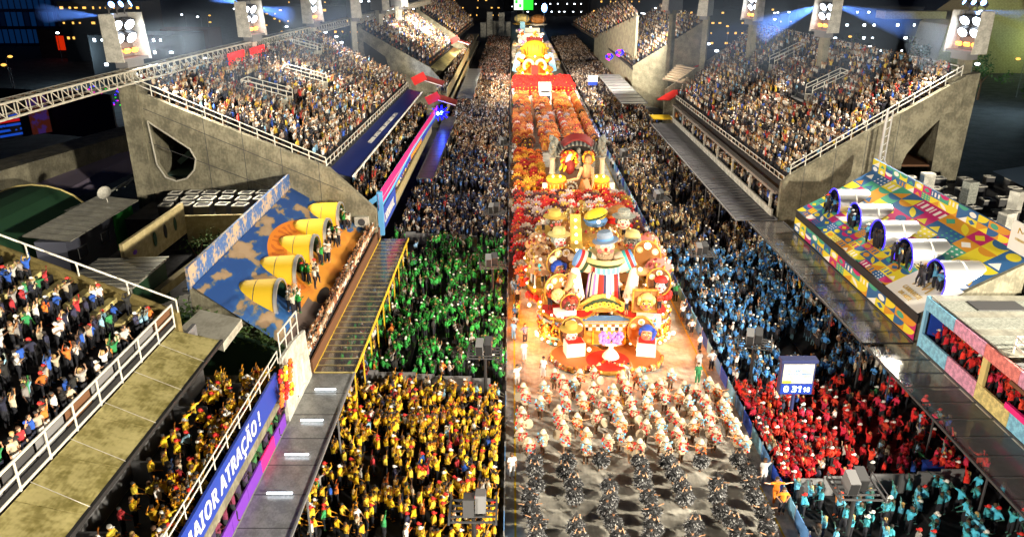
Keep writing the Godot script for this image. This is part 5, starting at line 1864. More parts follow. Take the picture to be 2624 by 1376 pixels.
func tree(label: String, at: Vector3, h: float, group: String) -> void:
	var o := thing("tree", label, "tree", at, 0, group)
	var s := begin()
	tube(s, Vector3.ZERO, Vector3(0, h * .45, 0), .28, .18, 7)
	for k in 5: tube(s, Vector3(0, h * .4, 0), Vector3(cos(k * 1.3) * h * .22, h * .7, sin(k * 1.3) * h * .22), .13, .04, 5)
	put("trunk", s, M.brown, o)
	s = begin()
	for k in 9:
		var cc := Vector3(rng.randfn() * h * .2, h * .7 + rng.randfn() * h * .11, rng.randfn() * h * .2)
		for j in 34:
			var c := cc + Vector3(rng.randfn(), rng.randfn() * .7, rng.randfn()) * h * .085
			var b := Basis.from_euler(Vector3(rng.randf() * 6, rng.randf() * 6, rng.randf() * 6))
			quad(s, c, c + b.x * .25 + b.y * .3, c + b.y * .7, c - b.x * .25 + b.y * .3)
	put("crown", s, M.foliage, o).set_meta("kind", "stuff")


# ---------- the parade ----------
func clown(o: Node3D, at: Vector3, k: float, yaw: float, skin: String, hair: String, hat: String, style := 0) -> void:   # a big painted head, a sculpture on a float
	var h := Node3D.new()
	h.name = "clown_head"
	h.position = at
	h.rotation.y = yaw
	h.scale = Vector3.ONE * k
	o.add_child(h, true)
	var s := begin()
	ell(s, Vector3.ZERO, Vector3(.42, .54, .44), 14, 10)
	for i in [-1, 1]: ell(s, Vector3(.42 * i, 0, -.03), Vector3(.09, .14, .1), 8, 5)
	put("face", s, M[skin], h)
	s = begin()
	for i in [-1, 1]: ell(s, Vector3(.16 * i, .1, .405), Vector3(.09, .06, .05), 8, 5)
	put("eye_paint", s, M.white, h)
	s = begin()
	for i in [-1, 1]:
		ell(s, Vector3(.16 * i, .1, .45), Vector3(.05, .055, .03), 8, 5)
		ell(s, Vector3(.17 * i, .25, .39), Vector3(.13, .025, .04), 8, 4, Basis(Vector3(0, 0, 1), -.35 * i))
	put("eyes", s, M.black, h)
	for q in [["nose", 0, -.04, .48, .1, .1], ["mouth", 0, -.27, .37, .2, .055], ["cheek", -.27, -.13, .33, .09, .09], ["cheek", .27, -.13, .33, .09, .09]]:
		s = begin()
		ell(s, Vector3(q[1], q[2], q[3]), Vector3(q[4], q[5], .07 if q[0] != "nose" else .1), 9, 6)
		put(q[0], s, M.cheek, h)
	s = begin()
	for i in 26:
		var a := TAU * i / 26
		if sin(a) > .35 and style != 2: continue
		ell(s, Vector3(cos(a) * .42, .12 + .12 * sin(i * 2.3), sin(a) * .38), Vector3(.15, .2, .15), 7, 5)
	if style == 1:
		for i in 7: ell(s, Vector3(.5 - .05 * i, .2 - .13 * i, .12), Vector3(.15, .2, .18), 7, 5)
	ell(s, Vector3(0, .3, -.06), Vector3(.42, .33, .4), 12, 7)
	put("hair", s, M[hair], h)
	if hat:
		s = begin()
		if style == 3: lathe(s, [[.5, .38], [.52, .48], [.4, .72], [.12, .86], [0, .88]], 16)
		else: lathe(s, [[.75, .36], [.78, .41], [.42, .46], [.4, .8], [.32, .86], [0, .86]], 18)
		put("hat", s, M[hat], h)


func shell(o: Node3D, at: Vector3, rx: float, ry: float, yaw: float, back: String, meds: Array) -> void:   # an egg shaped backdrop with round medallions
	var h := Node3D.new()
	h.name = "backdrop"
	h.position = at
	h.rotation.y = yaw
	o.add_child(h, true)
	var s := begin()
	prism(s, disc_points(1, 28, rx, ry), .2)
	put("disc", s, M[back], h)
	s = begin()
	for i in 28:
		var a := TAU * i / 28
		var b := TAU * (i + 1) / 28
		tube(s, Vector3(cos(a) * rx, sin(a) * ry, .2), Vector3(cos(b) * rx, sin(b) * ry, .2), .07, .07, 5)
	put("rim", s, M.gold, h)
	for i in meds.size():
		var a := PI * (i + .5) / meds.size()
		s = begin()
		var c := Vector2(cos(a) * rx * .66, sin(a) * ry * .66)
		prism(s, disc_points(rx * .25, 14, 1, 1, c), .07, Transform3D(Basis(), Vector3(0, 0, .2)))
		var m := put("medallion", s, M[meds[i]], h)
		s = begin()
		for k in 5:
			var d := Vector2(cos(TAU * k / 5), sin(TAU * k / 5)) * rx * .12
			prism(s, disc_points(rx * .05, 6, 1, 1, c + d), .05, Transform3D(Basis(), Vector3(0, 0, .26)))
		prism(s, disc_points(rx * .07, 8, 1, 1, c), .06, Transform3D(Basis(), Vector3(0, 0, .26)))
		put("boss", s, M.gold_paint if meds[i] == "white" else M.white, m)


func bulbs(o: Node3D, pts: Array, r := .1) -> void:
	for p in pts:
		var s := begin()
		ell(s, p, Vector3.ONE * r, 7, 5)
		put("bulb", s, M.bulb, o)


func arc_pts(c: Vector3, r: float, a0: float, a1: float, n: int) -> Array:
	var out := []
	for i in n:
		var a := lerpf(a0, a1, float(i) / (n - 1))
		out.append(c + Vector3(cos(a) * r, 0, sin(a) * r))
	return out


func part(o: Node3D, called: String, m: String, f: Callable) -> MeshInstance3D:
	var s := begin()
	f.call(s)
	return put(called, s, M[m], o)


func first_float() -> void:
	var at := Vector3(7.25, 0, -50.9)
	var o := thing("parade_float", "huge golden clown float carrying a bearded giant in a striped gown", "parade float", at)
	var s: SurfaceTool
	# low two-lobed front platform
	for q in [["platform", "gold", [[-2.2, -1.7, 2.15], [2.05, -1.7, 2.15], [-.05, -.85, 1.75]], .12, .42, 0.0], ["platform_floor", "wood", [[-2.2, -1.7, 2.0], [2.05, -1.7, 2.0]], .42, .46, 0.0], ["platform_carpet", "red", [[-.05, -.85, 1.6]], .42, .475, 0.0]]:
		s = begin()
		for c in q[2]: lathe(s, [[0, q[3]], [c[2], q[3]], [c[2] + .06, (q[3] + q[4]) / 2], [c[2], q[4]], [0, q[4] + .001 * c[0]]], 32, Transform3D(Basis(), Vector3(c[0], 0, c[1])))
		put(q[0], s, M[q[1]], o)
	s = begin()
	for c in [[-2.2, -1.7, 2.2], [2.05, -1.7, 2.2]]: lathe(s, [[c[2], .2], [c[2] + .03, .26], [c[2], .3]], 32, Transform3D(Basis(), Vector3(c[0], 0, c[1])))
	put("red_band", s, M.red, o)
	for i in 2:
		var x: float = [-2.5, 3.0][i]
		part(o, "pedestal", "white", func(q): box(q, Vector3(x, 1.0, -1.9), Vector3(1.45, 1.1, 1.1), Basis(Vector3.UP, .2 - .4 * i)))
		part(o, "pedestal_top", "red", func(q): box(q, Vector3(x, 1.57, -1.9), Vector3(1.25, .04, .95), Basis(Vector3.UP, .2 - .4 * i)))
		shell(o, Vector3([-2.65, 2.75][i], 1.75, -3.2), 1.02, 1.32, .25 - .5 * i, "brown" if i == 0 else "wood", ["white", "light_blue", "white"] if i == 0 else ["cream", "white", "straw"])
	clown(o, Vector3(-2.75, 1.95, -2.3), 1.15, .3, "white", "brown", "gold_paint", 0)
	clown(o, Vector3(3.05, 1.95, -2.3), 1.15, -.25, "tan", "blue", "", 1)
	# stage front
	part(o, "stage_front", "gold", func(q): box2(q, Vector3(-1.9, .42, -5), Vector3(1.65, 1.62, -3.55)))
	for k in 4: part(o, "stage_panel", "orange" if k % 2 else "gold_paint", func(q): box2(q, Vector3(-1.7 + k * .84, .6, -3.5), Vector3(-.98 + k * .84, 1.5, -3.55)))
	for k in 5: part(o, "pilaster", "yellow", func(q): box2(q, Vector3(-1.82 + k * .84, .46, -3.42), Vector3(-1.72 + k * .84, 1.62, -3.54)))
	for r in 2:
		for c in 12: part(o, "checker_tile", ["white", "black", "white", "orange"][(c + r * 2 + r) % 4] if r == 0 else ["brown", "white", "orange", "white"][c % 4], func(q): box2(q, Vector3(-1.9 + c * .296, 1.64 + r * .3, -3.5), Vector3(-1.612 + c * .296, 1.93 + r * .3, -4.2)))
	part(o, "cornice", "ocean", func(q): box2(q, Vector3(-2.1, 2.25, -3.35), Vector3(1.85, 2.47, -4.5)))
	for y in [2.27, 2.43]: part(o, "cornice_trim", "gold", func(q): box2(q, Vector3(-2.15, y, -3.28), Vector3(1.9, y + .07, -3.4)))
	# arched pediment
	var arch := PackedVector2Array([Vector2(-2.3, 2.5), Vector2(2.35, 2.5), Vector2(2.3, 2.85), Vector2(1.5, 3.3), Vector2(.8, 3.75), Vector2(0, 3.9), Vector2(-.8, 3.75), Vector2(-1.5, 3.3), Vector2(-2.3, 2.85)])
	part(o, "pediment", "gold", func(q): prism(q, arch, .5, Transform3D(Basis(Vector3.RIGHT, -.25), Vector3(0, -.1, -5.2))))
	var inner := PackedVector2Array([Vector2(-1.6, 2.68), Vector2(-.6, 2.85), Vector2(0, 3.0), Vector2(.6, 2.85), Vector2(1.6, 2.68), Vector2(1.55, 2.95), Vector2(.8, 3.4), Vector2(0, 3.62), Vector2(-.8, 3.4), Vector2(-1.55, 2.95)])
	part(o, "pediment_panel", "dark_green", func(q): prism(q, inner, .06, Transform3D(Basis(Vector3.RIGHT, -.25), Vector3(0, .03, -4.68))))
	for k in 9: part(o, "scroll", "gold_paint" if k % 2 else "yellow", func(q): lathe(q, [[.07, 0], [.14, .04], [.2, 0], [.14, -.04], [.07, 0]], 12, Transform3D(Basis(Vector3.RIGHT, PI / 2 - .25), Vector3(-1.35 + .335 * k, 2.95 + .42 * sin(PI * (k + .3) / 8.6), -4.52 - .12 * sin(PI * k / 8.0)))))
	part(o, "pediment_base", "orange", func(q): prism(q, PackedVector2Array([Vector2(-1.3, 2.52), Vector2(1.35, 2.52), Vector2(0, 2.85)]), .05, Transform3D(Basis(Vector3.RIGHT, -.25), Vector3(0, .0, -4.6))))
	# the bearded giant
	var g := Node3D.new()
	g.name = "giant_figure"
	g.position = Vector3(.15, 0, -7.0)
	o.add_child(g, true)
	var gm := ["white", "red", "white", "lilac", "white", "ocean", "white", "lilac", "white", "red", "white", "blue"]
	for k in 36:
		s = begin()
		var a0 := PI / 2 - TAU * (k + .5) / 36
		lathe(s, [[1.5, 2.5], [1.38, 3.6], [1.22, 5.0], [1.0, 5.8], [.5, 6.2]], 1, Transform3D(Basis.from_scale(Vector3(1, 1, .75)), Vector3.ZERO), a0, a0 + TAU / 36)
		var front: int = (k + 6) % 36
		put("gown_stripe", s, M[["navy", "white", "lilac", "white", "red", "red"][mini(front - 6, 42 - front) % 6] if absf(front - 6.0) < 9 or front > 33 else gm[k % 12]], g)
	part(g, "buttons", "navy", func(q): for k in 9: ell(q, Vector3(0, 3.0 + .3 * k, 1.1 - .035 * k), Vector3(.1, .09, .05), 8, 5))
	for i in [-1, 1]:
		var xf := Transform3D(Basis(Vector3(0, 0, 1), -i * 1.15), Vector3(.75 * i, 5.75, 0))
		part(g, "shoulder", "cream", func(q): lathe(q, [[.5, 0], [.82, .3], [.86, .7]], 18, xf))
		part(g, "sleeve_band", "dark_green" if i < 0 else "cream", func(q): lathe(q, [[.861, .7], [.84, 1.0]], 18, xf))
		part(g, "sleeve_band", "cream" if i < 0 else "teal", func(q): lathe(q, [[.841, 1.0], [.8, 1.25]], 18, xf))
		part(g, "sleeve_band", "red", func(q): lathe(q, [[.801, 1.25], [.74, 1.5]], 18, xf))
		part(g, "sleeve_band", "ocean", func(q): lathe(q, [[.741, 1.5], [.7, 1.7], [0, 1.75]], 18, xf))
		var e := Vector3(2.15 * i, 5.2, .3)
		part(g, "white_sleeve", "white", func(q): lathe(q, [[.62, -2.2], [.5, -1.2], [.42, -.2], [.3, .35], [0, .45]], 16, Transform3D(Basis(Vector3(0, 0, 1), -.1 * i), e + Vector3(.2 * i, .1, .2))))
		part(g, "forearm", "tan", func(q):
			if i < 0:
				tube(q, e + Vector3(-.35, .1, .4), e + Vector3(-.75, -.9, .8), .36, .3, 10)
				ell(q, e + Vector3(-.85, -1.25, .85), Vector3(.34, .5, .2), 10, 6)
				for k in 5: tube(q, e + Vector3(-1.1 + .13 * k, -1.5, .85), e + Vector3(-1.15 + .14 * k, -2.15 + .08 * absi(k - 2), .95), .085, .06, 6)
			else:
				tube(q, e + Vector3(.5, .3, .4), e + Vector3(2.2, .35, .9), .36, .26, 10)
				ell(q, e + Vector3(2.4, .25, .95), Vector3(.42, .28, .3), 10, 6)
				for k in 5: tube(q, e + Vector3(2.45 + .05 * k, .2, .8 + .12 * k), e + Vector3(2.6 + .08 * k, -.4 + .05 * absi(k - 2), .85 + .12 * k), .085, .06, 6))
	part(g, "collar", "straw", func(q): lathe(q, [[.7, 5.85], [1.45, 6.0], [1.72, 6.35], [1.6, 6.68], [1.2, 6.55], [.6, 6.2]], 28))
	part(g, "collar_band", "dark_green", func(q): lathe(q, [[1.5, 6.04], [1.74, 6.33], [1.66, 6.4]], 28))
	for k in 11: part(g, "ruff_fold", "turquoise" if k % 2 else "light_blue", func(q): box(q, Vector3(sin((k - 4) * .14) * 1.42, 5.72, cos((k - 4) * .14) * 1.38), Vector3(.18, .5, .1), Basis(Vector3.UP, (k - 4) * .14)))
	for k in 5: part(g, "scarf_fold", "dark_red" if k % 2 else "coral", func(q): box(q, Vector3(-.75 - .16 * k, 5.72 + .08 * k, 1.1 - .16 * k), Vector3(.2, .5, .14), Basis(Vector3.UP, -.7)))
	part(g, "face", "skin3", func(q):
		q.set_color(Color(1.3, 1.25, 1.25))
		ell(q, Vector3(0, 7.35, 0), Vector3(.66, .88, .66), 18, 12)
		for i in [-1, 1]: ell(q, Vector3(.66 * i, 7.3, -.05), Vector3(.12, .2, .14), 8, 5)
		ell(q, Vector3(0, 6.65, -.05), Vector3(.45, .5, .4), 12, 6))
	part(g, "eye_paint", "white", func(q):
		for i in [-1, 1]: ell(q, Vector3(.26 * i, 7.55, .52), Vector3(.22, .2, .14), 10, 6))
	part(g, "eyes", "black", func(q):
		for i in [-1, 1]:
			ell(q, Vector3(.25 * i, 7.5, .64), Vector3(.12, .045, .05), 8, 5)
			ell(q, Vector3(.27 * i, 7.72, .56), Vector3(.2, .05, .08), 8, 5, Basis(Vector3(0, 0, 1), .3 * i)))
	part(g, "rosy_cheeks", "cheek", func(q):
		for i in [-1, 1]: ell(q, Vector3(.42 * i, 7.12, .46), Vector3(.24, .2, .14), 10, 6))
	part(g, "nose", "red", func(q): ell(q, Vector3(0, 7.3, .68), Vector3(.13, .17, .16), 10, 6))
	part(g, "beard", "beard", func(q):
		for k in 46:
			var a := PI * (.05 + .9 * ((k * 7) % 46) / 46.0)
			var d := .15 + .55 * ((k * 5) % 46) / 46.0
			ell(q, Vector3(cos(a) * .55, 7.02 - d * 1.1 * sin(a) - .1, .28 + .34 * sin(a) - .12 * d), Vector3(.13, .2, .14), 7, 5)
		for i in [-1, 1]: ell(q, Vector3(.2 * i, 7.05, .62), Vector3(.24, .08, .1), 8, 5, Basis(Vector3(0, 0, 1), -.35 * i)))
	part(g, "hair", "tan", func(q):
		for i in [-1, 1]:
			for k in 5: ell(q, Vector3(.62 * i, 7.15 + .16 * k, -.12 - .05 * k), Vector3(.16, .2, .24), 7, 5)
		ell(q, Vector3(0, 7.7, -.2), Vector3(.66, .6, .6), 12, 8))
	part(g, "hat", "slate_hat" if M.has("slate_hat") else "mid_grey", func(q): lathe(q, [[1.02, 7.82], [1.06, 7.9], [.66, 7.98], [.64, 8.4], [.5, 8.62], [0, 8.66]], 24, Transform3D(Basis(Vector3(0, 0, 1), .14), Vector3(1.1, .05, -.05))))
	part(g, "hat_band", "ocean", func(q): lathe(q, [[.672, 7.98], [.66, 8.16]], 24, Transform3D(Basis(Vector3(0, 0, 1), .14), Vector3(1.1, .05, -.05))))
	# hand puppet on the giant's arm
	shell(o, Vector3(4.35, 4.95, -5.6), .95, 1.15, -.3, "brown", ["cream", "white", "cream"])
	clown(o, Vector3(4.4, 4.75, -5.1), 1.0, -.3, "white", "black", "red", 3)
	# drums, tiers and body
	for i in 2:
		var cx: float = [-2.75, 3.0][i]
		part(o, "drum", "gold", func(q): lathe(q, [[2.35, .25], [2.4, 1.3], [2.3, 1.9], [2.3, 2.5], [0, 2.52]], 32, Transform3D(Basis(), Vector3(cx, 0, -5.9))))
		part(o, "drum_band", "ocean", func(q): lathe(q, [[2.42, 1.95], [2.46, 2.1], [2.42, 2.25]], 32, Transform3D(Basis(), Vector3(cx, 0, -5.9))))
		part(o, "drum_band", "turquoise", func(q): lathe(q, [[2.42, .7], [2.45, .8], [2.42, .9]], 32, Transform3D(Basis(), Vector3(cx, 0, -5.9))))
		part(o, "drum_floor", "red", func(q): lathe(q, [[2.1, 2.53], [0, 2.54]], 24, Transform3D(Basis(), Vector3(cx, 0, -5.9))))
		for k in 16: part(o, "diamond_tile", ["white", "black", "straw", "dark_green"][k % 4], func(q):
			var a := lerpf(PI * .1, PI * .95, k / 15.0) if i == 0 else lerpf(PI * .05, PI * .9, k / 15.0)
			box(q, Vector3(cx + cos(a) * 2.41, 1.3, -5.9 + sin(a) * 2.41), Vector3(.36, .55, .06), Basis(Vector3.UP, PI / 2 - a) * Basis(Vector3(0, 0, 1), PI / 4)))
		bulbs(o, arc_pts(Vector3(cx, .45, -5.9), 2.55, PI * .08 if i else PI * .3, PI * .7 if i else PI * .98, 9), .11)
		bulbs(o, arc_pts(Vector3(cx, 2.7, -5.9), 2.3, PI * -.1 if i else PI * .45, PI * .5 if i else PI * 1.1, 6), .09)
	part(o, "body", "gold", func(q): box2(q, Vector3(-4.7, .35, -26), Vector3(4.9, 2.9, -6.5)))
	for k in 9:
		for i in [-1, 1]: part(o, "side_panel", ["red", "straw", "orange"][k % 3], func(q): box2(q, Vector3(.1 + 4.82 * i - .04, .6, -8.2 - 1.9 * k), Vector3(.1 + 4.82 * i + .04, 2.6, -9.9 - 1.9 * k)))
	part(o, "upper_tier", "wood", func(q): box2(q, Vector3(-2.6, 2.9, -25), Vector3(2.9, 4.6, -9)))
	part(o, "top_tier", "gold", func(q): box2(q, Vector3(-1.6, 4.6, -24), Vector3(2.0, 5.4, -10.5)))
	for k in 3:
		part(o, "bulb_board", "gold_paint", func(q): box(q, Vector3(-1.75 + .12 * k, 5.0 + .5 * k, -10.4 - 2.6 * k), Vector3(1.0, 2.6, .16), Basis(Vector3.RIGHT, -.5)))
		bulbs(o, [Vector3(-1.75 + .12 * k, 4.6 + .5 * k, -10.0 - 2.6 * k), Vector3(-1.75 + .12 * k, 5.1 + .5 * k, -10.3 - 2.6 * k), Vector3(-1.75 + .12 * k, 5.7 + .5 * k, -10.65 - 2.6 * k)], .14)
	# mask in a square frame on the right drum, shells and heads on the left drum
	part(o, "mask_frame", "gold", func(q): for f in [[0, .95, 2.1, .14], [0, -.9, 2.1, .14], [-1.0, 0, .14, 1.9], [1.0, 0, .14, 1.9]]: box(q, Vector3(3.25 + f[0], 3.55 + f[1], -4.9), Vector3(f[2], f[3], .22)))
	part(o, "mask_back", "wood", func(q): box(q, Vector3(3.25, 3.55, -5.05), Vector3(1.9, 1.8, .12)))
	clown(o, Vector3(3.3, 3.45, -4.75), 1.3, -.15, "gold_paint", "straw", "", 0)
	part(o, "pedestal", "white", func(q): box(q, Vector3(3.45, 2.2, -4.15), Vector3(1.9, .95, .8), Basis(Vector3.UP, -.15)))
	part(o, "pedestal", "white", func(q): box(q, Vector3(-3.1, 2.55, -4.6), Vector3(1.6, .85, .9), Basis(Vector3.UP, .3)))
	shell(o, Vector3(-3.75, 4.1, -6.2), 1.15, 1.25, .5, "wood", ["white", "orange", "straw", "white"])
	shell(o, Vector3(-2.75, 3.35, -5.0), .78, .82, .3, "brown", [])
	clown(o, Vector3(-2.75, 3.35, -4.75), 1.2, .3, "brown", "dark_red", "", 3)
	clown(o, Vector3(-3.6, 3.75, -5.3), 1.05, .5, "white", "straw", "", 2)
	shell(o, Vector3(-3.2, 5.35, -9.0), 1.35, 1.25, .35, "brown", ["cream", "white", "straw", "cream"])
	clown(o, Vector3(-3.45, 4.9, -8.4), 1.15, .5, "tan", "blue", "", 1)
	clown(o, Vector3(-3.2, 6.1, -12.2), 1.3, .3, "white", "stone_grey", "straw", 0)
	clown(o, Vector3(-3.4, 6.5, -16.0), 1.35, .2, "brown", "stone_grey", "gold_paint", 0)
	clown(o, Vector3(3.1, 5.95, -12.0), 1.35, -.3, "stone_grey", "stone_grey", "straw", 3)
	clown(o, Vector3(2.9, 6.45, -16.2), 1.4, -.2, "cream", "dark_grey", "stone_grey", 0)
	shell(o, Vector3(4.1, 5.6, -9.8), 1.15, 1.3, -.4, "wood", ["cream", "bulb", "straw"])
	for k in 3:   # side balconies with vaulted tops
		for i in [-1, 1]:
			var b := Vector3(.1 + (4.9 + .05 * k) * i, 0, -9.5 - 3.0 * k)
			part(o, "balcony_vault", "tan" if i < 0 else "coral", func(q): lathe(q, [[1.12, 4.3], [1.1, 4.7], [.85, 5.2], [.4, 5.5], [0, 5.55]], 20, Transform3D(Basis(), b)))
			part(o, "balcony", "gold", func(q): lathe(q, [[0, 2.2], [.8, 2.3], [1.2, 2.9], [1.25, 3.2], [1.05, 3.2], [1.0, 2.95], [0, 2.95]], 20, Transform3D(Basis(), b)))
			for c in 4: part(o, "column", "white", func(q): tube(q, b + Vector3(cos(c * 1.57 + .6) * .95, 2.95, sin(c * 1.57 + .6) * .95), b + Vector3(cos(c * 1.57 + .6) * .95, 4.35, sin(c * 1.57 + .6) * .95), .09, .09, 8))
			bulbs(o, arc_pts(b + Vector3.UP * 3.25, 1.2, .2, 2.6 if i > 0 else 3.0, 4), .1)
			part(o, "drape", "red", func(q): for c in 7: ell(q, b + Vector3(cos(c * .5) * 1.1, 2.2, sin(c * .5) * 1.1), Vector3(.28, .35, .28), 7, 5))
	for k in 2:   # the striped cushion shapes at the back
		var c: Vector3 = [Vector3(.55, 6.5, -18.0), Vector3(2.5, 6.4, -19.2)][k]
		part(o, "round_ornament", ["yellow", "wood"][k], func(q): ell(q, c, Vector3(1.15, .62, .9), 18, 8, Basis(Vector3(0, 0, 1), .35)))
		part(o, "ornament_band", ["dark_green", "orange"][k], func(q): ell(q, c + Vector3(-.05, -.1, .06), Vector3(1.2, .25, .94), 18, 6, Basis(Vector3(0, 0, 1), .35)))
		part(o, "ornament_base", ["ocean", "red"][k], func(q): lathe(q, [[.9, -.9], [1.15, -.4], [.9, -.2], [0, -.15]], 18, Transform3D(Basis(), c)))
	for k in 12: part(o, "finial", ["gold", "straw", "cream", "red"][k % 4], func(q): lathe(q, [[.22, 0], [.34, .3], [.1, .6], [.2, .8], [0, 1.1]], 10, Transform3D(Basis(), Vector3(-2.2 + .42 * k, 5.4 - .06 * absi(k - 6), -20.5 - (k % 3)))))
	part(o, "skirt", "gold_paint", func(q): for k in 12: for i in [-1, 1]: ell(q, Vector3(.1 + 4.95 * i, .75, -8.6 - 1.5 * k), Vector3(.25, .55, .75), 8, 5))
	for k in 22:
		for i in [-1, 1]:
			var z := -8.3 - .82 * k
			part(o, "rosette", ["gold", "cream", "gold_paint"][k % 3], func(q):
				lathe(q, [[0, .1], [.1, .1], [.2, .02], [.3, .08], [.34, 0]], 10, Transform3D(Basis(Vector3(0, 0, 1), -i * PI / 2), Vector3(.1 + 4.85 * i, 2.35 + .2 * (k % 2), z)))
				for c in 5: ell(q, Vector3(.1 + 4.92 * i, 1.95 - .3 * sin(PI * c / 4.0), z - .4 + .2 * c), Vector3(.09, .09, .11), 6, 4))
	for k in 12: part(o, "rosette", ["gold", "white", "turquoise"][k % 3], func(q):
		lathe(q, [[0, .1], [.09, .1], [.18, .02], [.26, .07], [.3, 0]], 10, Transform3D(Basis(Vector3.RIGHT, PI / 2), Vector3(-2.3 + .42 * k, 5.0 + .25 * (k % 2), -8.95)))
		for c in 5: ell(q, Vector3(-2.5 + .42 * k + .1 * c, 4.6 - .2 * sin(PI * c / 4.0), -8.9), Vector3(.08, .08, .08), 6, 4))
	# sequins, beads and scrollwork all over the decks and fronts
	var bead := begin()
	ell(bead, Vector3.ZERO, Vector3(.13, .1, .13), 6, 4)
	var bm: ArrayMesh = bead.commit()
	var tones := [["gold", 700], ["cream", 240], ["wood", 420], ["brown", 260], ["white", 120], ["dark_red", 160], ["turquoise", 80], ["bulb", 70]]
	for q in tones:
		var mm := MultiMesh.new()
		mm.transform_format = MultiMesh.TRANSFORM_3D
		mm.mesh = bm
		mm.instance_count = q[1]
		for i in q[1]:
			var p := Vector3.ZERO
			var side := -1.0 if rng.randf() < .5 else 1.0
			match rng.randi() % 6:
				0: p = Vector3(rng.randf_range(-4.7, 4.9), 2.95, rng.randf_range(-26, -8))
				1: p = Vector3(.1 + side * 4.9, rng.randf_range(.4, 2.9), rng.randf_range(-26, -7.5))
				2:
					var a := rng.randf() * PI
					p = Vector3((-2.75 if side < 0 else 3.0) + cos(a) * 2.42, rng.randf_range(.3, 2.5), -5.9 + sin(a) * 2.42)
				3:
					var a := rng.randf() * PI
					p = Vector3((-2.2 if side < 0 else 2.05) + cos(a) * 2.12, rng.randf_range(.2, .45), -1.7 + sin(a) * 2.12)
				4: p = Vector3(rng.randf_range(-2.6, 2.9), rng.randf_range(4.6, 5.5), rng.randf_range(-25, -9))
				5:
					var a := rng.randf() * TAU
					var e := rng.randf() * 1.3
					p = Vector3(.1 + 4.95 * side + cos(a) * cos(e) * 1.15, 4.35 + sin(e) * 1.2, -9.5 - 3.0 * (rng.randi() % 3) + sin(a) * cos(e) * 1.15)
			var k := rng.randf_range(.5, 1.5) * (.6 if q[0] == "bulb" else 1.0)
			mm.set_instance_transform(i, Transform3D(Basis.from_euler(Vector3(rng.randf(), rng.randf(), rng.randf()) * 3).scaled(Vector3(k, k * rng.randf_range(.6, 1.8), k)), p))
		var c := MultiMeshInstance3D.new()
		c.multimesh = mm
		c.material_override = M[q[0]]
		c.name = "sequins"
		c.set_meta("kind", "stuff")
		o.add_child(c, true)
	# live lamps of the float
	for p in [[-5.3, 1.3, -3.6, 17], [5.4, 1.3, -3.8, 17], [-5.8, 1.6, -8.5, 22], [6.0, 2.2, -9, 18], [-1.6, 1.9, .2, 9], [2.0, 1.9, .2, 9], [.1, 4.6, -3.4, 14], [-2.4, 5.6, -4.0, 12], [2.6, 6.4, -4.4, 12], [-6.0, 4.2, -13, 22], [6.3, 4.4, -14, 18], [.2, 7.6, -12.5, 18]]:
		var q := Vector3(p[0], p[1], p[2])
		bulbs(o, [q], .16)
		omni("float_lamp", at + q, p[3] * (1.3 if q.y < 2.5 else .5), Color(1, .5, .1) if q.y < 2.5 else Color(1, .66, .26), .16)
	var d := person(7, 1, Color(.8, .75, .8), Color(.75, .7, .75), 0, at + Vector3(.1, .48, -.5), 0, "dancer in white with a huge lilac feather headdress on the front of the golden float", "", 1.05)
	for i in [-1, 1]:
		s = begin()
		for k in 60:
			var v := Vector3(rng.randf_range(-.42, .42), rng.randf_range(-.42, .42), rng.randf_range(-.2, .2)).limit_length(.44)
			ell(s, Vector3(.42 * i, 1.85, -.1) + v, Vector3(.12, .14, .1), 5, 4)
		put("feather_headdress", s, M.lilac, d)
	part(d, "skirt_frill", "white", func(q): lathe(q, [[.62, .45], [.5, .7], [.28, .95], [.16, 1.05]], 14))


func wreath(o: Node3D, c: Vector3, r: float, n: int, called: String, mats: Array) -> void:
	for j in mats.size():
		var s := begin()
		for k in n:
			var a := TAU * (k + float(j) / mats.size()) / n
			ell(s, c + Vector3(cos(a) * r * rng.randf_range(.75, 1.15), sin(a) * r * rng.randf_range(.85, 1.1), rng.randf_range(-.2, .3)), Vector3(.32, .3, .25), 7, 5)
		put(called, s, M[mats[j]], o)


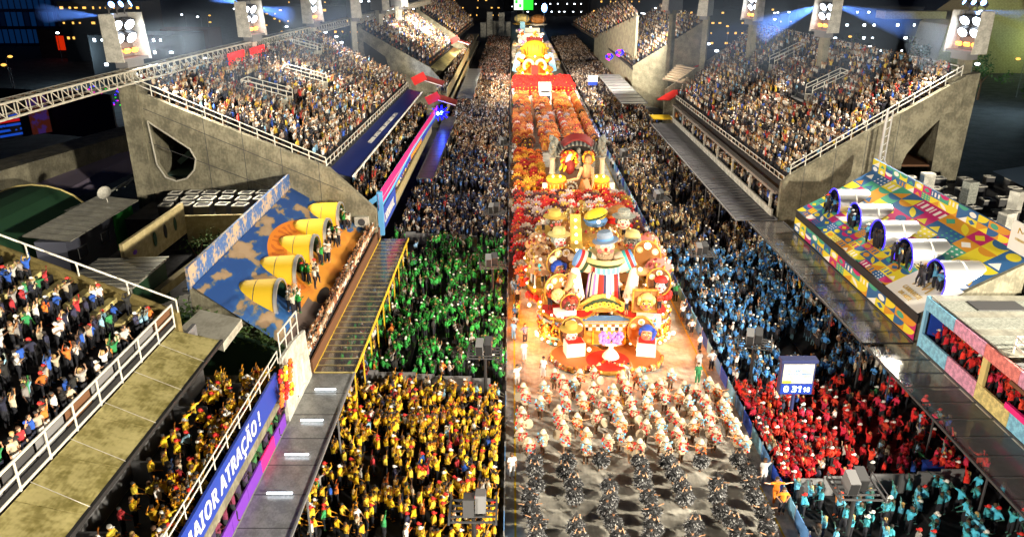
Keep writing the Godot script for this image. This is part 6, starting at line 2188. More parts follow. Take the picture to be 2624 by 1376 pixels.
func second_float() -> void:
	var at := Vector3(8.56, 0.00, -96.36)
	var sc := Vector3(.76, .8, .85)
	var o := thing("parade_float", "grey and orange float with a ribbed arch and a brown woman's figure", "parade float", at)
	part(o, "deck", "brown", func(q): box2(q, Vector3(-5.6, .3, -16), Vector3(5.6, 1.2, -.6)))
	for i in [-1, 1]:
		part(o, "orange_drum", "orange", func(q): lathe(q, [[1.65, .3], [1.8, 1.0], [1.55, 1.8], [1.75, 2.5], [1.6, 2.7], [0, 2.75]], 24, Transform3D(Basis(), Vector3(3.7 * i, 0, -1.9))))
		part(o, "lit_ledge", "yellow", func(q): lathe(q, [[1.7, 2.76], [1.75, 3.0], [1.6, 3.3], [0, 3.35]], 24, Transform3D(Basis(), Vector3(3.7 * i, 0, -1.9))))
		for k in 8: part(o, "baluster", "gold_paint", func(q): tube(q, Vector3(3.7 * i + cos(k * .4 + .2) * 1.75, .5, -1.9 + sin(k * .4 + .2) * 1.75), Vector3(3.7 * i + cos(k * .4 + .2) * 1.8, 2.5, -1.9 + sin(k * .4 + .2) * 1.8), .1, .14, 6))
		part(o, "pillar", "cream", func(q): lathe(q, [[.55, 3.3], [.45, 3.6], [.42, 5.6], [.6, 5.9], [0, 5.95]], 14, Transform3D(Basis(), Vector3(4.3 * i, 0, -4))))
		part(o, "grey_plume", "stone_grey", func(q):
			for k in 30: ell(q, Vector3(4.2 * i + rng.randf_range(-.6, .6), 6.2 + 3.0 * k / 30.0, -4.3 + rng.randf_range(-.5, .5)), Vector3(.35, .55, .35), 6, 5))
		part(o, "wing_wall", "stone_grey", func(q): box2(q, Vector3(2.0 * i - .8, 1.2, -6), Vector3(2.0 * i + 2.3 * i + .4, 5.6, -5.6)))
		part(o, "lamp_box", "white", func(q): box2(q, Vector3(5.7 * i - .4, .4, -1), Vector3(5.7 * i + .4, 2.6, -.4)))
		bulbs(o, [Vector3(5.7 * i, 1.2, -.3), Vector3(5.7 * i, 1.9, -.3), Vector3(3.1 * i, 3.6, -1.0), Vector3(4.3 * i, 3.6, -1.0)], .2)
		omni("float_lamp", at + Vector3(3.6 * i, 1.8, 1.2), 15, Color(1, .7, .38), .2)
	for k in 30:
		var a := PI * (k + .5) / 30
		part(o, "arch_rib", "stone_grey" if k % 2 else "dark_grey", func(q): beam(q, Vector3(cos(a) * 3.9, 6.6 + sin(a) * 2.7, -5.2), Vector3(cos(a) * 3.3, 6.2 + sin(a) * 1.9, -3.3), .32, .16))
	part(o, "arch_lining", "dark_red", func(q): lathe(q, [[3.6, 0], [2.9, -1.2], [2.6, -1.2]], 24, Transform3D(Basis(Vector3(1, 0, 0), Vector3(0, 0, -1), Vector3(0, 1, 0)), Vector3(0, 6.2, -4.8)), 0, PI))
	part(o, "niche_back", "black", func(q): prism(q, disc_points(2.5, 24, 1, 1.1, Vector2(0, 6.0)), .3, Transform3D(Basis(), Vector3(0, 0, -6.2))))
	wreath(o, Vector3(-1.35, 5.6, -3.6), 1.35, 22, "flower_wreath", ["orange", "yellow", "red"])
	wreath(o, Vector3(1.75, 6.2, -2.8), .85, 12, "flower_headdress", ["orange", "yellow"])
	part(o, "mask", "white", func(q): ell(q, Vector3(-1.5, 6.0, -3.3), Vector3(.5, .95, .35), 12, 8, Basis(Vector3(0, 0, 1), -.5)))
	part(o, "dark_robe", "dark_red", func(q): ell(q, Vector3(-1.3, 4.6, -3.3), Vector3(.9, 1.3, .6), 12, 8))
	for p in [[-2.9, 4.6], [-2.2, 4.4], [-.9, 6.3]]: part(o, "yellow_tassel", "yellow", func(q): ell(q, Vector3(p[0], p[1], -2.7), Vector3(.22, .6, .2), 8, 6, Basis(Vector3(0, 0, 1), -.4)))
	part(o, "grey_saint", "stone_grey", func(q):
		lathe(q, [[.7, 4.2], [.5, 5.6], [.55, 6.3], [.2, 6.7]], 14, Transform3D(Basis(), Vector3(.2, 0, -3.9)))
		ell(q, Vector3(.2, 7.1, -3.8), Vector3(.38, .5, .4), 10, 7))
	part(o, "figure_torso", "tan", func(q):
		ell(q, Vector3(1.5, 4.2, -1.8), Vector3(.95, 1.4, .7), 14, 9)
		ell(q, Vector3(1.7, 6.0, -1.9), Vector3(.55, .75, .55), 14, 9)
		tube(q, Vector3(1.6, 5.2, -1.8), Vector3(1.65, 5.6, -1.9), .3, .28, 10)
		tube(q, Vector3(.7, 4.9, -1.6), Vector3(-.1, 3.2, -.9), .34, .26, 8)
		tube(q, Vector3(-.1, 3.2, -.9), Vector3(-2.0, 3.0, -.4), .28, .2, 8)
		tube(q, Vector3(2.3, 4.8, -1.6), Vector3(2.5, 3.0, -.6), .34, .26, 8)
		tube(q, Vector3(2.5, 3.0, -.6), Vector3(2.0, 1.4, .2), .26, .2, 8))
	part(o, "figure_hair", "brown", func(q): ell(q, Vector3(1.65, 6.2, -2.2), Vector3(.65, .8, .55), 12, 8))
	part(o, "figure_skirt", "wood", func(q): lathe(q, [[1.5, .6], [1.3, 1.6], [.8, 3.2]], 18, Transform3D(Basis.from_scale(Vector3(1, 1, .6)), Vector3(1.3, 0, -1.0))))
	part(o, "canoe", "tan", func(q): prism(q, PackedVector2Array([Vector2(.7, 1.6), Vector2(1.5, 2.0), Vector2(2.4, -.6), Vector2(1.9, -1.6)]), .5, Transform3D(Basis(Vector3.RIGHT, -.5), Vector3(0, 1.6, .5))))
	part(o, "grey_scroll", "stone_grey", func(q):
		for k in 22: ell(q, Vector3(-1.2 + cos(k * .42) * (.25 + .045 * k), 1.9 + sin(k * .42) * (.25 + .045 * k), .1), Vector3(.2, .2, .2), 6, 5))
	part(o, "gold_prow", "gold", func(q): ell(q, Vector3(-.6, 1.0, .3), Vector3(1.7, .8, .6), 14, 8))
	for k in 14: part(o, "skirt_panel", ["orange", "gold_paint"][k % 2], func(q): box2(q, Vector3(-5.6 + .8 * k, .25, -.55), Vector3(-4.85 + .8 * k, 1.2, -.45)))
	omni("float_lamp", at + Vector3(-.5, 4.2, -.2), 9, Color(1, .85, .6), .2)
	o.scale = sc


func far_floats() -> void:
	var at := Vector3(5.99, 0.00, -209.14)
	var o := thing("parade_float", "glowing golden float with curling horns, third from the viewer", "parade float", at)
	part(o, "base", "gold", func(q): box2(q, Vector3(-6, .3, -18), Vector3(6, 2.4, 0)))
	for i in [-1, 1]:
		part(o, "horn", "cream", func(q):
			for k in 14:
				var a := -.6 + k * .26
				ell(q, Vector3(i * (2.0 + 1.5 * cos(a)), 5.2 + 1.9 * sin(a), .4), Vector3(.55, .55, .5), 8, 6))
		part(o, "medallion", "white", func(q): ell(q, Vector3(4.0 * i, 8.0, -2), Vector3(.9, .9, .5), 12, 8))
		part(o, "side_scroll", "orange", func(q):
			for k in 16: ell(q, Vector3(i * (4.2 + 1.2 * sin(k * .6)), 2.6 + .36 * k, -1.5 - .2 * k), Vector3(.9, .6, .7), 8, 6))
		part(o, "gold_scroll", "yellow", func(q):
			for k in 16: ell(q, Vector3(i * (3.2 + 1.1 * cos(k * .8)), 3.0 + .5 * k, -.8 - .3 * k), Vector3(.7, .5, .6), 8, 6))
		part(o, "white_wing", "light_blue", func(q): prism(q, PackedVector2Array([Vector2(5 * i, 2), Vector2(7.5 * i, 3), Vector2(6 * i, 9), Vector2(4.5 * i, 9.5)]), .4, Transform3D(Basis(), Vector3(0, 0, -4))))
	part(o, "red_centre", "red", func(q): box2(q, Vector3(-1.1, 2, -.8), Vector3(1.1, 6.5, .3)))
	part(o, "gold_dome", "yellow", func(q): ell(q, Vector3(0, 10.2, -5), Vector3(4.2, 3.3, 3), 20, 12))
	part(o, "dome_ribs", "orange", func(q): for k in 7: ell(q, Vector3(-3.6 + 1.2 * k, 9.0 + 1.8 * sin(PI * (k + .5) / 7), -2.5), Vector3(.3, 1.6, .5), 8, 6))
	part(o, "gold_core", "orange", func(q): lathe(q, [[4.6, 2.4], [4.0, 6], [3.2, 9]], 20, Transform3D(Basis(), Vector3(0, 0, -6))))
	part(o, "red_crest", "dark_red", func(q): for k in 9: ell(q, Vector3(-2.4 + .6 * k, 13.6, -6), Vector3(.4, .9, .4), 7, 5))
	part(o, "rear_tiers", "gold", func(q): for k in 4: box2(q, Vector3(-4.5, 2.4, -17 + k * 2.5), Vector3(4.5, 10 - 1.2 * k, -15 + k * 2.5)))
	for p in [[-4, 3, 2.5, 130], [4, 3, 2.5, 130], [0, 8.5, 1.5, 110], [-5, 9, 0, 60], [5, 9, 0, 60]]:
		bulbs(o, [Vector3(p[0], p[1], p[2])], .3)
		omni("float_lamp", at + Vector3(p[0] * .8, p[1] * .74, p[2] * .8 + .4), p[3] * .22, Color(1, .7, .3), .3)
	o.scale = Vector3(.8, .74, .8)
	at = Vector3(6.71, 0.00, -286.93)
	o = thing("parade_float", "farthest float, white and gold with two big round heads on top", "parade float", at)
	part(o, "base", "cream", func(q): box2(q, Vector3(-6, .4, -22), Vector3(6, 4, 0)))
	part(o, "tier", "white", func(q): for k in 3: box2(q, Vector3(-5 + .6 * k, 4 + 3 * k, -20), Vector3(5 - .6 * k, 7 + 3 * k, -3 - 3 * k)))
	for i in 2:
		var c: Vector3 = [Vector3(-3.4, 18.5, -12), Vector3(3.2, 18.0, -13)][i]
		part(o, "round_head", ["straw", "wood"][i], func(q): ell(q, c, Vector3(3.2, 3.0, 2.8), 18, 12))
		part(o, "head_bands", ["stone_grey", "tan"][i], func(q): for k in 4: ell(q, c + Vector3(-2.1 + 1.4 * k, .2, 1.3), Vector3(.35, 2.3, 1.4), 8, 6))
		part(o, "collar", ["gold_paint", "white"][i], func(q): lathe(q, [[3.4, -3.6], [3.9, -3.0], [2.6, -2.6]], 18, Transform3D(Basis(), c)))
	part(o, "blue_front", "light_blue", func(q): box2(q, Vector3(-4.2, 10, -8), Vector3(-2.2, 17, -7.4)))
	for k in 26: part(o, "figure_cluster", ["white", "gold_paint", "lilac", "orange"][k % 4], func(q): ell(q, Vector3(rng.randf_range(-5.5, 5.5), rng.randf_range(3, 13), rng.randf_range(-8, 1)), Vector3(.7, 1.0, .7), 7, 5))
	for p in [[-4, 6, 3, 240], [4, 9, 2, 240], [0, 14, -3, 160]]:
		bulbs(o, [Vector3(p[0], p[1], p[2])], .35)
		omni("float_lamp", at + Vector3(p[0] * .9, p[1] * .56, p[2] * .9 + .5), p[3] * .25, Color(1, .86, .66), .35)
	o.scale = Vector3(.9, .56, .9)


func van() -> void:
	var o := thing("support_van", "white sound van following the red dancers", "van", Vector3(7.22, 0.00, -167.96))
	part(o, "body", "white", func(q): prism(q, PackedVector2Array([Vector2(1.0, .4), Vector2(.95, 1.3), Vector2(.2, 2.3), Vector2(-6.5, 2.9), Vector2(-6.5, .4)]), 2.5, Transform3D(Basis(Vector3(0, 0, 1), Vector3.UP, Vector3(-1, 0, 0)), Vector3(1.25, 0, -1))))
	part(o, "windscreen", "black", func(q): quad(q, Vector3(-1.05, 2.2, -.72), Vector3(1.05, 2.2, -.72), Vector3(1.1, 1.4, -.08), Vector3(-1.1, 1.4, -.08)))
	part(o, "roof_rack", "white_wall", func(q): box2(q, Vector3(-1.35, 2.9, -7.5), Vector3(1.35, 4.2, -2.6)))
	part(o, "green_stripe", "green", func(q): beam(q, Vector3(-.8, 4.22, -6), Vector3(.9, 4.22, -3.4), .25, .04))
	for i in [-1, 1]:
		part(o, "headlight", "bulb", func(q): box(q, Vector3(.95 * i, .95, .05), Vector3(.35, .25, .08)))
		for z in [-.9, -5.8]:
			var w := part(o, "wheel", "black", func(q): tube(q, Vector3(1.05 * i, .42, z), Vector3(1.28 * i, .42, z), .42, .42, 14))
			part(w, "rim", "steel", func(q): tube(q, Vector3(1.27 * i, .42, z), Vector3(1.3 * i, .42, z), .22, .22, 10))


func dancer_white(kind: int) -> MeshInstance3D:
	var d := person([1, 7, 4, 6][kind], kind % 3, Color(.6, .5, .36), Color(.2, .11, .06), 0, Vector3.ZERO, 0, "", "", 1.0)
	part(d, "coat", "tan_coat", func(q):
		lathe(q, [[.3, .76], [.34, .84], [.24, 1.04], [.22, 1.22], [.3, 1.4], [.12, 1.5]], 12)
		for k in 26: ell(q, Vector3(cos(k * 2.4) * .28, .82 + .024 * k, sin(k * 2.4) * .25), Vector3(.11, .08, .1), 6, 4))
	part(d, "wide_hat", "cream", func(q): lathe(q, [[.19, 1.62], [.235, 1.68], [.17, 1.74], [.14, 1.86], [.06, 1.93], [0, 1.94]], 12, Transform3D(Basis(), Vector3(0, 0, -.03))))
	part(d, "back_fan", "cream", func(q): for k in 9: ell(q, Vector3(cos(PI * k / 8) * .28, 1.3 + sin(PI * k / 8) * .24, -.22), Vector3(.07, .13, .05), 6, 4, Basis(Vector3(0, 0, 1), PI * k / 8 - PI / 2)))
	part(d, "ornaments", ["red", "orange", "red", "light_blue"][kind], func(q): for k in 9: ell(q, Vector3(cos(k * 1.9) * .3, 1.0 + .07 * k, .2 + .1 * sin(k * 2.0)), Vector3(.1, .09, .08), 6, 4)).set_meta("kind", "stuff")
	part(d, "sash", ["light_blue", "red", "coral", "red"][kind], func(q): for k in 4: ell(q, Vector3(-.25 + .17 * k, 1.28 - .12 * k, .27), Vector3(.08, .09, .07), 6, 4))
	if kind == 2: part(d, "drum", "tan_coat", func(q): lathe(q, [[0, 0], [.34, 0], [.36, .12], [.34, .24], [0, .24]], 16, Transform3D(Basis(Vector3.RIGHT, 1.1), Vector3(.1, .95, .42))))
	return d


func dancer_black(kind: int) -> MeshInstance3D:
	var d := person([1, 7, 0][kind], kind, Color(.03, .03, .03), Color(.03, .03, .03), 0, Vector3.ZERO, 0, "", "", 1.03)
	var r := RandomNumberGenerator.new()
	r.seed = 40 + kind
	var body := begin()
	for k in 44:
		var a := k * 2.4
		var y := .55 + .85 * k / 44.0
		var w: float = .46 * sin(PI * (.18 + .72 * k / 44.0)) + .06
		ell(body, Vector3(cos(a) * w, y, sin(a) * w * .8), Vector3(.17, .12, .15), 6, 4, Basis(Vector3.UP, -a))
	put("black_ruff", body, M.black, d)
	for m in [["grey_feathers", "feather_grey", 130], ["black_feathers", "black", 110], ["white_feathers", "feather_white", 46]]:
		var s := begin()
		for k in m[2]:
			var a := r.randf() * TAU
			var y := r.randf_range(.5, 1.42)
			var w: float = .5 * sin(PI * (.18 + .72 * (y - .5) / .92)) + .1
			var out_ := Vector3(cos(a), 0, sin(a) * .85)
			var base := out_ * w + Vector3.UP * y
			var dir := (out_ + Vector3.UP * r.randf_range(-1.3, .5) + Vector3(r.randfn(), 0, r.randfn()) * .25).normalized()
			var l := r.randf_range(.14, .27)
			var side := dir.cross(Vector3(r.randfn() * .4, 1, r.randfn() * .4)).normalized() * r.randf_range(.03, .06)
			quad(s, base, base + dir * l * .5 + side, base + dir * l, base + dir * l * .5 - side)
		var f := put(m[0], s, M[m[1]], d)
		f.set_meta("kind", "stuff")
	part(d, "head_crest", "black", func(q): for k in 9: tube(q, Vector3(0, 1.72, -.05), Vector3(cos(PI * k / 8) * .4, 1.78 + sin(PI * k / 8) * .32, -.12), .035, .01, 4))
	return d


func make_parade() -> void:
	mat("slate_hat", lin(.2, .26, .36), .7)
	mat("tan_coat", lin(.5, .4, .27), .85)
	mat("feather_grey", lin(.24, .24, .25), .7)
	mat("feather_white", lin(.42, .42, .42), .7)
	first_float()
	second_float()
	far_floats()
	van()


func make_people() -> void:
	var yellow := [[Color(.8, .55, .012), "bright yellow"], [Color(.72, .46, .02), "golden yellow"], [Color(.82, .62, .05), "lemon yellow"]]
	var mixed := [[Color(.02, .022, .05), "navy"], [Color(.7, .7, .68), "white"], [Color(.02, .09, .45), "blue"], [Color(.65, .2, .03), "orange"], [Color(.5, .42, .3), "beige"], [Color(.02, .02, .02), "black"], [Color(.25, .45, .6), "light blue"], [Color(.03, .25, .08), "green"], [Color(.45, .03, .04), "red"], [Color(.03, .03, .07), "dark"], [Color(.6, .58, .55), "pale"], [Color(.3, .28, .27), "grey"]]
	var red := [[Color(.62, .012, .012), "red"], [Color(.7, .025, .015), "scarlet"], [Color(.5, .008, .02), "deep red"], [Color(.66, .05, .02), "bright red"], [Color(.6, .02, .07), "crimson"]]
	var teal := [[Color(.06, .42, .6), "turquoise"], [Color(.05, .36, .44), "teal"], [Color(.12, .48, .7), "pale turquoise"]]
	var violet := [[Color(.12, .03, .18), "purple"], [Color(.05, .03, .08), "dark violet"], [Color(.04, .16, .05), "green"], [Color(.16, .02, .06), "wine red"]]
	var r := PI / 2
	var calm := [0, 0, 2, 3, 4, 5, 1]
	var wild := [1, 1, 2, 3, 4, 0, 7]
	for i in 14:   # nearest stand
		for k in 50:
			var z := -18.8 - k * .345
			if k > 42 and rng.randf() < .2 + .05 * i: continue
			if rng.randf() < .04 + .14 * sin(i * 1.3 + k * .37): continue
			if k > 47: continue
			gather("stand", Vector3(-17.95 - i * 1.143 + rng.randf_range(-.2, .3), 10.77 + (i + 1) * .489 - .0, z + rng.randf_range(-.15, .15)), r, mixed, calm, "nearest left grandstand", .74)
	for k in 240:
		var z := rng.randf_range(-20, -37.2)
		gather("yellow", Vector3(-13.1 - (absf(rng.randfn()) * .7 if k % 3 else rng.randf() * 3.0), 6.44, z), r, yellow if rng.randf() < .85 else mixed, [6, 6, 3, 0, 5, 1], "above the blue banner", .85)
	for k in 24: gather("violet", Vector3(-12.8, 4.25, -18 - k * .85 + rng.randf_range(-.2, .2)), r, violet, [6, 6, 3, 2], "at the purple parapet")
	for k in 680:
		var x := rng.randf_range(-11.6, -.8)
		var z := rng.randf_range(-31.5, -47.2)
		if x < -5.5 and z > -41 and rng.randf() < .45: continue
		gather("yellow", Vector3(x, terrace(x) + .012, z), r, yellow if rng.randf() < .84 else mixed, wild, "left yellow ground boxes", .87)
	for k in 90:
		var z := rng.randf_range(-29.5, -35.8)
		var x := rng.randf_range(15.6, 27.0)
		gather("teal", Vector3(x, terrace(x) + .012, z), -r, teal if rng.randf() < .9 else mixed, calm, "right turquoise ground boxes")
	for k in 330:
		var z := rng.randf_range(-36.6, -47.2)
		var x := 15.6 + 10.5 * pow(rng.randf(), 1.7)
		gather("red", Vector3(x, terrace(x) + .022, z), -r, red if rng.randf() < .84 else mixed, wild, "right red ground boxes", .87)
	for k in 78: gather("redbox", Vector3(RX + .35 + .6 * (k % 3), 4.42, -21 - k * .33), -r, red, [6, 6, 3, 4], "pastel building")
	for k in 26: gather("roof", Vector3(rng.randf_range(28.6, 34), 7.62, rng.randf_range(-27, -38.5)), -r, mixed, calm, "right roof terrace")
	for k in 26: gather("canopy", Vector3(rng.randf_range(24.4, 27.2), 3 * .16 + .012, rng.randf_range(-34, -47)), -r, red if k % 3 else mixed, calm, "under clear right canopy")
	for i in 5:
		for k in 7: gather("barrel", Vector3(-15.55 + rng.randf_range(.0, 1.2), 6.1 + .0, [-66.75, -61.93, -57.7, -53.0, -48.39][i] + rng.randf_range(-.95, .95)), r, [[Color(.02, .3, .05), "green"], [Color(.6, .55, .45), "cream"]], [6, 3, 1], "at the yellow barrels")
		for k in 7: gather("silver", Vector3(29.7 - rng.randf_range(0, .9), 7.0, [-68.5, -63.9, -59.1, -54.6, -50.0][i] + rng.randf_range(-.9, .9)), -r, [[Color(.1, .36, .62), "light blue"], [Color(.03, .03, .04), "black"]], [6, 3, 2], "at the silver barrels")
	settle_people()
	# crowds
	var salt := [[Color(.72, .7, .66), 3], [Color(.5, .42, .3), 3], [Color(.02, .022, .04), 4], [Color(.2, .17, .15), 2], [Color(.62, .45, .05), .7], [Color(.03, .1, .5), .7], [Color(.5, .04, .03), .5], [Color(.2, .4, .6), .5], [Color(.6, .3, .1), .4]]
	fill_stand("dense crowd filling the large left grandstand", Vector3(-16.9, 10.5, -69.8), Vector3(-33.2, 17.5, -70), Vector3(-15.9, 10.5, -120.8), Vector3(-28.6, 17.5, -118.8), 22, .4, salt, [[.23, .33, .38, .78], [.47, .55, .38, .74], [.75, .82, .68, .98]])
	fill_stand("dense crowd filling the second left grandstand", Vector3(-15.2, 10.6, -147), Vector3(-27.6, 17.5, -146), Vector3(-13.6, 10.6, -186), Vector3(-24.6, 17.5, -193), 18, .55, salt, [])
	fill_stand("dense crowd filling the farthest left grandstand", Vector3(-14.2, 10.6, -212), Vector3(-24.6, 17.5, -216), Vector3(-12.4, 10.6, -262), Vector3(-21.8, 17.5, -280), 18, .65, salt, [])
	fill_stand("dense crowd filling the large right grandstand", Vector3(27.65, 7.0, -77), Vector3(43.6, 17.4, -78), Vector3(27.4, 6.9, -131), Vector3(42.0, 17.4, -140), 22, .4, salt, [[.27, .36, .42, .82], [.6, .67, .55, .9]])
	fill_stand("dense crowd filling the second right grandstand", Vector3(26.36, 7.00, -173.05), Vector3(37.21, 17.40, -156.41), Vector3(26.38, 7.00, -233.15), Vector3(38.25, 17.40, -210.39), 18, .6, salt, [])
	fill_stand("dense crowd filling the farthest right grandstand", Vector3(25.82, 7.00, -251.42), Vector3(27.13, 17.40, -175.44), Vector3(23.29, 7.00, -314.14), Vector3(35.22, 17.40, -256.53), 18, .8, salt, [])
	var green := [[Color(.04, .4, .06), 6], [Color(.06, .52, .1), 4], [Color(.03, .03, .03), 1.5], [Color(.55, .5, .45), 1.2], [Color(.6, .2, .03), .3], [Color(.2, .35, .55), .3]]
	fill_ground("mass of green shirted spectators in the left ground boxes", -12.2, -.7, -48.2, -77, 2.4, green, r)
	fill_ground("mass of spectators in mixed shirts along the left of the avenue beyond the green shirts", -12.3, -.7, -78, -118, 2.7, [[Color(.02, .025, .08), 5], [Color(.06, .16, .45), 2.2], [Color(.6, .58, .55), 2.4], [Color(.4, .32, .22), 1.4], [Color(.5, .04, .03), .4]], r)
	fill_ground("mass of spectators in tan and dark shirts farther along the left of the avenue", -11.4, -.7, -118, -200, 2.4, [[Color(.5, .4, .26), 5], [Color(.03, .03, .04), 3], [Color(.6, .25, .1), .7], [Color(.65, .6, .5), 2]], r)
	fill_ground("distant mass of spectators at the left end of the avenue", -9.5, -.7, -200, -330, 1.6, [[Color(.4, .34, .34), 5], [Color(.06, .05, .08), 3], [Color(.6, .2, .1), .6]], r)
	var blue := [[Color(.07, .29, .74), 6], [Color(.11, .38, .8), 4], [Color(.03, .03, .04), 1.4], [Color(.6, .55, .5), 1.3], [Color(.5, .3, .1), .4]]
	fill_ground("mass of light blue shirted spectators in the right ground boxes", 15.6, 27.3, -47.4, -74, 2.4, blue, -r)
	fill_ground("mass of spectators in dark and tan shirts along the right of the avenue beyond the blue shirts", 15.6, 26.6, -74, -105, 2.9, [[Color(.025, .025, .05), 6], [Color(.5, .42, .26), 4], [Color(.08, .15, .4), 1], [Color(.6, .45, .05), .5]], -r)
	fill_ground("mass of spectators in mixed shirts farther along the right of the avenue", 15.6, 26.4, -105, -170, 2.6, salt, -r)
	fill_ground("distant mass of spectators at the right end of the avenue", 15.8, 26.0, -170, -330, 1.8, [[Color(.42, .38, .34), 5], [Color(.06, .05, .07), 4]], -r)
	fill_ground("spectators under the smoky right canopy", 24.2, 27.2, -48, -75, 1.1, salt, -r)
	fill_ground("spectators under the smoky left canopy", -12.3, -10.1, -44, -70, 1.1, salt, r)
	var rows := []
	for k in 150: rows.append([Vector3(-12.95 - .35 * (k % 2), 4.1, -43.8 - k * .174), r + rng.randf_range(-.4, .4), pick([[Color(.62, .5, .36), 3], [Color(.7, .68, .62), 2], [Color(.3, .14, .07), 1]])])
	crowd("row of spectators leaning along the front of the printed deck with yellow barrels", rows)
	rows = []
	for k in 420: rows.append([Vector3(-12.95 - 3.2 * rng.randf() * (1 - .3 * (k % 2)), 6.52 + .25 * (k % 3), -71 - rng.randf() * 49), r + rng.randf_range(-.4, .4), pick(salt)])
	for k in 170: rows.append([Vector3(-12.9, 4.02, -72 - rng.randf() * 48), r, pick(salt)])
	crowd("spectators in the open boxes behind the magenta banner", rows)
	rows = []
	for k in 300: rows.append([Vector3(-11.9 - 1.6 * rng.randf(), 6.42, -141 - rng.randf() * 110), r, pick(salt)])
	for k in 240: rows.append([Vector3(27.2 + rng.randf() * .9, 3.92, -77 - rng.randf() * 53), -r, pick(salt)])
	crowd("spectators in the far open boxes on both sides", rows)
	rows = []
	for k in 3:
		for i in [-1, 1]:
			for j in 6: rows.append([Vector3(7.35 + (4.9 + .05 * k) * i + rng.randf_range(-.8, .8), 2.96, -60.4 - 3.0 * k + rng.randf_range(-.8, .8)), i * 1.2, pick([[Color(.7, .65, .5), 2], [Color(.6, .05, .03), 1], [Color(.7, .4, .05), 1]])])
	for k in 46: rows.append([Vector3(7.25 + rng.randf_range(-4.2, 4.4), 2.92, -57.6 - rng.randf() * 18), rng.randf_range(-.8, .8), pick([[Color(.72, .68, .6), 3], [Color(.65, .06, .03), 2], [Color(.72, .42, .05), 2], [Color(.1, .3, .6), .6]])])
	for k in 18: rows.append([Vector3(7.25 + (-2.75 if k % 2 else 3.0) + rng.randf_range(-1.7, 1.7), 2.55, -56.6 + rng.randf_range(-1.6, 1.6)), rng.randf_range(-.5, .5), pick([[Color(.75, .7, .6), 3], [Color(.65, .06, .03), 1], [Color(.72, .42, .05), 2]])])
	crowd("small costumed performers crowding the decks of the golden clown float", rows)
	rows = []
	for k in 70: rows.append([Vector3(rng.randf_range(.1, .6), .03, -53 - rng.randf() * 150), rng.randf_range(-1, 1), pick([[Color(.7, .7, .7), 3], [Color(.1, .25, .55), 1], [Color(.03, .3, .08), .6]])])
	for k in 70: rows.append([Vector3(rng.randf_range(14.4, 14.9), .03, -53 - rng.randf() * 150), rng.randf_range(-1, 1), pick([[Color(.7, .7, .7), 3], [Color(.1, .25, .55), 1], [Color(.03, .3, .08), .6]])])
	crowd("helpers in white and blue strung out along both edges of the avenue", rows)
	make_marchers()


func stage_rows(label: String, x0: float, x1: float, z0: float, z1: float, dx: float, dz: float, pal: Array, mesh: Mesh, jit: float, gaps := 0) -> void:
	var spots := []
	var nx := int((x1 - x0) / dx)
	var nz := int((z0 - z1) / dz)
	for i in nx + 1:
		if gaps and i % gaps == gaps - 1: continue
		for k in nz + 1: spots.append(Transform3D(Basis(Vector3.UP, rng.randf_range(-.6, .6)).scaled(Vector3.ONE * rng.randf_range(.92, 1.12)), Vector3(x0 + i * dx + rng.randf_range(-jit, jit), .02, z0 - k * dz + rng.randf_range(-jit, jit))))
	var mm := MultiMesh.new()
	mm.transform_format = MultiMesh.TRANSFORM_3D
	mm.use_colors = true
	mm.mesh = mesh
	mm.instance_count = spots.size()
	for i in spots.size():
		mm.set_instance_transform(i, spots[i])
		mm.set_instance_color(i, pick(pal))
	var c := MultiMeshInstance3D.new()
	c.multimesh = mm
	c.name = numbered("dancers")
	add_child(c)
	tag(c, label, "dancers", "", "stuff")


func far_dancer() -> ArrayMesh:
	var m := ArrayMesh.new()
	var s := begin()
	s.set_color(Color.WHITE)
	lathe(s, [[.45, .35], [.4, .8], [.22, 1.2], [.34, 1.42], [.1, 1.5]], 8)
	for k in 7: ell(s, Vector3(cos(PI * k / 6) * .5, 1.5 + sin(PI * k / 6) * .55, -.15), Vector3(.16, .26, .08), 5, 4, Basis(Vector3(0, 0, 1), PI * k / 6 - PI / 2))
	s.commit(m)
	s = begin()
	ell(s, Vector3(0, 1.62, .05), Vector3(.11, .13, .11), 6, 4)
	for i in [-1, 1]: tube(s, Vector3(.2 * i, 1.38, 0), Vector3(.5 * i, 1.6, .15), .06, .05, 4)
	for i in [-1, 1]: tube(s, Vector3(.1 * i, .4, 0), Vector3(.12 * i, 0, .02), .07, .06, 4)
	s.commit(m)
	s = begin()
	ell(s, Vector3(0, 1.2, .2), Vector3(.16, .2, .1), 6, 4)
	ell(s, Vector3(0, 1.8, -.02), Vector3(.14, .1, .14), 6, 4)
	s.commit(m)
	m.surface_set_material(0, M.crowd_cloth)
	m.surface_set_material(1, M.skin1)
	m.surface_set_material(2, M.yellow)
	return m


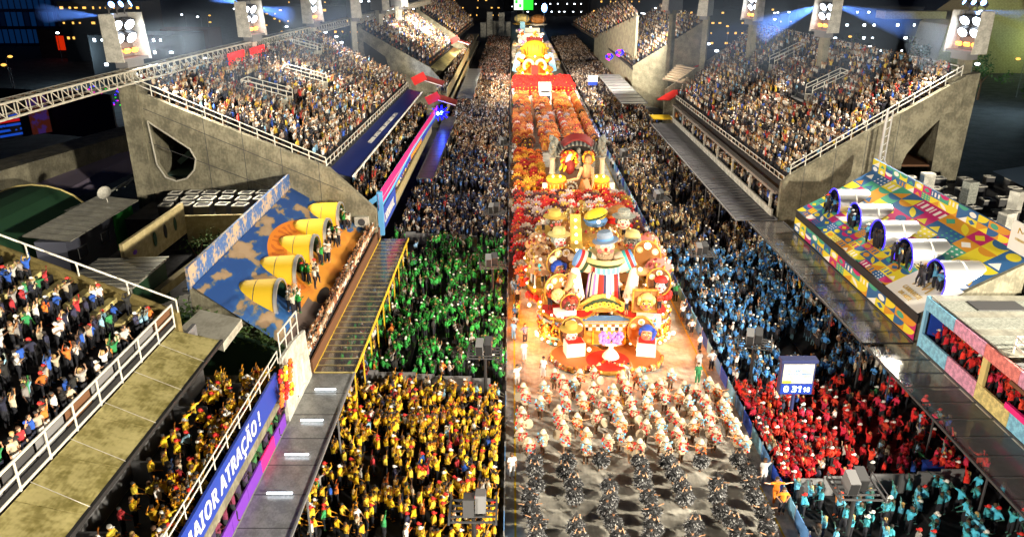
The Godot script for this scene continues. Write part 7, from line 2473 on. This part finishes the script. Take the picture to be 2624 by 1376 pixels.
func make_marchers() -> void:
	var fd := far_dancer()
	var orange := [[Color(.62, .15, .025), 5], [Color(.66, .24, .05), 3], [Color(.5, .07, .02), 2], [Color(.6, .4, .28), 1], [Color(.12, .05, .03), 1]]
	stage_rows("long wing of orange costumed dancers in columns behind the second float", .9, 14.0, -124, -176, 1.05, 1.15, orange, fd, .22, 4)
	stage_rows("block of red and orange costumed dancers left of the second float", .9, 4.6, -97.5, -117, 1.0, 1.1, [[Color(.6, .14, .02), 3], [Color(.66, .32, .03), 3], [Color(.4, .02, .015), 2], [Color(.1, .04, .02), 1]], fd, .2)
	stage_rows("scarlet costumed dancers between the two nearest floats", .9, 13.8, -80, -93.5, 1.05, 1.1, [[Color(.5, .02, .02), 4], [Color(.5, .07, .03), 2], [Color(.55, .42, .4), 2.5], [Color(.1, .03, .03), 1.5], [Color(.5, .3, .06), 1]], fd, .25)
	stage_rows("scarlet costumed dancers on the left flank of the golden clown float", .7, 2.0, -67, -80, .8, 1.0, [[Color(.5, .02, .02), 4], [Color(.5, .1, .04), 2], [Color(.5, .4, .35), 2], [Color(.08, .03, .03), 1]], fd, .2)
	stage_rows("dense wing of bright red dancers in front of the third float", .9, 14.2, -183, -203, .95, .95, [[Color(.8, .012, .008), 5], [Color(.7, .02, .008), 1]], fd, .2)
	stage_rows("distant white and gold dancers far down the avenue", .9, 14.0, -232, -300, 1.4, 1.6, [[Color(.7, .62, .5), 4], [Color(.7, .45, .1), 1], [Color(.5, .4, .6), 1]], fd, .3)
	var wp := [dancer_white(0), dancer_white(1), dancer_white(2), dancer_white(3)]
	var first := [true, true, true, true]
	var wl := ["cream costumed dancer, red ornaments, arms up", "cream costumed dancer, orange ornaments, arms spread", "cream costumed drummer with pale round drum", "cream costumed dancer, light blue ornaments, arms forward"]
	var n := 0
	var more := [[], [], [], []]
	for i in 11:
		for k in 12:
			var p := Vector3(.9 + k * 1.18 + rng.randf_range(-.38, .38), .02, -39.6 - i * .92 + rng.randf_range(-.35, .35))
			if rng.randf() < .2 or (i > 7 and rng.randf() < .55) or p.z < -48.2: continue
			var q := (k + i * 2) % 4
			var turn := rng.randf_range(-1.0, 1.0)
			if n > 88 and not first[q]:
				more[q].append(Transform3D(Basis(Vector3.UP, turn).scaled(Vector3.ONE * .92), p))
				continue
			var o: Node3D = wp[q]
			if first[q]:
				first[q] = false
			else:
				o = wp[q].duplicate()
				o.name = numbered("person")
				add_child(o)
			o.position = p
			o.rotation.y = turn
			o.scale = Vector3.ONE * .92
			var row: String = ["first", "second", "third", "fourth", "fifth", "sixth", "seventh", "eighth", "ninth", "tenth", "last"][i]
			var flank: String = "far left" if k < 3 else ("left" if k < 6 else ("centre" if k < 8 else ("right" if k < 11 else "far right")))
			tag(o, "%s, %s row, %s" % [wl[q], row, flank], "person", "cream costumed dancers, %s row, %s" % [row, flank])
			n += 1
	var rear := thing("dancers", "rear rows of cream costumed dancers close to the golden float", "dancers")
	rear.set_meta("kind", "stuff")
	for q in 4:
		if more[q].is_empty(): continue
		var mm := MultiMesh.new()
		mm.transform_format = MultiMesh.TRANSFORM_3D
		mm.mesh = joined(wp[q])
		mm.instance_count = more[q].size()
		for i in more[q].size(): mm.set_instance_transform(i, more[q][i])
		var c := MultiMeshInstance3D.new()
		c.multimesh = mm
		c.name = "people"
		c.set_meta("kind", "stuff")
		rear.add_child(c, true)
	var bp := [dancer_black(0), dancer_black(1), dancer_black(2)]
	first = [true, true, true]
	for i in 8:
		for k in 7:
			if (i * 5 + k * 3) % 9 == 0: continue
			var p := Vector3(1.2 + k * 2.05 + rng.randf_range(-.25, .25), .02, -30.8 - i * 1.12 + rng.randf_range(-.25, .25))
			if p.x > 14.6 : continue
			var q := rng.randi() % 3
			var o: Node3D = bp[q]
			if first[q]: first[q] = false
			else:
				o = bp[q].duplicate()
				o.name = numbered("person")
				add_child(o)
			o.position = p
			o.rotation.y = rng.randf_range(-.7, .7)
			o.scale = Vector3.ONE * .78
			tag(o, "black feathered dancer, %s, %s row from the cream dancers, %s" % [["arms raised", "arms spread", "arms lowered"][q], ["last", "seventh", "sixth", "fifth", "fourth", "third", "second", "first"][i], ["first file from the left", "second file", "third file", "middle file", "fifth file", "sixth file", "rightmost file"][k]], "person", "black feathered dancers, row %d, %s" % [i, "left" if k < 3 else ("right" if k > 5 else "centre")])
	# marshals and helpers
	for d in [[Vector3(1.03, 0.02, -55.42), 5, Color(.1, .15, .35), "marshal in a dark blue patterned shirt walking at the left edge before the golden float"], [Vector3(0.92, 0.02, -52.46), 0, Color(.6, .6, .65), "marshal in a blue and white patterned outfit, left of the golden float's front"], [Vector3(2.28, 0.02, -49.88), 0, Color(.75, .73, .72), "woman all in white standing alone left of the golden float's front"], [Vector3(0.36, 0.02, -48.63), 2, Color(.75, .75, .75), "person in white at the left fence beside the cream dancers"], [Vector3(0.13, 0.02, -55.97), 0, Color(.3, .5, .75), "man in a light blue shirt walking along the left fence"], [Vector3(0.36, 0.02, -59.81), 0, Color(.03, .35, .1), "man in a green shirt walking along the left fence beside the golden float"], [Vector3(0.14, 0.02, -65.01), 0, Color(.5, .6, .75), "man in a pale blue shirt farthest up the left fence"], [Vector3(8.28, 0.02, -48.91), 1, Color(.8, .8, .8), "person in a white hood in front of the golden float"], [Vector3(13.84, 0.02, -50.81), 0, Color(.75, .75, .75), "person in white at the right edge beside the green shirted helper"], [Vector3(14.79, 0.02, -50.93), 5, Color(.7, .7, .72), "second person in white at the right edge by the blue fence"], [Vector3(13.33, 0.02, -48.91), 0, Color(.02, .16, .06), "helper in a dark green shirt at the right edge"], [Vector3(14.57, 0.02, -37.40), 2, Color(.7, .7, .7), "person in white at the right fence beside the black feathered dancers"], [Vector3(0.00, 0.02, -37.95), 0, Color(.7, .7, .72), "person in white at the left fence beside the black feathered dancers"], [Vector3(14.70, 0.02, -35.65), 7, Color(.75, .2, .01), "steward in bright orange overalls at the right fence, farther one"], [Vector3(14.77, 0.02, -34.72), 5, Color(.75, .22, .01), "steward in bright orange overalls at the right fence, nearer one"]]:
		person(d[1], rng.randi() % 4, d[2], d[2] * .9 if d[1] != 5 else Color(.02, .02, .03), rng.randi() % 2, d[0], rng.randf_range(-.5, .5), d[3], "")


func make_details() -> void:
	var s: SurfaceTool
	var o := thing("countdown_sign", "dark blue countdown board on a post with a white poster above glowing digits", "sign", Vector3(17.93, 0.30, -43.04))
	s = begin()
	tube(s, Vector3.ZERO, Vector3(0, 2.6, 0), .13, .12, 8)
	put("post", s, M.navy, o)
	s = begin()
	box2(s, Vector3(-1.05, 2.5, -.25), Vector3(1.05, 4.75, .25))
	box2(s, Vector3(-1.15, 4.75, -.32), Vector3(1.15, 4.95, .32))
	put("housing", s, M.navy, o)
	s = begin()
	box2(s, Vector3(-.95, 3.3, .25), Vector3(.95, 4.65, .28))
	put("poster", s, M.pale_concrete, o)
	words("poster_text", "RIO", .22, .01, M.ocean, o, Transform3D(Basis(), Vector3(0, 4.2, .29)))
	words("poster_text", "A CIDADE DO CARNAVAL", .15, .01, M.ocean, o, Transform3D(Basis(), Vector3(0, 3.95, .29)))
	s = begin()
	for k in 5: ell(s, Vector3(-.85 + .1 * k, 3.4, .29), Vector3(.09, .1, .02), 7, 4)
	put("poster_flowers", s, M.yellow, o)
	s = begin()
	box2(s, Vector3(-.98, 2.55, .25), Vector3(.98, 3.25, .28))
	put("display", s, M.screen_blue, o)
	words("digits", "0 31", .62, .01, M.screen_text, o, Transform3D(Basis(), Vector3(-.2, 2.9, .29)))
	words("digits", "18", .42, .01, M.screen_text, o, Transform3D(Basis(), Vector3(.65, 2.86, .29)))
	o = thing("countdown_sign", "small far countdown board among the right side crowd", "sign", Vector3(18.70, 0.00, -182.55))
	s = begin()
	tube(s, Vector3.ZERO, Vector3(0, 2.6, 0), .13, .12, 8)
	put("post", s, M.navy, o)
	s = begin()
	box2(s, Vector3(-1.1, 3.3, -.2), Vector3(1.1, 4.7, .25))
	put("poster", s, M.white, o)
	s = begin()
	box2(s, Vector3(-1.1, 2.5, -.2), Vector3(1.1, 3.25, .25))
	put("display", s, M.screen_blue, o)
	var racks := [[Vector3(-1.84, 3.90, -30.13), "nearest grey loudspeaker platform over the yellow shirts on the left"], [Vector3(-1.80, 3.90, -46.29), "loudspeaker platform over the nearer green shirts on the left"], [Vector3(-1.69, 3.90, -62.66), "loudspeaker platform over the farther green shirts on the left"], [Vector3(-1.81, 3.90, -78.10), "loudspeaker platform among the mixed crowd on the left"], [Vector3(-1.25, 3.90, -111.75), "far loudspeaker platform on the left, beside the orange dancers"], [Vector3(17.04, 3.90, -31.75), "nearest loudspeaker platform, on a tall post between the red and turquoise shirts"], [Vector3(16.70, 3.90, -47.73), "loudspeaker platform over the blue shirts on the right"], [Vector3(17.17, 3.90, -65.60), "loudspeaker platform at the far edge of the blue shirts"], [Vector3(16.43, 3.90, -83.25), "loudspeaker platform among the dark crowd on the right"], [Vector3(15.36, 3.90, -104.26), "far loudspeaker platform on the right"]]
	for q in racks:
		var p: Vector3 = q[0]
		speaker_rack(Vector3(p.x, 0, p.z), 3.9, PI if q == racks[0] else rng.randf_range(-.3, .3), q[1])
	for q in [[-12.45, -118.0, 8.8, "nearest"], [-12.3, -122.0, 8.2, "middle"], [-12.5, -126.0, 7.6, "farthest"]]:
		o = thing("blue_star_lamp", q[3] + " of three vivid blue star shaped lamps at the magenta banner's far end", "lamp", Vector3(q[0] + 1.2, q[2] - 1.5, q[1]), 0, "blue star lamps")
		s = begin()
		for k in 8: tube(s, Vector3.ZERO, Vector3(cos(TAU * k / 8), sin(TAU * k / 8), .2 * (k % 2)) * 1.2, .16, .03, 5)
		put("lamp_rays", s, M.blue_sign, o)
		s = begin()
		ell(s, Vector3.ZERO, Vector3(.3, .3, .3), 8, 6)
		put("lamp", s, M.searchlight, o)
	omni("blue_glow", Vector3(-11.0, 7.0, -122), 40, Color(.1, .15, 1), .3)
	o = thing("blue_bin", "bright blue plastic bin on the red carpet", "bin", Vector3(24.40, 0.50, -37.30))
	s = begin()
	box(s, Vector3(0, .45, 0), Vector3(1.3, .9, .7))
	box(s, Vector3(0, .94, 0), Vector3(1.4, .1, .8))
	put("bin_body", s, M.blue, o)
	o = thing("white_table", "white table with boxes on it among the red shirts", "table", Vector3(19.16, 0.20, -40.04))
	s = begin()
	box(s, Vector3(0, .75, 0), Vector3(1.0, .06, 1.6))
	put("table_top", s, M.white_wall, o)
	for k in 4:
		s = begin()
		box(s, Vector3(-.42 if k & 1 else .42, .36, -.7 if k & 2 else .7), Vector3(.06, .72, .06))
		put("leg", s, M.steel, o)
	o = thing("steel_mast", "tall pale steel mast in front of the end wall of the large right grandstand", "mast", Vector3(35.9, 8.2, -74.3))
	s = begin()
	tube(s, Vector3.ZERO, Vector3(0, 7.2, 0), .16, .13, 8)
	tube(s, Vector3(.5, 0, 0), Vector3(.5, 7.0, 0), .08, .07, 6)
	for k in 9: tube(s, Vector3(0, .6 + .75 * k, 0), Vector3(.5, 1.0 + .75 * k, 0), .04, .04, 4)
	put("pole", s, M.steel, o)
	s = begin()
	tube(s, Vector3(.3, 2.6, 0), Vector3(1.6, 0, .4), .06, .06, 5)
	put("stay", s, M.steel, o)
